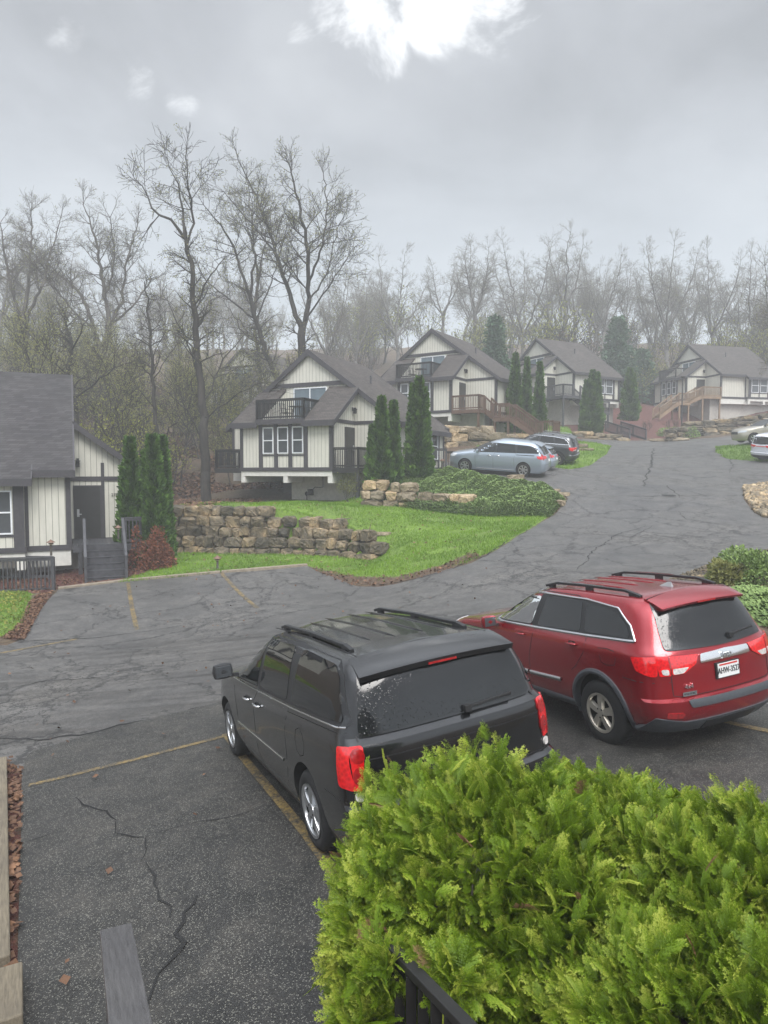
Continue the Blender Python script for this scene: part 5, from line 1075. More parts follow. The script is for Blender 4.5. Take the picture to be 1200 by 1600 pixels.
# farther vehicles
def spec(base, **kw): d = dict(base); d.update(kw); return d
SILV = spec(VAN, paint='paint_silverblue', wb=3.0, r=.335, ar=.375, style='seven', hmat='chrome', mmat='paint_silverblue', ribs=None, rails=[], see=[], seal=[[(2.62,1.05),(1.4,1.08),(-.55,1.13),(-.86,1.13),(-.60,1.38),(-.2,1.47),(.6,1.50),(1.40,1.53),(1.86,1.49),(2.22,1.31)]],
 body=dict(lv=[(.20,.88,-.98,3.88),(.30,.93,-1.10,3.98),(.48,.96,-1.14,4.03),(.66,.972,-1.14,4.02),(.80,.972,-1.10,3.98),(.90,.970,-1.08,3.86),(.98,.962,-1.06,3.6),(1.04,.948,-1.03,3.2),(1.10,.93,-.99,2.86),(1.25,.885,-.92,2.5),(1.40,.83,-.82,2.2),(1.52,.77,-.72,1.9),(1.60,.70,-.6,1.6),(1.625,.64,-.5,1.4)], Lr=.35, nr=2.8, Lf=.8, nf=2.4, crown=.05, dz=((-1, -.10), (-.3, -.03), (.8, .03), (1.5, .01), (2.2, -.04))),
 side=[([(2.45,1.085),(1.50,1.11),(1.45,1.49),(1.80,1.46),(2.14,1.32)],'t'),([(1.38,1.11),(.46,1.14),(.50,1.49),(1.36,1.50)],'t'),([(.36,1.14),(-.72,1.16),(-.56,1.33),(-.2,1.44),(.36,1.47)],'t')], rglass=[(-.68,1.07),(.68,1.07),(.60,1.44),(-.60,1.44)], ws=(1.13,1.50), wiper=[],
 tail_s=[[(-.62,1.02),(-.70,.90),(-.94,.88),(-.93,1.03)]], tail_r=[[(.50,.90),(.82,.89),(.82,1.03),(.52,1.02)]], tailc_r=[], seams=[[(2.50,1.08),(2.45,.5),(2.40,.32)],[(1.44,1.5),(1.45,1.09),(1.55,.9),(1.52,.32)],[(.40,1.5),(.40,1.10),(.50,.85),(.45,.45)],[(.38,1.02),(-.50,1.03)]], rseams=[[(-.8,.62),(.8,.62)]], rfseams=[],
 mould=[([(2.4,.29),(.45,.29)],.03,'alloy',.01,'sill'),([(.38,1.03),(-.52,1.035)],.03,'seam',.003,'slide_track')], handles=[(1.75,.93),(1.30,.94)], mir=(1.05,2.35,1.12), spoiler=(.64,-.84,.60,-.45,1.50,.03), rpatch=[([(-.17,.72),(.17,.72),(.17,.84),(-.17,.84)],'plate_white',.01,'number_plate')])
s1, SB = car('minivan', 'silver blue minivan parked side on behind the juniper bank', 'minivan', SILV, 0)
def rowpt(u, v): return G(u, v)
p = G(822, 747); a_ = math.radians(68); p = (p[0]+.2, p[1]+.95); s1.location, s1.rotation_euler = on_ground(p[0], p[1], a_); s1.scale = (1, 1, 1.06)
SUVG = spec(JEEP, paint='paint_darkgrey', mmat='paint_darkgrey', rpatch=[([(-.90,.31),(.90,.31),(.88,.55),(-.88,.55)],'black_plastic',.012,'bumper_skirt'),([(-.16,.80),(.16,.80),(.16,.90),(-.16,.90)],'plate_white',.01,'number_plate')], see=[], rails=[(.56,1.35,-.42,'chrome',None)], flare=(.05,'black_plastic'), style='seven')
SUVG['side'] = [(a, 't') for a, b in SUVG['side']]
s2, _ = car('sport_utility_vehicle', 'dark grey car with silver roof rails, farthest in the left parking row', 'suv', SUVG, 0)
p = G(873, 729); s2.location, s2.rotation_euler = on_ground(p[0]+.35, p[1]+1.1, math.radians(64), 2.9)
s3, _ = car('minivan', 'silver car tucked between the silver blue minivan and the dark grey one', 'car', spec(SILV, paint='paint_darkgrey', mmat='paint_darkgrey'), 0)
for o in kids(s3):
    if o.type == 'MESH' and o.data.materials and o.data.materials[0] == MATS['paint_darkgrey']: o.data.materials[0] = MATS['paint_silverblue']
s3.location, s3.rotation_euler = on_ground(s1.location.x+1.15, s1.location.y+2.65, math.radians(66)); s3.scale = (.95, .93, .80)
CH = spec(VAN, paint='paint_champagne', mmat='paint_champagne', hmat='paint_champagne', ribs=None, see=[], style='twin', alloy='chrome'); CH['side'] = [(a, 't') for a, b in CH['side']]; CH['rglass'] = VAN['rglass']; CH['wiper'] = []
s4, _ = car('minivan', 'champagne beige minivan at the right edge, nose towards the road', 'minivan', CH, 0)
def nose_at(o, u, Y, yaw, wb, front):
    d = ray(u, 700)*Y; f = (-math.sin(yaw), math.cos(yaw)); x, y = d[0]-f[0]*front, d[1]-f[1]*front; o.location, o.rotation_euler = on_ground(x, y, yaw, wb)
nose_at(s4, 1146, 49.0, math.radians(88), 3.078, 4.0)
WH = spec(JEEP, paint='paint_white', mmat='paint_white', see=[], rails=[], flare=(.05,'black_plastic'), style='seven', mould=JEEP['mould'][:1], rpatch=[([(-.90,.31),(.90,.31),(.88,.52),(-.88,.52)],'black_plastic',.012,'bumper_skirt'),([(-.8,1.03),(.8,1.03),(.8,1.07),(-.8,1.07)],'lamp_red',.012,'light_bar')]); WH['side'] = [(a, 't') for a, b in WH['side']]
s5, _ = car('sport_utility_vehicle', 'white car cut by the right edge, only its tail and rear wheel showing', 'suv', WH, 0)
d = ray(1181, 700)*42.5; yw = math.radians(-72); f = (-math.sin(yw), math.cos(yw)); s5.location, s5.rotation_euler = on_ground(d[0]+f[0]*1.0+.3, d[1]+f[1]*1.0, yw, 2.9)
# ------------------------------------------------------------------ plants
def qrot(n, rs):
    """n random rotation matrices"""
    q = rs.normal(size=(n, 4)); q /= np.linalg.norm(q, axis=1)[:, None]; w_, x, y, z = q.T
    return np.stack([1-2*(y*y+z*z), 2*(x*y-z*w_), 2*(x*z+y*w_), 2*(x*y+z*w_), 1-2*(x*x+z*z), 2*(y*z-x*w_), 2*(x*z-y*w_), 2*(y*z+x*w_), 1-2*(x*x+y*y)], 1).reshape(n, 3, 3)
def frames(d, roll, rs):
    """rotation with +Y along d, rolled"""
    d = d/np.linalg.norm(d, axis=1)[:, None]; up = np.tile([0., 0, 1], (len(d), 1)); s = np.cross(d, up); ln = np.linalg.norm(s, axis=1)[:, None]; s = np.where(ln > 1e-3, s/np.maximum(ln, 1e-6), [1., 0, 0]); u = np.cross(s, d)
    c, si = np.cos(roll)[:, None], np.sin(roll)[:, None]; a = s*c+u*si; b = np.cross(a, d); return np.stack([a, d, b], 2)
def stamp(V, Fq, tone, R, S, Pn, tn):
    n = len(Pn); P = np.einsum('nij,vj->nvi', R, V)*S[:, None, None]+Pn[:, None, :]; Fo = Fq[None]+(np.arange(n)*len(V))[:, None, None]
    return P.reshape(-1, 3), Fo.reshape(-1, Fq.shape[1]), (tone[None]+tn[:, None]).ravel()
def foliage(name, mat, parts, parent=None, smooth=False):
    V = np.concatenate([p[0] for p in parts]); off = np.cumsum([0]+[len(p[0]) for p in parts[:-1]]); Fq = np.concatenate([p[1]+o for p, o in zip(parts, off)]); t = np.concatenate([p[2] for p in parts])
    o = mesh_np(name, V, Fq, MATS[mat], parent, smooth); fattr(o, 'tone', t); return o
def frond(seed, n=9):
    """flat irregular spray: forked branchlets that all reach forward and end in blunt scaly tips"""
    rs = np.random.RandomState(seed); V = []; Fq = []; T_ = []
    def leaf(p, a, L_, w_, t0, t1):
        d = np.array([math.cos(a), math.sin(a)]); s = np.array([-d[1], d[0]]); i = len(V); e = p+d*L_; m = p+d*L_*.55; cz = lambda q: -.22*q[1]**2-.35*q[0]**2
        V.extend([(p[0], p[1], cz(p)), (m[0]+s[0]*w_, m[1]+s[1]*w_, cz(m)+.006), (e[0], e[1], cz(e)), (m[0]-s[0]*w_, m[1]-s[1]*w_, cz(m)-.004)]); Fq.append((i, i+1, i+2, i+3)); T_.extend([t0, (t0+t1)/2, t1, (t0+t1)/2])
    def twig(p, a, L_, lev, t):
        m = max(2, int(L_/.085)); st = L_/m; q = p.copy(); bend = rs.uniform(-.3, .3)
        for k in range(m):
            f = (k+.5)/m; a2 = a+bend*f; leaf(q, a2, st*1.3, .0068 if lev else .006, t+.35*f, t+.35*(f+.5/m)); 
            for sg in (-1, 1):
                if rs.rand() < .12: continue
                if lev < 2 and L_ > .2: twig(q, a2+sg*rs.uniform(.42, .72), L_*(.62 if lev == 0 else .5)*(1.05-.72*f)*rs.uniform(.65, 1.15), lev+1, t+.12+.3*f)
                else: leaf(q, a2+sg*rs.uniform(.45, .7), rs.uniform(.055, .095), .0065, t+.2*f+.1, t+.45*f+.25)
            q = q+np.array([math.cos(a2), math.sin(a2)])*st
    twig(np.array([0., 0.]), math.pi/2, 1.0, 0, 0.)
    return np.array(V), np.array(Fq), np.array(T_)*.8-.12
FR = [frond(s) for s in range(8)]; print('frond', [len(f[1]) for f in FR])
def lobes(rs, n, lob, inner=.35):
    """points and outward directions on a union of ellipsoids"""
    wts = np.array([l[1][0]*l[1][1]+l[1][1]*l[1][2] for l in lob]); P = []; D = []
    for (c, r_), k in zip(lob, (wts/wts.sum()*n).astype(int)):
        v = rs.normal(size=(k, 3)); v /= np.linalg.norm(v, axis=1)[:, None]; v = v[v[:, 2] > -.75]; rad = 1-inner*rs.rand(len(v))**1.8; bl = 1+.13*np.sin(v[:, :1]*8+c[0]*3)+.11*np.sin(v[:, 1:2]*10+v[:, 2:]*7)+.07*np.sin(v[:, :1]*17-v[:, 2:]*13)
        p = np.array(c)+v*np.array(r_)*rad[:, None]*bl; nn = v/np.array(r_); nn /= np.linalg.norm(nn, axis=1)[:, None]; P.append(p); D.append(nn)
    P = np.concatenate(P); D = np.concatenate(D); keep = np.ones(len(P), bool)
    for c, r_ in lob: keep &= (((P-np.array(c))/np.array(r_))**2).sum(1) > (1-inner)**2*.9
    return P[keep], D[keep]
def near_hedge(label, lob, n, seed, stems, dead=0):
    lob = shr(lob); rs = np.random.RandomState(seed); base = np.mean([c for c, r_ in lob], axis=0); zg = H(base[0], base[1]); t = thing('arborvitae_hedge', label, 'hedge', (base[0], base[1], zg), group='hedge shrubs below the deck')
    P, D = lobes(rs, n, lob); P = P-np.array([base[0], base[1], zg]); parts = []
    d = D*.75+np.array([0, 0, .55])+rs.normal(size=D.shape)*.33; idx = rs.randint(0, len(FR), len(P)); cl = np.sin(P[:, 0]*5.1+seed)*np.cos(P[:, 1]*4.3)*np.sin(P[:, 2]*4.9)*.12
    for k in range(len(FR)):
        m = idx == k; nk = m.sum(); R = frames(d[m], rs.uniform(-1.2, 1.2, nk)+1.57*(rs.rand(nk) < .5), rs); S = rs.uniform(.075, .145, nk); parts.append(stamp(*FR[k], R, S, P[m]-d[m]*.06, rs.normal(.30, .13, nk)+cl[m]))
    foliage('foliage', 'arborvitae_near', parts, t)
    if dead:
        k = rs.choice(len(P), dead); R = frames(d[k], rs.uniform(-1, 1, dead), rs); foliage('dead_sprig', 'dry_leaf', [stamp(*FR[0], R, rs.uniform(.07, .12, dead), P[k]*1.0, rs.uniform(.3, .6, dead))], t)
    mb = MB()
    for i in range(stems):
        p0 = Vector((rs.uniform(-.35, .35), rs.uniform(-.25, .25), 0)); q = Vector(P[rs.randint(len(P))])*.9; mb.tube([p0, p0.lerp(q, .5)+Vector((rs.uniform(-.1, .1), 0, .1)), q], [.022, .014, .004], 6)
    mb.obj('stem', MATS['bark_mid'], t, smooth='all'); return t
def shr(lob): return [((c[0]+.03, c[1], c[2]-.06), tuple(x*.92 for x in r_)) for c, r_ in lob]
def w3(u, v, Y): p = ray(u, v)*Y; return (p[0], p[1], p[2])
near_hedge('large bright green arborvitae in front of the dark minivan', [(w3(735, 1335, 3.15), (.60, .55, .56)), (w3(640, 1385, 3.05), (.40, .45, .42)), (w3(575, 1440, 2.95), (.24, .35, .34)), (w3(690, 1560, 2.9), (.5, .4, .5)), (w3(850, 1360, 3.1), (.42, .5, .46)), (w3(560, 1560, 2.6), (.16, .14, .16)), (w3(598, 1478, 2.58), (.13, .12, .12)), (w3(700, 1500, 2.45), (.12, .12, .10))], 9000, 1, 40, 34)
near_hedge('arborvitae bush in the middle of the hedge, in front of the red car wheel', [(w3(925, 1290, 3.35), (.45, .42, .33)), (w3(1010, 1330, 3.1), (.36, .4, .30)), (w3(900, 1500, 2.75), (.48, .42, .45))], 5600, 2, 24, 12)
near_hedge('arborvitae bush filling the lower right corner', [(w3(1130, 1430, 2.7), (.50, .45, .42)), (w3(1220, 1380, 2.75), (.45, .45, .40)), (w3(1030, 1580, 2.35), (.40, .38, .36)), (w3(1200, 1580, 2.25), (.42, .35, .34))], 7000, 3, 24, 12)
# ---- columns of arborvitae: many small upright sprays on a narrow flame shape
SP = (np.array([(0, 0, 0), (.28, .45, .05), (0, 1, 0), (-.28, .45, -.05)]), np.array([(0, 1, 2, 3)]), np.array([0, .1, .3, .1]))
def flame(rs, n, h, r, lean=0, sharp=.85):
    z = rs.rand(n)**.9; prof = np.where(z < .12, .75+2.0*z, (1-((z-.12)/.88)**1.25*.98))*sharp+.03; a = rs.rand(n)*2*math.pi; bumpy = 1+.15*np.sin(a*3+z*9)+.13*np.sin(a*5-z*15+1)+.12*np.sin(z*38+a*2); rad = r*prof*bumpy*(1-.45*rs.rand(n)**2)
    P = np.stack([rad*np.cos(a)+lean*z*h, rad*np.sin(a), z*h], 1); D = np.stack([np.cos(a), np.sin(a), np.full(n, 1.1)], 1)+rs.normal(size=(n, 3))*.35; return P, D, bumpy
def column(label, u, Y, vt, wpx, seed=1, extra=(), group='arborvitae columns beside the chalets', vb=None, n=9000):
    rs = np.random.RandomState(seed); d = ray(u, 700)*Y; zb = H(d[0], d[1]) if vb is None else ray(u, vb)[2]*Y; zt = ray(u, vt)[2]*Y; h = zt-zb; r = wpx/2/F*Y
    t = thing('columnar_arborvitae', label, 'tree', (d[0], d[1], zb-.05), group=group); parts = []
    for (dx, dy, hf, rf) in ((0, 0, 1, 1),)+tuple(extra):
        P, D, b = flame(rs, int(n*hf*rf), h*hf, r*rf); P[:, 0] += dx*r; P[:, 1] += dy*r; k = len(P); R = frames(D, rs.uniform(0, 3.14, k), rs); parts.append(stamp(*SP, R, rs.uniform(.09, .26, k)*(1+r*.3), P, rs.uniform(0, .35, k)+(b-1)*1.2))  # besides the random tone, sprays are lighter on bulges and darker in hollows
    foliage('foliage', 'arborvitae_far', parts, t); mb = MB()
    for (dx, dy, hf, rf) in ((0, 0, 1, 1),)+tuple(extra): mb.tube([(dx*r, dy*r, 0), (dx*r, dy*r, h*hf*.9)], [.09, .02], 7)
    mb.obj('trunk', MATS['bark_mid'], t, smooth='all'); return t
column('slim dark green arborvitae by the steps of the near chalet, leftmost of the clump', 203, 26.2, 686, 40, 1, ((-.5, .2, .8, .7),), vb=898)
column('tallest arborvitae of the clump beside the near chalet steps', 238, 26.4, 682, 52, 2, ((-.5, .5, .90, .7), (.1, -.4, .8, .8)), vb=896)
column('narrow arborvitae spire behind the tallest one of the near clump', 254, 27.4, 684, 30, 3, vb=893)
column('slender arborvitae spire at the right porch of the middle chalet', 596, 33.6, 622, 36, 4, ((-.75, .2, .72, .6),))
column('thin arborvitae spire just right of the slender one, before the middle chalet', 615, 33.9, 628, 24, 5)
column('broad twin tipped arborvitae in front of the middle chalet roof end', 655, 34.6, 591, 38, 6, ((-.45, .1, .93, .75), (.4, .2, .90, .7)), n=8000)
column('leftmost arborvitae of the tall row beside the reddish stairs', 804, 51.2, 553, 30, 7, n=7000); column('middle arborvitae of the tall row beside the reddish stairs', 822, 50.8, 560, 20, 8, n=6000); column('rightmost arborvitae of the tall row beside the reddish stairs', 842, 50.5, 566, 22, 9, n=6000)
column('wide twin topped arborvitae in front of the far grey chalet porch', 924, 61, 580, 34, 10, ((.5, .1, .97, .6), (-.5, .1, .85, .6)), vb=676, n=7000); column('dark arborvitae right of the grey porch, hazy behind', 982, 68, 576, 30, 11, ((.4, .2, .9, .7),), vb=657, n=6000)
# ---- spruces in the haze
def spruce(label, u, Y, vt, wpx, seed):
    rs = np.random.RandomState(seed); d = ray(u, 700)*Y; zb = H(d[0], d[1]); h = ray(u, vt)[2]*Y-zb; r = wpx/2/F*Y; t = thing('spruce', label, 'tree', (d[0], d[1], zb), group='conifers behind the chalets'); P = []; D = []
    for lv in range(34):
        z = .06+.93*lv/34; nb = 9
        for b in range(nb):
            a = rs.rand()*6.28; L_ = r*(1-z)**.8*rs.uniform(.6, 1.15)+.1; s = rs.rand(46)**.7; droop = -.28*s*L_; w_ = rs.normal(size=(46, 3))*np.array([.16, .16, .10])*(.4+s[:, None])
            P.append(np.stack([np.cos(a)*L_*s, np.sin(a)*L_*s, z*h+droop], 1)+w_); D.append(np.tile([math.cos(a), math.sin(a), -.1], (46, 1))+rs.normal(size=(46, 3))*.5)
    P = np.concatenate(P); D = np.concatenate(D); n = len(P); foliage('foliage', 'spruce', [stamp(*SP, frames(D, rs.rand(n)*3, rs), rs.uniform(.20, .42, n), P, rs.uniform(0, .5, n))], t)
    mb = MB(); mb.tube([(0, 0, 0), (0, 0, h*.97)], [.2, .02], 8); mb.obj('trunk', MATS['bark_mid'], t, smooth='all')
spruce('tall hazy green spruce between the two chalets above the reddish stairs', 772, 68, 492, 66, 21); spruce('broad hazy spruce behind the right end of the grey chalet', 962, 82, 492, 92, 22); spruce('lower hazy spruce right of the broad one', 1000, 84, 545, 56, 23); spruce('small spruce left of the tall hazy one, behind the brown deck chalet', 738, 72, 545, 34, 24)
# ---- bare trees
def segs_mesh(S, name, mat, parent=None):
    S = np.array(S); V = []; Fq = []; off = 0
    for lo, hi, k in ((.06, 9, 8), (.022, .06, 5), (0, .022, 3)):
        m = (S[:, 6] >= lo) & (S[:, 6] < hi); s = S[m]
        if not len(s): continue
        p0, p1, r0, r1 = s[:, :3], s[:, 3:6], s[:, 6], s[:, 7]; d = p1-p0; ln = np.linalg.norm(d, axis=1)[:, None]+1e-9; d = d/ln; p1 = p1+d*r1[:, None]*.4; ref = np.where(abs(d[:, 2:]) < .9, [0., 0, 1], [1., 0, 0]); a = np.cross(d, ref); a /= np.linalg.norm(a, axis=1)[:, None]; b = np.cross(d, a)
        th = 2*np.pi*np.arange(k)/k; rg = a[:, None]*np.cos(th)[None, :, None]+b[:, None]*np.sin(th)[None, :, None]
        A = p0[:, None]+rg*r0[:, None, None]; B = p1[:, None]+rg*r1[:, None, None]; n = len(s); vv = np.concatenate([A, B], 1).reshape(-1, 3); j = np.arange(k); f = np.stack([j, (j+1) % k, k+(j+1) % k, k+j], 1); ff = (f[None]+(np.arange(n)*2*k)[:, None, None]).reshape(-1, 4)+off
        V.append(vv); Fq.append(ff); off += len(vv)
    return mesh_np(name, np.concatenate(V), np.concatenate(Fq), MATS[mat], parent, True)
def grow(rs, S, Lf, p, d, r, Ln, lev, up=.12, wig=.22, maxlev=5, spread=.75, leaf=.5, dens=1.0):
    """one limb: wandering segments, tapering, side branches"""
    step = max(.20, min(.55, Ln/6)); n = max(2, int(Ln/step)); p = np.array(p, float); d = np.array(d, float); d /= np.linalg.norm(d); r0 = r
    for i in range(n):
        f = (i+1)/n; d = d+rs.normal(size=3)*wig*.55+np.array([0, 0, up*(.6 if lev > 1 else .35)]); d /= np.linalg.norm(d); q = p+d*step; r1 = max(.0095, r0*(1-.72*f)) if lev > 0 else r0*(1-.55*f); S.append((*p, *q, r, r1)); p, r = q, r1
        if lev < maxlev and (f > .22 or lev > 1):
            for _ in range(2 if rs.rand() < .62*dens else 1):
                if rs.rand() < .88*dens:
                    a = rs.normal(size=3); a -= a.dot(d)*d; a /= np.linalg.norm(a)+1e-9; sp = spread*rs.uniform(.6, 1.25); nd = d*math.cos(sp)+a*math.sin(sp); L2 = max(.5, Ln*(1-.5*f)*rs.uniform(.42, .78)); r2 = min(r*.72, r0*.6)
                    if r2 > .0045: grow(rs, S, Lf, p, nd, r2, L2, lev+1, up, wig*1.05, maxlev, spread, leaf, dens)
        if lev >= maxlev-1 and rs.rand() < leaf: Lf.append(p+rs.normal(size=3)*.08)
def limbs_tree(label, seed, trunk, limbs, name='bare_tree', group=None, leafm='bud_green', leaf=.5, loc=(0, 0, 0), bark='bark_dark', maxlev=4, lsz=(.06, .13), dens=1.0):
    """trunk and limbs: lists of (x,y,z,r) polylines relative to the base; fine growth is added along the limbs"""
    rs = np.random.RandomState(seed); S = []; Lf = []
    def path(P, spawn, lmul, ends=True):
        P = np.array(P, float); Q = []
        for a, b in zip(P[:-1], P[1:]):
            n = max(2, int(np.linalg.norm(b[:3]-a[:3])/.55))
            for i in range(n): Q.append(a+(b-a)*i/n)
        Q.append(P[-1]); Q = np.array(Q); Q[1:-1, :3] += rs.normal(size=(len(Q)-2, 3))*.06
        tot = len(Q)
        for i in range(tot-1):
            S.append((*Q[i][:3], *Q[i+1][:3], Q[i][3], Q[i+1][3])); f = i/tot
            if f > spawn and rs.rand() < .85*dens:
                for _ in range(2):
                    d = Q[i+1][:3]-Q[i][:3]; d /= np.linalg.norm(d); a = rs.normal(size=3); a -= a.dot(d)*d; a /= np.linalg.norm(a); nd = d*.55+a*.8; L_ = lmul*(1.15-.75*f)*rs.uniform(.6, 1.25); grow(rs, S, Lf, Q[i+1][:3], nd, min(Q[i+1][3]*.5, .055), L_, 1, .07, .24, maxlev, .8, leaf, .8*dens)
        if ends is False: return
        e = Q[-1]; d = Q[-1][:3]-Q[-2][:3]
        for _ in range(3): a = rs.normal(size=3)*.5; grow(rs, S, Lf, e[:3], d/np.linalg.norm(d)+a, e[3]*.8, lmul*.6, 1, .12, .22, maxlev, .65, leaf, .8*dens)
    path(trunk, .45 if limbs else .35, 2.2, not limbs)
    for l in limbs: path(l, .18, 3.0)
    t = thing(name, label, 'tree', loc, group=group); segs_mesh(S, 'trunk', bark, t)
    if Lf:
        Lf = np.array(Lf); n = len(Lf); foliage('buds', leafm, [stamp(*SP, qrot(n, rs), rs.uniform(lsz[0], lsz[1], n), Lf, rs.uniform(0, .6, n))], t)
    return t
def pxpath(u0, Y, P, seed, base_uv=None, dep=1.6):
    """[(u,v,r)] in the picture plane at distance Y, with wandering depth, relative to base"""
    rs = np.random.RandomState(seed); x0, y0, z0 = base_uv; out = []; dy = 0
    for i, (u, v, r) in enumerate(P):
        dy += rs.normal()*dep*.5 if i else 0; q = ray(u, v)*(Y+dy); out.append((q[0]-x0, q[1]-y0, q[2]-z0, r))
    return out
def hero(label, Y, trunk, limbs, seed, **kw):
    u, v, r = trunk[0]; b = ray(u, v)*Y; zb = H(b[0], b[1]); base = (b[0], b[1], zb-.1); tr = pxpath(u, Y, trunk, seed, base, .3); tr[0] = (0, 0, 0, r)
    ls = []
    for i, l in enumerate(limbs):
        L_ = pxpath(u, Y, l, seed+10+i, base, 2.4); j = min(range(len(tr)), key=lambda k: abs(tr[k][2]-L_[0][2])+abs(tr[k][0]-L_[0][0])); L_[0] = (L_[0][0], tr[j][1], L_[0][2], L_[0][3]); ls.append(L_)
    return limbs_tree(label, seed, tr, ls, loc=base, **kw)
hero('tall dark bare tree rising left of the middle chalet, its trunk bare to the ground', 39.5, [(323, 797, .30), (321, 700, .26), (313, 600, .21), (305, 500, .17), (299, 430, .13), (291, 375, .11)], [[(291, 375, .09), (268, 345, .07), (240, 325, .05), (222, 290, .03)], [(291, 375, .09), (286, 330, .06), (278, 290, .04), (262, 250, .02)], [(297, 400, .07), (300, 330, .06), (296, 280, .03), (290, 245, .02)], [(303, 480, .05), (330, 430, .04), (352, 400, .02)], [(312, 590, .05), (285, 520, .04), (262, 470, .02)], [(316, 640, .05), (350, 560, .04), (385, 520, .02)], [(320, 690, .04), (290, 640, .03), (265, 615, .02)], [(317, 655, .045), (365, 620, .03), (400, 600, .015)]], 31, leaf=.75)
hero('big forked bare tree standing right behind the middle chalet roof', 50, [(471, 705, .36), (472, 600, .31), (472, 515, .27)], [[(472, 515, .20), (456, 470, .16), (438, 420, .13), (418, 350, .10), (392, 290, .06), (372, 250, .03)], [(472, 515, .20), (482, 465, .16), (481, 400, .13), (470, 330, .09), (455, 270, .05)], [(482, 440, .09), (505, 380, .07), (512, 320, .05), (505, 270, .03)], [(440, 420, .08), (420, 380, .06), (375, 330, .04), (350, 300, .02)], [(482, 470, .07), (510, 430, .05), (530, 350, .03)], [(476, 500, .07), (520, 440, .05), (545, 400, .03)]], 32, leaf=.75)
hero('leaning bare tree bending left over the middle chalet', 54, [(458, 690, .26), (440, 610, .22), (412, 540, .19), (398, 490, .16), (388, 455, .14)], [[(388, 455, .11), (370, 400, .09), (345, 350, .06), (318, 320, .03)], [(392, 470, .11), (398, 400, .08), (392, 330, .05), (385, 280, .03)], [(400, 500, .08), (360, 470, .06), (325, 440, .04), (300, 400, .02)], [(402, 500, .07), (425, 440, .05), (440, 380, .03)], [(412, 540, .06), (380, 520, .04), (350, 470, .02)]], 33, leaf=.8)
hero('spreading bare tree forked low, standing above the left roof edge', 66, [(165, 640, .42), (165, 588, .36), (160, 552, .33)], [[(160, 552, .24), (142, 500, .19), (128, 460, .14), (95, 430, .09), (75, 410, .05)], [(163, 552, .26), (170, 500, .21), (160, 430, .16), (148, 370, .10), (130, 320, .04)], [(168, 520, .17), (190, 470, .13), (198, 410, .10), (215, 350, .05)], [(172, 510, .12), (205, 480, .09), (235, 440, .05)], [(150, 520, .12), (118, 490, .09), (85, 450, .06), (55, 425, .03)], [(166, 470, .10), (180, 400, .08), (172, 340, .04)]], 34, leaf=.3, bark='bark_mid')
hero('bare tree with rising fan of limbs behind the left chalet roof', 62, [(44, 640, .36), (42, 560, .31), (40, 510, .27)], [[(40, 510, .17), (20, 460, .12), (8, 400, .08), (0, 350, .04)], [(40, 510, .2), (45, 440, .15), (50, 380, .09), (48, 330, .04)], [(41, 505, .15), (65, 450, .11), (80, 390, .07), (95, 340, .03)], [(42, 530, .09), (15, 500, .06), (-15, 470, .03)]], 35, leaf=.3, bark='bark_mid')
hero('twisted small dark tree beside the near chalet gable', 43, [(128, 700, .17), (118, 620, .14), (108, 590, .12), (112, 540, .10), (102, 500, .08)], [[(102, 500, .06), (92, 470, .04), (85, 440, .02)], [(110, 545, .06), (130, 510, .04), (140, 480, .02)], [(118, 620, .07), (150, 600, .05), (178, 575, .03)], [(108, 590, .05), (80, 560, .03)]], 36, leaf=.5)
hero('thin straight dark pole of a tree left of the tall bare tree', 42, [(252, 790, .16), (246, 690, .13), (240, 590, .10), (233, 500, .07), (226, 440, .03)], [[(240, 590, .035), (262, 560, .02), (275, 535, .01)], [(243, 640, .035), (218, 610, .02), (205, 590, .01)], [(236, 540, .03), (215, 520, .015)], [(246, 690, .04), (275, 660, .02), (292, 640, .012)], [(238, 560, .03), (258, 520, .02)]], 37, leaf=.6)
hero('slim bare tree seen just left of the forked tree', 60, [(412, 650, .22), (404, 560, .18), (398, 480, .14), (402, 420, .11)], [[(402, 420, .08), (392, 370, .05), (380, 330, .03)], [(400, 440, .08), (415, 380, .05), (420, 330, .03)], [(400, 490, .06), (375, 450, .04)]], 38, leaf=.4, bark='bark_mid')
def generic(seed, h=21, k=3, leaf=.25, fork=.38, spr=.42, maxlev=4):
    rs = np.random.RandomState(seed); hf = h*fork*rs.uniform(.85, 1.1); tr = [(0, 0, 0, .34), (rs.normal()*.2, rs.normal()*.2, hf*.5, .29), (rs.normal()*.3, rs.normal()*.3, hf, .25)]; ls = []; a0 = rs.rand()*6.28
    for i in range(k):
        a = a0+2*math.pi*i/k+rs.uniform(-.4, .4); s = spr*rs.uniform(.35, 1.2); z0 = hf*rs.uniform(.85, 1.0) if i else hf; P = [(tr[-1][0], tr[-1][1], z0, .17)]; x, y, z = P[0][:3]
        for q in range(4):
            dz = (h-z0)*.235*rs.uniform(.85, 1.1)*(1.12-.34*s/spr); rr = dz*s*(1.3-.25*q); x += math.cos(a)*rr+rs.normal()*.25; y += math.sin(a)*rr+rs.normal()*.25; z += dz; P.append((x, y, z, [.135, .10, .06, .03][q]))
        ls.append(P)
    for i in range(3):
        a = rs.rand()*6.28; z0 = hf*rs.uniform(.7, .95); ls.append([(tr[-1][0]*.9, tr[-1][1]*.9, z0, .07), (math.cos(a)*1.6, math.sin(a)*1.6, z0+1.4, .05), (math.cos(a)*3.2, math.sin(a)*3.2, z0+3.4, .02)])
    return limbs_tree(None, seed, tr, ls, leaf=leaf, bark='bark_hazed', maxlev=maxlev, lsz=(.07, .14), dens=.95)
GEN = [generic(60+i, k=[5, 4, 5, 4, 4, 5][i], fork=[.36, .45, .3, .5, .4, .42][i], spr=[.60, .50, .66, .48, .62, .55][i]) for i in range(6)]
used = set()
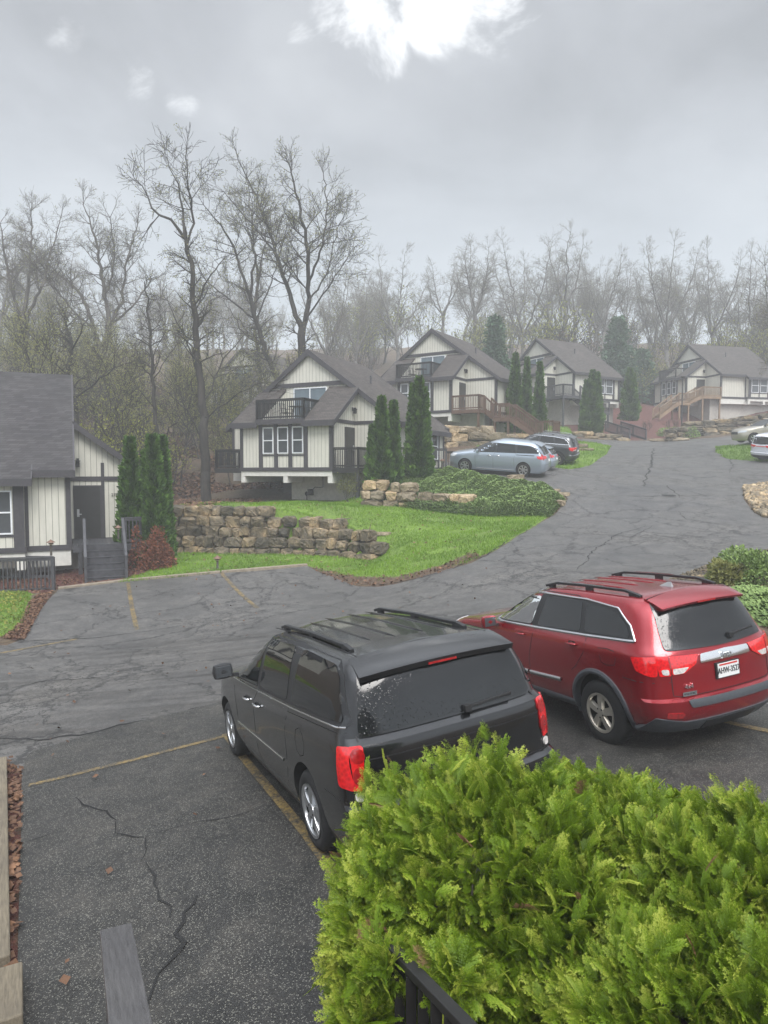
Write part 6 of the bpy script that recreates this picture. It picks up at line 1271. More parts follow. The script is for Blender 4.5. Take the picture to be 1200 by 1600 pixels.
print('segs', [len(kids(g)[0].data.polygons) for g in GEN])
def put_tree(i, u, Y, vt, label, group, rz=None, sw=1.0):
    d = ray(u, 700)*Y; zb = H(d[0], d[1]); h = ray(u, vt)[2]*Y-zb; s = h/21.5; rz = random.random()*6.28 if rz is None else rz
    o = GEN[i] if i not in used else dup(GEN[i]); used.add(i); o.location = (d[0], d[1], zb-.2); o.rotation_euler = (0, 0, rz); o.scale = (s*sw, s*sw, s); setp(o, label, 'tree', group); return o
random.seed(11)
gB = 'bare trees in the haze behind the chalets'
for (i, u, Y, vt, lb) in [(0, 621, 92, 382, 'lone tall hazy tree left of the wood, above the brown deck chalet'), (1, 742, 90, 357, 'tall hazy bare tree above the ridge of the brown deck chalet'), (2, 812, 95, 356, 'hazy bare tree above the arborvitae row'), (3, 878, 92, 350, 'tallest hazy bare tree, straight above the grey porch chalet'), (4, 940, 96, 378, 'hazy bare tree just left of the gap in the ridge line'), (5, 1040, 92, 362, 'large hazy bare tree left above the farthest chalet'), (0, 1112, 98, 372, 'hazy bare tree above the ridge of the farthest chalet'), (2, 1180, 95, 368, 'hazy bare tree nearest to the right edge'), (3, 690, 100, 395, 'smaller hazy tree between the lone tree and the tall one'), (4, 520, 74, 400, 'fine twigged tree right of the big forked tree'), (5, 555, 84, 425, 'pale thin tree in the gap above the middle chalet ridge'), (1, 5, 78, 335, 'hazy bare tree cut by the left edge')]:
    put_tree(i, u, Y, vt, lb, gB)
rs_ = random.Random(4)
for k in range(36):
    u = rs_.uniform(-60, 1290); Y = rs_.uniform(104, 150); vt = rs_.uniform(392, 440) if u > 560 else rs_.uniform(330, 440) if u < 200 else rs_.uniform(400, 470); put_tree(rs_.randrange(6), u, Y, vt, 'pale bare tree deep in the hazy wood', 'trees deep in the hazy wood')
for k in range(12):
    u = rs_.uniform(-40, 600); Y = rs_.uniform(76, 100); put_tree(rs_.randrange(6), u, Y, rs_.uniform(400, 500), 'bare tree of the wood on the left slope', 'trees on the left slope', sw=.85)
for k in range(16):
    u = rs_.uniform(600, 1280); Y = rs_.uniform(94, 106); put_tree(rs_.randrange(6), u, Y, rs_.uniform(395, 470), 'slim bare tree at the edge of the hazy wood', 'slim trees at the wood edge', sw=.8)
put_tree(2, 1262, 42, 330, 'nearer bare tree, only twig ends showing at the right edge', gB)
# ---- saplings and brush
def shrub(seed, h, n, leafm, leaf, lsz, label=None, name='sapling', spread=.35, bark='bark_dark', r=.03, maxlev=3):
    rs = np.random.RandomState(seed); S = []; Lf = []
    for i in range(n):
        a = rs.rand()*6.28; d = np.array([math.cos(a)*spread, math.sin(a)*spread, 1]); grow(rs, S, Lf, (math.cos(a)*.12*n**.5, math.sin(a)*.12*n**.5, 0), d, r, h*rs.uniform(.6, 1), 1 if maxlev > 3 else 0, .1, .16, maxlev, .6, leaf, 1.0)
    t = thing(name, label, 'shrub'); segs_mesh(S, 'stem', bark, t)
    if Lf: Lf = np.array(Lf); m = len(Lf); k = 3; Lf = np.repeat(Lf, k, 0)+rs.normal(size=(m*k, 3))*.14; foliage('leaf', leafm, [stamp(*SP, qrot(m*k, rs), rs.uniform(lsz[0], lsz[1], m*k), Lf, rs.uniform(0, .7, m*k))], t)
    return t
SH = {'sap': [shrub(80+i, 7.5, 1, 'bud_green', .8, (.05, .11), spread=.08, r=.055, maxlev=3) for i in range(3)], 'thick': [shrub(90+i, 2.6, 7, 'brush_leaf', .9, (.05, .11), name='brush', r=.022) for i in range(3)], 'red': [shrub(95, 2.2, 8, 'dry_leaf', .7, (.04, .09), name='brush', r=.02)]}
su = set()
def put_shrub(kind, i, u, Y, s, label, group, xy=None):
    d = ray(u, 700)*Y if xy is None else xy; o = SH[kind][i]; key = (kind, i)
    if key in su: o = dup(o)
    su.add(key); o.location = (d[0], d[1], H(d[0], d[1])-.05); o.rotation_euler = (0, 0, rs_.random()*6.28); o.scale = (s, s, s*rs_.uniform(.85, 1.15)); setp(o, label, 'shrub' if kind != 'sap' else 'sapling', group)
for k in range(34): put_shrub('sap', k % 3, rs_.uniform(150, 470) if k % 4 else rs_.uniform(60, 180), rs_.uniform(42, 66), rs_.uniform(.6, 1.35), 'thin sapling with yellowish buds on the leafy slope', 'saplings on the left slope')
for k in range(36): put_shrub('thick', k % 3, rs_.uniform(90, 480), rs_.uniform(41, 70), rs_.uniform(.5, 1.5), 'yellow green brush on the leafy slope left', 'brush on the left slope')
for k in range(16): put_shrub('sap', k % 3, rs_.uniform(-10, 130), rs_.uniform(56, 74), rs_.uniform(.9, 1.6), 'hazy sapling above the near roof edge', 'hazy saplings above the near roof')
for k in range(30): put_shrub('red', 0, rs_.uniform(60, 560), rs_.uniform(48, 85), rs_.uniform(.8, 2.0), 'brown twiggy brush on the leafy slope', 'brown brush on the left slope')
for k in range(44): put_shrub('thick' if k % 3 else 'red', k % 3 if k % 3 else 0, rs_.uniform(540, 1230), rs_.uniform(80, 112), rs_.uniform(1.4, 3.4), 'pale brush along the foot of the hazy wood', 'brush at the foot of the wood')
for u, Y, s, lb in ((150, 40, 2.1, 'bright yellow green bush behind the near chalet gable'), (178, 43, 2.0, 'yellow green bush left of the arborvitae clump'), (200, 46, 1.9, 'yellowish bush above the arborvitae clump'), (548, 33.8, .55, 'small olive shrub at the corner of the grey base')): put_shrub('thick', 0, u, Y, s, lb, 'leafy bushes near the chalets')
for u, Y, s, lb in ((1050, 66, .6, 'twiggy brown shrub under the farthest chalet deck'), (1120, 66, .6, 'low brown shrub before the farthest chalet base'), (1150, 63, .6, 'brown shrub bank left of the beige minivan'), (1095, 63, .5, 'brown shrub above the pale rock ledge'), (1010, 66, .5, 'brown shrub right of the grey porch stairs')): put_shrub('red', 0, u, Y, s, lb, 'brown shrubs by the far chalets')
# rust coloured barberry by the near steps, laurel
def leafball(name, label, cat, u, Y, rx, rz_, mat, n, seed, zc=.5, sz=(.06, .12), xy=None, kind=None, group=None, dz=0):
    rs = np.random.RandomState(seed); d = ray(u, 700)*Y if xy is None else xy; t = thing(name, label, cat, (d[0], d[1], H(d[0], d[1])+dz), group=group); v = rs.normal(size=(n, 3)); v /= np.linalg.norm(v, axis=1)[:, None]; v[:, 2] = abs(v[:, 2])*1.0
    bl = 1+.15*np.sin(v[:, 0]*6+seed)+.12*np.sin(v[:, 1]*8+v[:, 2]*5); P = v*np.array([rx, rx, rz_])*(1-.5*rs.rand(n)**2)[:, None]*bl[:, None]; foliage('foliage', mat, [stamp(*SP, frames(v+rs.normal(size=(n, 3))*.6, rs.rand(n)*3, rs), rs.uniform(sz[0], sz[1], n), P, rs.uniform(0, .6, n))], t)
    mb = MB()
    for i in range(9): a = rs.rand()*6.28; mb.tube([(0, 0, -.05), (math.cos(a)*rx*.4, math.sin(a)*rx*.4, rz_*.5), (math.cos(a)*rx*.8, math.sin(a)*rx*.8, rz_*.8)], [.02, .014, .006], 5)
    mb.obj('stem', MATS['bark_mid'], t, smooth='all'); return t
leafball('barberry_bush', 'rust red shrub at the foot of the arborvitae clump', 'shrub', 242, 25.7, .58, 1.35, 'red_leaf', 5200, 1); leafball('barberry_bush', 'small rust red shrub tuft beside the step railing', 'shrub', 212, 25.8, .34, 1.5, 'red_leaf', 1600, 2)
leafball('juniper_bush', 'green juniper mound at the right edge, above the red car', 'shrub', 1192, 15.4, 1.05, .66, 'juniper', 9000, 3, sz=(.05, .10)); 
leafball('grass_tuft', 'dry straw coloured tuft left of the juniper mound', 'shrub', 1140, 15.2, .36, .5, 'bud_green', 2600, 4, sz=(.05, .14))
leafball('hydrangea_bush', 'grey green shrub on the mulch right of the outdoor stairs', 'shrub', 1043, 63.5, .9, .8, 'juniper', 900, 5, sz=(.1, .2)); leafball('ledge_bush', 'grey green shrub on the pale rock ledge', 'shrub', 1072, 62, 1.2, .9, 'juniper', 900, 6, sz=(.1, .2))
# spreading juniper over the bank, ground cover at right
def cover(name, label, P, mat, n, seed, hgt, sz, kind='stuff', drape=0, up=.5):
    rs = np.random.RandomState(seed); lo, hi = P.min(0), P.max(0); Q = lo+(hi-lo)*rs.rand(n*3, 2); Q = Q[inside(Q[:, 0], Q[:, 1], P)][:n]; d, _, _ = edgedist(Q[:, 0], Q[:, 1], P); hh = hgt*np.clip(d/.6, 0, 1)**.5*(1+.12*np.sin(Q[:, 0]*3.1+Q[:, 1]*1.7)+.10*np.sin(Q[:, 1]*4.7-Q[:, 0]*2)+.10*np.sin(Q[:, 0]*9)*np.sin(Q[:, 1]*8))
    z = Hn(Q[:, 0], Q[:, 1])+hh*(1-.5*rs.rand(len(Q))**2.5); a = rs.rand(len(Q))*6.28; D = np.stack([np.cos(a), np.sin(a)-.35, np.full(len(Q), up)], 1); o = foliage(name, mat, [stamp(*SP, frames(D, rs.uniform(-.7, .7, len(Q)), rs), rs.uniform(sz[0], sz[1], len(Q)), np.stack([Q[:, 0], Q[:, 1], z], 1), rs.uniform(0, .5, len(Q))+np.clip(hh/hgt-1, -.3, .4)*.6)]); setp(o, label, 'ground cover' if name != 'grass' else 'grass', None, kind); return o
BED = poly([Pg(572, 790), Pg(640, 797), Pg(690, 803), Pg(770, 810), Pg(858, 809), Pg(884, 785), Pg(860, 768), (5.3, 34.2), (2.9, 36.2), (-.9, 36.4)])
BED2 = BED.copy()
cover('creeping_juniper', 'dense spreading green juniper draped over the stone bank', BED, 'juniper', 130000, 5, .50, (.045, .095))
cover('ground_cover', 'low green creeping ground cover right of the red car', poly([Pg(1125, 928), Pg(1160, 922), Pg(1200, 925), (8.8, 14), (8.8, 10.5), (7.6, 9.4), (6.5, 10.5), (6.2, 12.5)]), 'juniper', 26000, 6, .16, (.05, .11))
cover('ivy_edge', 'trailing green ground cover at the left edge before the low railing', LAWNS[3], 'brush_leaf', 2500, 8, .12, (.06, .12))
# grass blades
BL = (np.array([(-.5, 0, 0), (.5, 0, 0), (.12, 1, .15), (-.12, 1, .15)]), np.array([(0, 1, 2, 3)]), np.array([0, 0, .3, .3]))
def blades(P, n, seed, s0, w_):
    rs = np.random.RandomState(seed); lo, hi = P.min(0), P.max(0); Q = lo+(hi-lo)*rs.rand(n*4, 2); Q = Q[inside(Q[:, 0], Q[:, 1], P)]; b = sm(sdist(Q[:, 0], Q[:, 1], BARE), -.3, .3); Q = Q[(rs.rand(len(Q)) > b*.92) & ~inside(Q[:, 0], Q[:, 1], MULCH[0]) & (rs.rand(len(Q)) > .75*sm(np.sin(Q[:, 0]*1.9+1.3*np.sin(Q[:, 1]*1.1))*np.sin(Q[:, 1]*2.3+np.sin(Q[:, 0]*.8)), .35, .8))][:n]; m = len(Q)
    a = rs.rand(m)*6.28; R = np.zeros((m, 3, 3)); lean = rs.normal(size=(m, 2))*.35; c, s = np.cos(a), np.sin(a); R[:, 0, 0] = c*w_; R[:, 1, 0] = s*w_; R[:, 0, 1] = lean[:, 0]; R[:, 1, 1] = lean[:, 1]; R[:, 2, 1] = 1; R[:, 0, 2] = -s; R[:, 1, 2] = c
    dry = np.sin(Q[:, 0]*1.3+2*np.sin(Q[:, 1]*.9))*.14; return stamp(*BL, R, rs.uniform(.5, 1.25, m)*s0, np.stack([Q[:, 0], Q[:, 1], Hn(Q[:, 0], Q[:, 1])+.035], 1), rs.uniform(0, .55, m)+dry*1.6)
gr = foliage('grass', 'grass_blade', [blades(LAWNS[0], 90000, 1, .085, .22), blades(LAWNS[1], 14000, 2, .11, .3), blades(LAWNS[2], 9000, 3, .11, .3), blades(LAWNS[3], 5000, 4, .09, .2), blades(LAWNS[4], 2500, 5, .1, .3), blades(LAWNS[5], 3500, 6, .12, .3)]); setp(gr, 'short wet spring grass of the lawns', 'grass', None, 'stuff')
# leaf litter at the left edge strip and on the slope
LQ = (np.array([(-.5, -.5, 0), (.5, -.4, .1), (.4, .6, .25), (-.5, .5, .05)]), np.array([(0, 1, 2, 3)]), np.array([0, 0.1, .2, .1]))
def litter(P, n, seed, s0, s1):
    rs = np.random.RandomState(seed); lo, hi = P.min(0), P.max(0); Q = lo+(hi-lo)*rs.rand(n*5, 2); Q = Q[inside(Q[:, 0], Q[:, 1], P)][:n]; m = len(Q); D = rs.normal(size=(m, 3))*np.array([1, 1, .3]); return stamp(*LQ, frames(D, rs.normal(size=m)*.5, rs), rs.uniform(s0, s1, m), np.stack([Q[:, 0], Q[:, 1], Hn(Q[:, 0], Q[:, 1])+.065], 1), rs.uniform(0, .9, m))
SL_ = poly([Pg(320, 800), Pg(262, 800), (-16, 33), (-20, 44), (-26, 60), (-12, 62), (-3, 50), (-6.5, 38)])
o = foliage('leaf_litter', 'dry_leaf', [litter(MULCH[3], 5200, 1, .03, .07), litter(MULCH[5], 1500, 3, .03, .06), litter(SL_, 30000, 2, .10, .20), litter(MULCH[0], 4000, 4, .04, .08), litter(LAWNS[0], 900, 5, .04, .08), litter(BARE, 500, 6, .03, .07), litter(ROAD[:26], 260, 7, .03, .06)]); setp(o, 'brown dead leaves and bark chips lying on the beds and the slope', 'leaf litter', None, 'stuff')
# ------------------------------------------------------------------ rocks
def rock(rs, c, s, sq=.55, n=16):
    """angular quarried block as hull of scattered points; returns bmesh"""
    bm = bmesh.new()
    for sx in (-1, 1):
        for sy in (-1, 1):
            for sz in (-1, 1): bm.verts.new((sx*rs.uniform(.30, .47), sy*rs.uniform(.32, .47), sz*rs.uniform(.30, .46)))
    for _ in range(n): v = rs.normal(size=3); v /= np.abs(v).max()**.7*np.linalg.norm(v)**.3; v *= .5*rs.uniform(.9, 1.06); bm.verts.new(v)
    r_ = bmesh.ops.convex_hull(bm, input=bm.verts); bmesh.ops.delete(bm, geom=[v for v in bm.verts if not v.link_faces], context='VERTS')
    bmesh.ops.bevel(bm, geom=bm.edges[:], offset=.035, segments=1, affect='EDGES', profile=.6)
    bmesh.ops.triangulate(bm, faces=bm.faces[:]); bmesh.ops.subdivide_edges(bm, edges=[e for e in bm.edges if e.calc_length() > .28], cuts=1)
    for v in bm.verts: v.co += Vector(rs.normal(size=3))*.022
    R = Matrix.Rotation(rs.normal()*.12, 3, 'Z') @ Matrix.Rotation(rs.normal()*.07, 3, 'X')
    for v in bm.verts: v.co = R @ Vector((v.co.x*s[0], v.co.y*s[1], v.co.z*s[2]))+Vector(c)
    return bm
def rocks_obj(name, L_, mat, parent=None):
    V = []; Fs = []; tn = []; rs = np.random.RandomState(len(L_))
    for bm in L_:
        n = len(V); bm.verts.index_update(); t = rs.rand(); V += [tuple(v.co) for v in bm.verts]; Fs += [tuple(n+v.index for v in f.verts) for f in bm.faces]; tn += [t]*len(bm.verts); bm.free()
    me = bpy.data.meshes.new(name); me.from_pydata(V, [], Fs); me.materials.append(MATS[mat]); o = bpy.data.objects.new(name, me); col.objects.link(o); o.parent = parent; fattr(o, 'tone', tn); return o
def stonewall(name, label, path, heights, mat, seed, rowh=.42, wmin=.42, wmax=.95, batter=.14, depth=.65, zb=None, group=None):
    rs = np.random.RandomState(seed); P = [np.array(p, float) for p in path]; cum = [0]
    for a, b in zip(P[:-1], P[1:]): cum.append(cum[-1]+np.linalg.norm(b-a))
    tot = cum[-1]; at_ = lambda s: np.array([np.interp(s, cum, [p[k] for p in P]) for k in (0, 1)]); hs = lambda s: np.interp(s/tot, [i/(len(heights)-1) for i in range(len(heights))], heights); L_ = []; row = 0
    while row*rowh < max(heights)-.1:
        s = -rs.uniform(0, .4)
        while s < tot:
            w_ = rs.uniform(wmin, wmax); m = s+w_/2; s += w_+.015
            if m > tot or m < 0 or hs(m) < row*rowh+.12: continue
            p = at_(m); q = at_(min(tot, m+.1)); t = (q-at_(max(0, m-.1))); t /= np.linalg.norm(t)+1e-9; nrm = np.array([-t[1], t[0]]); nrm = nrm if nrm[1] > 0 else -nrm; h = rowh*rs.uniform(.92, 1.12); c = p+nrm*(batter*row+depth/2+rs.normal()*.04); z = (H(p[0], p[1]) if zb is None else zb)+row*rowh+h/2-.08; bm = rock(rs, (0, 0, 0), (w_*1.13, depth*rs.uniform(.9, 1.15), h*1.16)); a = math.atan2(t[1], t[0]); Rz = Matrix.Rotation(a, 3, 'Z')
            for v in bm.verts: v.co = Rz @ v.co+Vector((c[0], c[1], z))
            L_.append(bm)
        row += 1
    o = rocks_obj(name, L_, mat); return setp(o, label, 'stone wall', group)
stonewall('retaining_wall', 'long dry stone wall of brown blocks across the lawn, stepping down at its right end', [(-9.6, 28.35), (-8.8, 28.3), (-6.5, 28.1), (-3.9, 27.7), (-2.6, 27.2), (-1.5, 26.7), (-.25, 25.5)], [1.76, 1.76, 1.78, 1.76, 1.74, 1.30, .45], 'stone_brown', 3, zb=-3.40, rowh=.41, wmin=.36, wmax=.72)
stonewall('retaining_wall', 'low tan block wall half covered by the spreading juniper', g2((568, 792), (600, 793), (650, 797), (710, 801), (765, 806)), [1.25, 1.1, .8, .6, .4], 'stone_tan', 5, depth=.7, batter=.10)
stonewall('retaining_wall', 'tan ledge wall below the brown deck chalet, behind the silver blue minivan', [(1.4, 44.6), (3.2, 44.9), (5.5, 45.6), (8.5, 46.6), (11, 47.5)], [1.5, 1.45, 1.3, 1.0, .5], 'stone_tan', 7, wmin=.8, wmax=1.6, rowh=.5, depth=.9)
stonewall('rock_ledge', 'dark layered rock ledge at the far end of the road, before the farthest chalet', [G(1055, 690), (27.5, 62), (30.5, 62.2), (34, 63), (38, 64)], [.9, 1.3, 1.5, 1.5, 1.3], 'stone_brown', 9, wmin=.9, wmax=2.2, rowh=.38, depth=1.0)
stonewall('rock_ledge', 'low rock edging below the grey porch chalet, at the top of the lawn strip', [G(905, 684), G(950, 688), G(985, 690)], [.5, .6, .4], 'stone_brown', 10, wmin=.8, wmax=1.8, rowh=.34, depth=.8)
rs = np.random.RandomState(12)
def lone(label, u, v, s, mat, name='rock', group=None, dz=0):
    p = G(u, v); o = rocks_obj(name, [rock(rs, (0, 0, 0), s)], mat); o.location = (p[0], p[1], H(*p)+s[2]*.32+dz); o.rotation_euler = (0, 0, rs.rand()*.7); return setp(o, label, 'rock', group)
lone('flat loose slab on the grass right of the stone wall end', 596, 836, (.85, .4, .16), 'stone_tan'); lone('flat brown slab at the low end of the stone wall', 578, 872, (.75, .4, .22), 'stone_brown'); lone('squarish brown rock ending the stone wall', 583, 858, (.55, .45, .38), 'stone_brown'); lone('thin slab lying on the lawn above the wall end', 560, 833, (.9, .5, .16), 'stone_brown')
for u, v, s, lb in ((806, 753, (1.0, .5, .45), 'largest pale edging stone under the minivan rear wheel'), (838, 764, (.9, .4, .22), 'pale flat edging stone behind the juniper, left one'), (862, 769, (.8, .4, .2), 'pale flat edging stone behind the juniper, middle one'), (878, 775, (.7, .45, .22), 'pale edging stone at the tip of the juniper bed'), (876, 790, (.45, .4, .3), 'small round pale stone by the asphalt at the bed tip')): lone(lb, u, v, s, 'stone_tan', 'edging_stone', 'edging stones of the juniper bed')
for u, v, s, lb in ((903, 700, (1.5, .6, .4), 'dark rock on the lawn strip behind the parked cars'), (915, 705, (1.3, .6, .25), 'pale rock on the lawn strip behind the parked cars'), (1030, 690, (1.8, .7, .3), 'pale slab at the far road end, left'), (1062, 689, (1.8, .7, .35), 'yellowish slab at the far road end, right')): lone(lb, u, v, s, 'stone_tan' if 'p' in lb[:1] or 'yellow' in lb else 'stone_brown')
# river stones, one bed
P = poly([Pg(1162, 760), Pg(1200, 757), (21, 33), (21, 27.5), Pg(1200, 811), Pg(1182, 803), Pg(1166, 782)]); Q = P.min(0)+(P.max(0)-P.min(0))*rs.rand(2600, 2); Q = Q[inside(Q[:, 0], Q[:, 1], P) & ~inside(Q[:, 0], Q[:, 1], LAWNS[4])]
cube = bmesh.new(); bmesh.ops.create_icosphere(cube, subdivisions=1, radius=.5); cube.verts.index_update(); CV = np.array([v.co for v in cube.verts]); CF = np.array([[v.index for v in f.verts] for f in cube.faces]); cube.free(); m = len(Q)
R = qrot(m, rs); S = rs.uniform(.16, .42, m); V, Fq, tn = stamp(CV*np.array([1, .8, .5]), CF, np.zeros(len(CV)), R, S, np.stack([Q[:, 0], Q[:, 1], Hn(Q[:, 0], Q[:, 1])+.06], 1), rs.rand(m)); o = mesh_np('gravel', V, Fq, MATS['stone_tan']); fattr(o, 'tone', tn); setp(o, 'bed of tan river stones beside the road at the right edge', 'gravel', None, 'stuff')
P = GRAV[0]; Q = P.min(0)+(P.max(0)-P.min(0))*rs.rand(14000, 2); Q = Q[inside(Q[:, 0], Q[:, 1], P)]; m = len(Q); V, Fq, tn = stamp(CV*np.array([1, .8, .6]), CF, np.zeros(len(CV)), qrot(m, rs), rs.uniform(.04, .10, m), np.stack([Q[:, 0], Q[:, 1], Hn(Q[:, 0], Q[:, 1])+.05], 1), rs.rand(m)*.8); o = mesh_np('gravel', V, Fq, MATS['stone_brown']); fattr(o, 'tone', tn); setp(o, 'dark chipped gravel of the bed behind the red car', 'gravel', None, 'stuff')
# timbers at the left edge
def timber(label, a, b, wd, ht, name='landscape_timber'):
    L_ = math.dist(a, b); mb = MB(); mb.box((-wd/2, 0, 0), (wd/2, L_, ht)); o = mb.obj(name, MATS['timber_old'], bev=.012); za, zb = H(*a), H(*b); o.location = (a[0], a[1], za-.02); d = Vector((b[0]-a[0], b[1]-a[1], zb-za)); o.rotation_euler = (math.atan2(d.z, math.hypot(d.x, d.y)), 0, math.atan2(-d.x, d.y)); return setp(o, label, 'timber', 'old timbers edging the bed')
a = G(-4, 1530); b = G(0, 1200); timber('long weathered timber along the left edge of the asphalt', a, b, .17, .17); a = G(8, 1640); b = G(11, 1548); timber('short thick timber in the lower left corner', a, b, .20, .19)
# handrail in the foreground
pA, pB = Vector(w3(181, 1447, 3.16)), Vector(w3(204, 1600, 2.34)); dr = pB-pA; t = thing('handrail', 'weathered grey wooden handrail board in the lower left foreground', 'handrail', pA)
LR = dr.length*2.2; mb = MB(); mb.box((-.07, 0, -.038), (.07, LR, 0)); o = mb.obj('rail_board', MATS['handrail_grey'], t, bev=.004); o.rotation_euler = dr.to_track_quat('Y', 'Z').to_euler()
mb = MB(); mb.box((-.019, .04, -.13), (.019, LR, -.039)); o = mb.obj('under_rail', MATS['handrail_grey'], t); o.rotation_euler = dr.to_track_quat('Y', 'Z').to_euler()
for k in (.25, 1.9): q = dr*k; mb = MB(); mb.box((q.x-.045, q.y-.045, H(pA.x+q.x, pA.y+q.y)-pA.z-.1), (q.x+.045, q.y+.045, q.z-.06)); mb.obj('post', MATS['handrail_grey'], t)
# fence buried in the hedge
a, b = Vector(w3(600, 1470, 2.65)), Vector(w3(765, 1640, 2.0)); t = thing('picket_railing', 'dark grey picket railing showing through the hedge foliage', 'railing', a); d = b-a
mb = MB(); mb.bar((0, 0, 0), tuple(d*1.25), .045, .035); mb.obj('top_rail', MATS['rail_black'], t, bev=.004)
n = 10
for i in range(n): q = d*(1.25*(i+.5)/n); mb = MB(); mb.box((q.x-.019, q.y-.019, q.z-.95), (q.x+.019, q.y+.019, q.z-.02)); mb.obj('picket', MATS['rail_black'], t)
mb = MB(); mb.bar((0, 0, -.92), tuple(d*1.25-Vector((0, 0, .92))), .04, .09); mb.obj('bottom_rail', MATS['rail_grey'], t); mb = MB(); mb.box((-.045, -.045, -1.1), (.045, .045, -.01)); mb.obj('post', MATS['rail_black'], t)
# free standing railings
def fence(label, pts_, h, mat, name='railing', group=None):
    t = thing(name, label, 'railing', pts_[0], group=group); o = Vector(pts_[0]); railing(t, MATS[mat], [Vector(p)-o for p in pts_], h, name='balustrade'); return t
def gp(u, v, dz=0): p = G(u, v); return (p[0], p[1], H(*p)+dz)
a = w3(84, 925, 22.6); b = w3(-40, 929, 22.2); c = w3(82, 905, 24.3); dd = w3(-40, 905, 24.2)
fence('dark low railing in front of the near chalet at the left edge', [b, a], 1.15, 'rail_grey'); fence('rear run of the low railing right under the near chalet', [c, dd], .8, 'rail_grey')
fence('charcoal walkway railing between the twin arborvitae and the silver blue minivan', [w3(626, 733, 35.2), w3(697, 735, 35.6)], 1.1, 'rail_grey'); fence('black picket railing hidden behind the nose of the silver blue minivan', [w3(697, 733, 37.4), w3(760, 731, 38.5)], .95, 'rail_black')
# outdoor stairs below the grey porch
t = thing('outdoor_stairs', 'grey outdoor stairs with two railings leading down to the far road', 'stairs', w3(946, 676, 64)); A0 = t.location.copy(); B0 = Vector(w3(984, 690, 60.3))-A0; st = stairs(t, MATS['rail_grey'], (.7, 0, .1), (B0.x+.7, B0.y, B0.z+.15), 1.6, 7, railmat=MATS['rail_grey'])
# path lights
def pathlight(label, p, s=1):
    t = thing('path_light', label, 'garden light', p, group='copper path lights'); mb = MB(); mb.lathe([(.035*s, 0), (.035*s, .34*s), (.02*s, .36*s)], k=10); mb.obj('post', MATS['bark_mid'], t, smooth='x'); mb = MB(); mb.lathe([(.03*s, .34*s), (.055*s, .36*s), (.055*s, .44*s), (.02*s, .45*s)], k=12); mb.obj('lens', MATS['lamp_glass'], t, smooth='x')
    mb = MB(); mb.lathe([(.14*s, .43*s), (.13*s, .445*s), (.05*s, .49*s), (.02*s, .52*s), (0, .54*s)], k=16); mb.lathe([(.10*s, .385*s), (.055*s, .41*s)], k=16); mb.obj('cap', MATS['brass'], t, smooth='x')
pathlight('copper path light on the grass beside the far bay marking', gp(340, 893), 1.1); pathlight('copper path light on the low railing corner at the left', w3(80, 868, 22.6), 1.0); pathlight('copper path light by the stair rail of the near chalet', w3(185, 842, 23.6), .9); pathlight('small path light at the end of the charcoal walkway railing', w3(691, 733, 35.2), 1.0)
# services
def gpt(o, p): return W2(o, p)
q = gpt(H1, (-1.9, 1.0, 0)); t = thing('air_conditioner', 'grey air conditioning unit beside the base of the middle chalet', 'air conditioner', (q.x, q.y, H(q.x, q.y))); mb = MB(); mb.box((-.4, -.4, .05), (.4, .4, .85)); mb.obj('casing', MATS['rail_grey'], t, bev=.03)
mb = MB()
for i in range(14): mb.box((-.41, -.36+i*.052, .12), (.41, -.345+i*.052, .78)); mb.box((-.36+i*.052, -.41, .12), (-.345+i*.052, .41, .78))
mb.obj('grille', MATS['rail_black'], t)
t = thing('gas_meter', 'gas meter with bent pipes on the grey base wall of the middle chalet', 'gas meter', (0, 0, 0)); q = W2(H1, (.6, -.92, b1)); t.location = q; t.rotation_euler = H1.rotation_euler
mb = MB(); mb.box((.0, -.32, .62), (.26, -.10, .95)); mb.lathe([(.09, 0), (.13, .04), (.09, .09), (0, .1)], (-.15, -.22, .70), 'x', 14); mb.obj('meter', MATS['rail_black'], t, bev=.02); mb = MB(); mb.tube([(-.1, -.2, -.1), (-.1, -.2, .72), (0, -.2, .8)], .022, 8); mb.tube([(.26, -.2, .9), (.4, -.2, 1.05), (.9, -.2, 1.05), (.9, -.2, 1.7)], .022, 8); mb.obj('pipe', MATS['rail_black'], t, smooth='x')
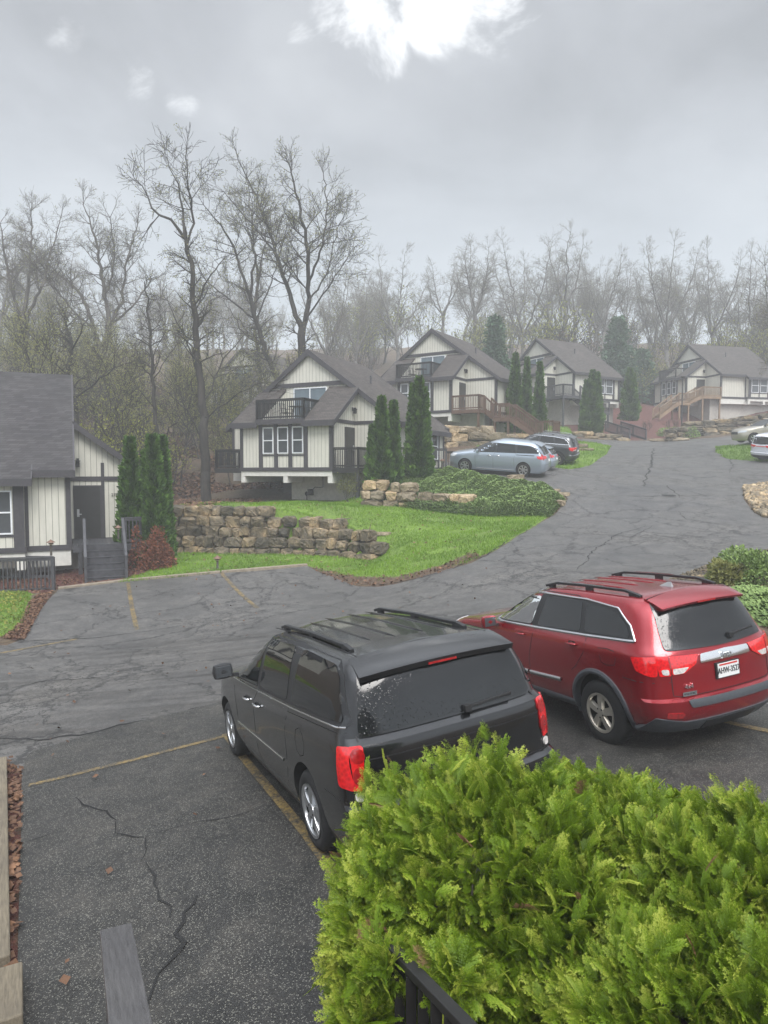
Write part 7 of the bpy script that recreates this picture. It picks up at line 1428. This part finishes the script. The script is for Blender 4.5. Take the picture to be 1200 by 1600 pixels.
# balcony furniture
def chair(label, host, x, y, z, rz):
    t = thing('garden_chair', label, 'chair', W2(host, (x, y, z)), (0, 0, host.rotation_euler[2]+rz), 'black balcony chairs'); mb = MB(); mb.box((-.24, -.24, .40), (.24, .24, .43)); mb.obj('seat', MATS['rail_black'], t); mb = MB(); mb.tube([(-.22, .24, .42), (-.22, .32, .92), (.22, .32, .92), (.22, .24, .42)], .016, 6)
    for i in range(4): mb.bar((-.14+i*.093, .24, .42), (-.14+i*.093, .32, .92), .015, .015, (1, 0, 0))
    mb.obj('backrest', MATS['rail_black'], t)
    for sx in (-1, 1):
        for sy in (-1, 1): mb = MB(); mb.tube([(sx*.22, sy*.22, 0), (sx*.22, sy*.22, .41)], .016, 6); mb.obj('leg', MATS['rail_black'], t)
        mb = MB(); mb.tube([(sx*.25, .28, .64), (sx*.25, -.2, .64), (sx*.24, -.22, .41)], .015, 6); mb.obj('armrest', MATS['rail_black'], t)
def table(label, host, x, y, z):
    t = thing('garden_table', label, 'table', W2(host, (x, y, z)), group='black balcony tables'); mb = MB(); mb.lathe([(0, .70), (.42, .70), (.42, .73), (0, .73)], k=24); mb.obj('table_top', MATS['rail_black'], t)
    for a in (0.7, 2.3, 3.9, 5.4): mb = MB(); mb.tube([(.3*math.cos(a), .3*math.sin(a), 0), (.2*math.cos(a), .2*math.sin(a), .70)], .016, 6); mb.obj('leg', MATS['rail_black'], t)
chair('black chair at the left of the round table on the middle chalet balcony', H1, -.5, -1.5, 2.48, 1.3); chair('black chair at the right of the round table on the middle chalet balcony', H1, .9, -1.3, 2.48, -1.4); table('round black table on the balcony of the middle chalet', H1, .2, -1.6, 2.48); chair('dark chair on the balcony of the brown deck chalet', H2, -.9, -1.5, 2.48, 1.0); table('small dark table on the balcony of the brown deck chalet', H2, -.1, -1.6, 2.48)
# lamp post by the farthest chalet
t = thing('lamp_post', 'thin dark lamp post standing before the farthest chalet', 'lamp post', w3(1065, 664, 64)); mb = MB(); mb.tube([(0, 0, -.3), (0, 0, 4.3)], [.07, .05], 10); mb.obj('pole', MATS['rail_black'], t, smooth='x'); mb = MB(); mb.box((-.18, -.14, 4.3), (.18, .14, 4.42)); mb.obj('lamp_head', MATS['rail_black'], t, bev=.02)
# ------------------------------------------------------------------ air
m = bpy.data.materials.new('air'); m.use_nodes = True; nt = m.node_tree; nt.nodes.clear(); pv = nt.nodes.new('ShaderNodeVolumePrincipled'); pv.inputs['Color'].default_value = (.955, .975, .995, 1); pv.inputs['Density'].default_value = HAZE
o_ = nt.nodes.new('ShaderNodeOutputMaterial'); nt.links.new(pv.outputs[0], o_.inputs['Volume'])
mb = MB(); mb.box((-720, -420, -60), (760, 920, 52)); hz = mb.obj('haze', m); setp(hz, 'thin grey mist lying over the whole hillside', 'haze', None, 'stuff')
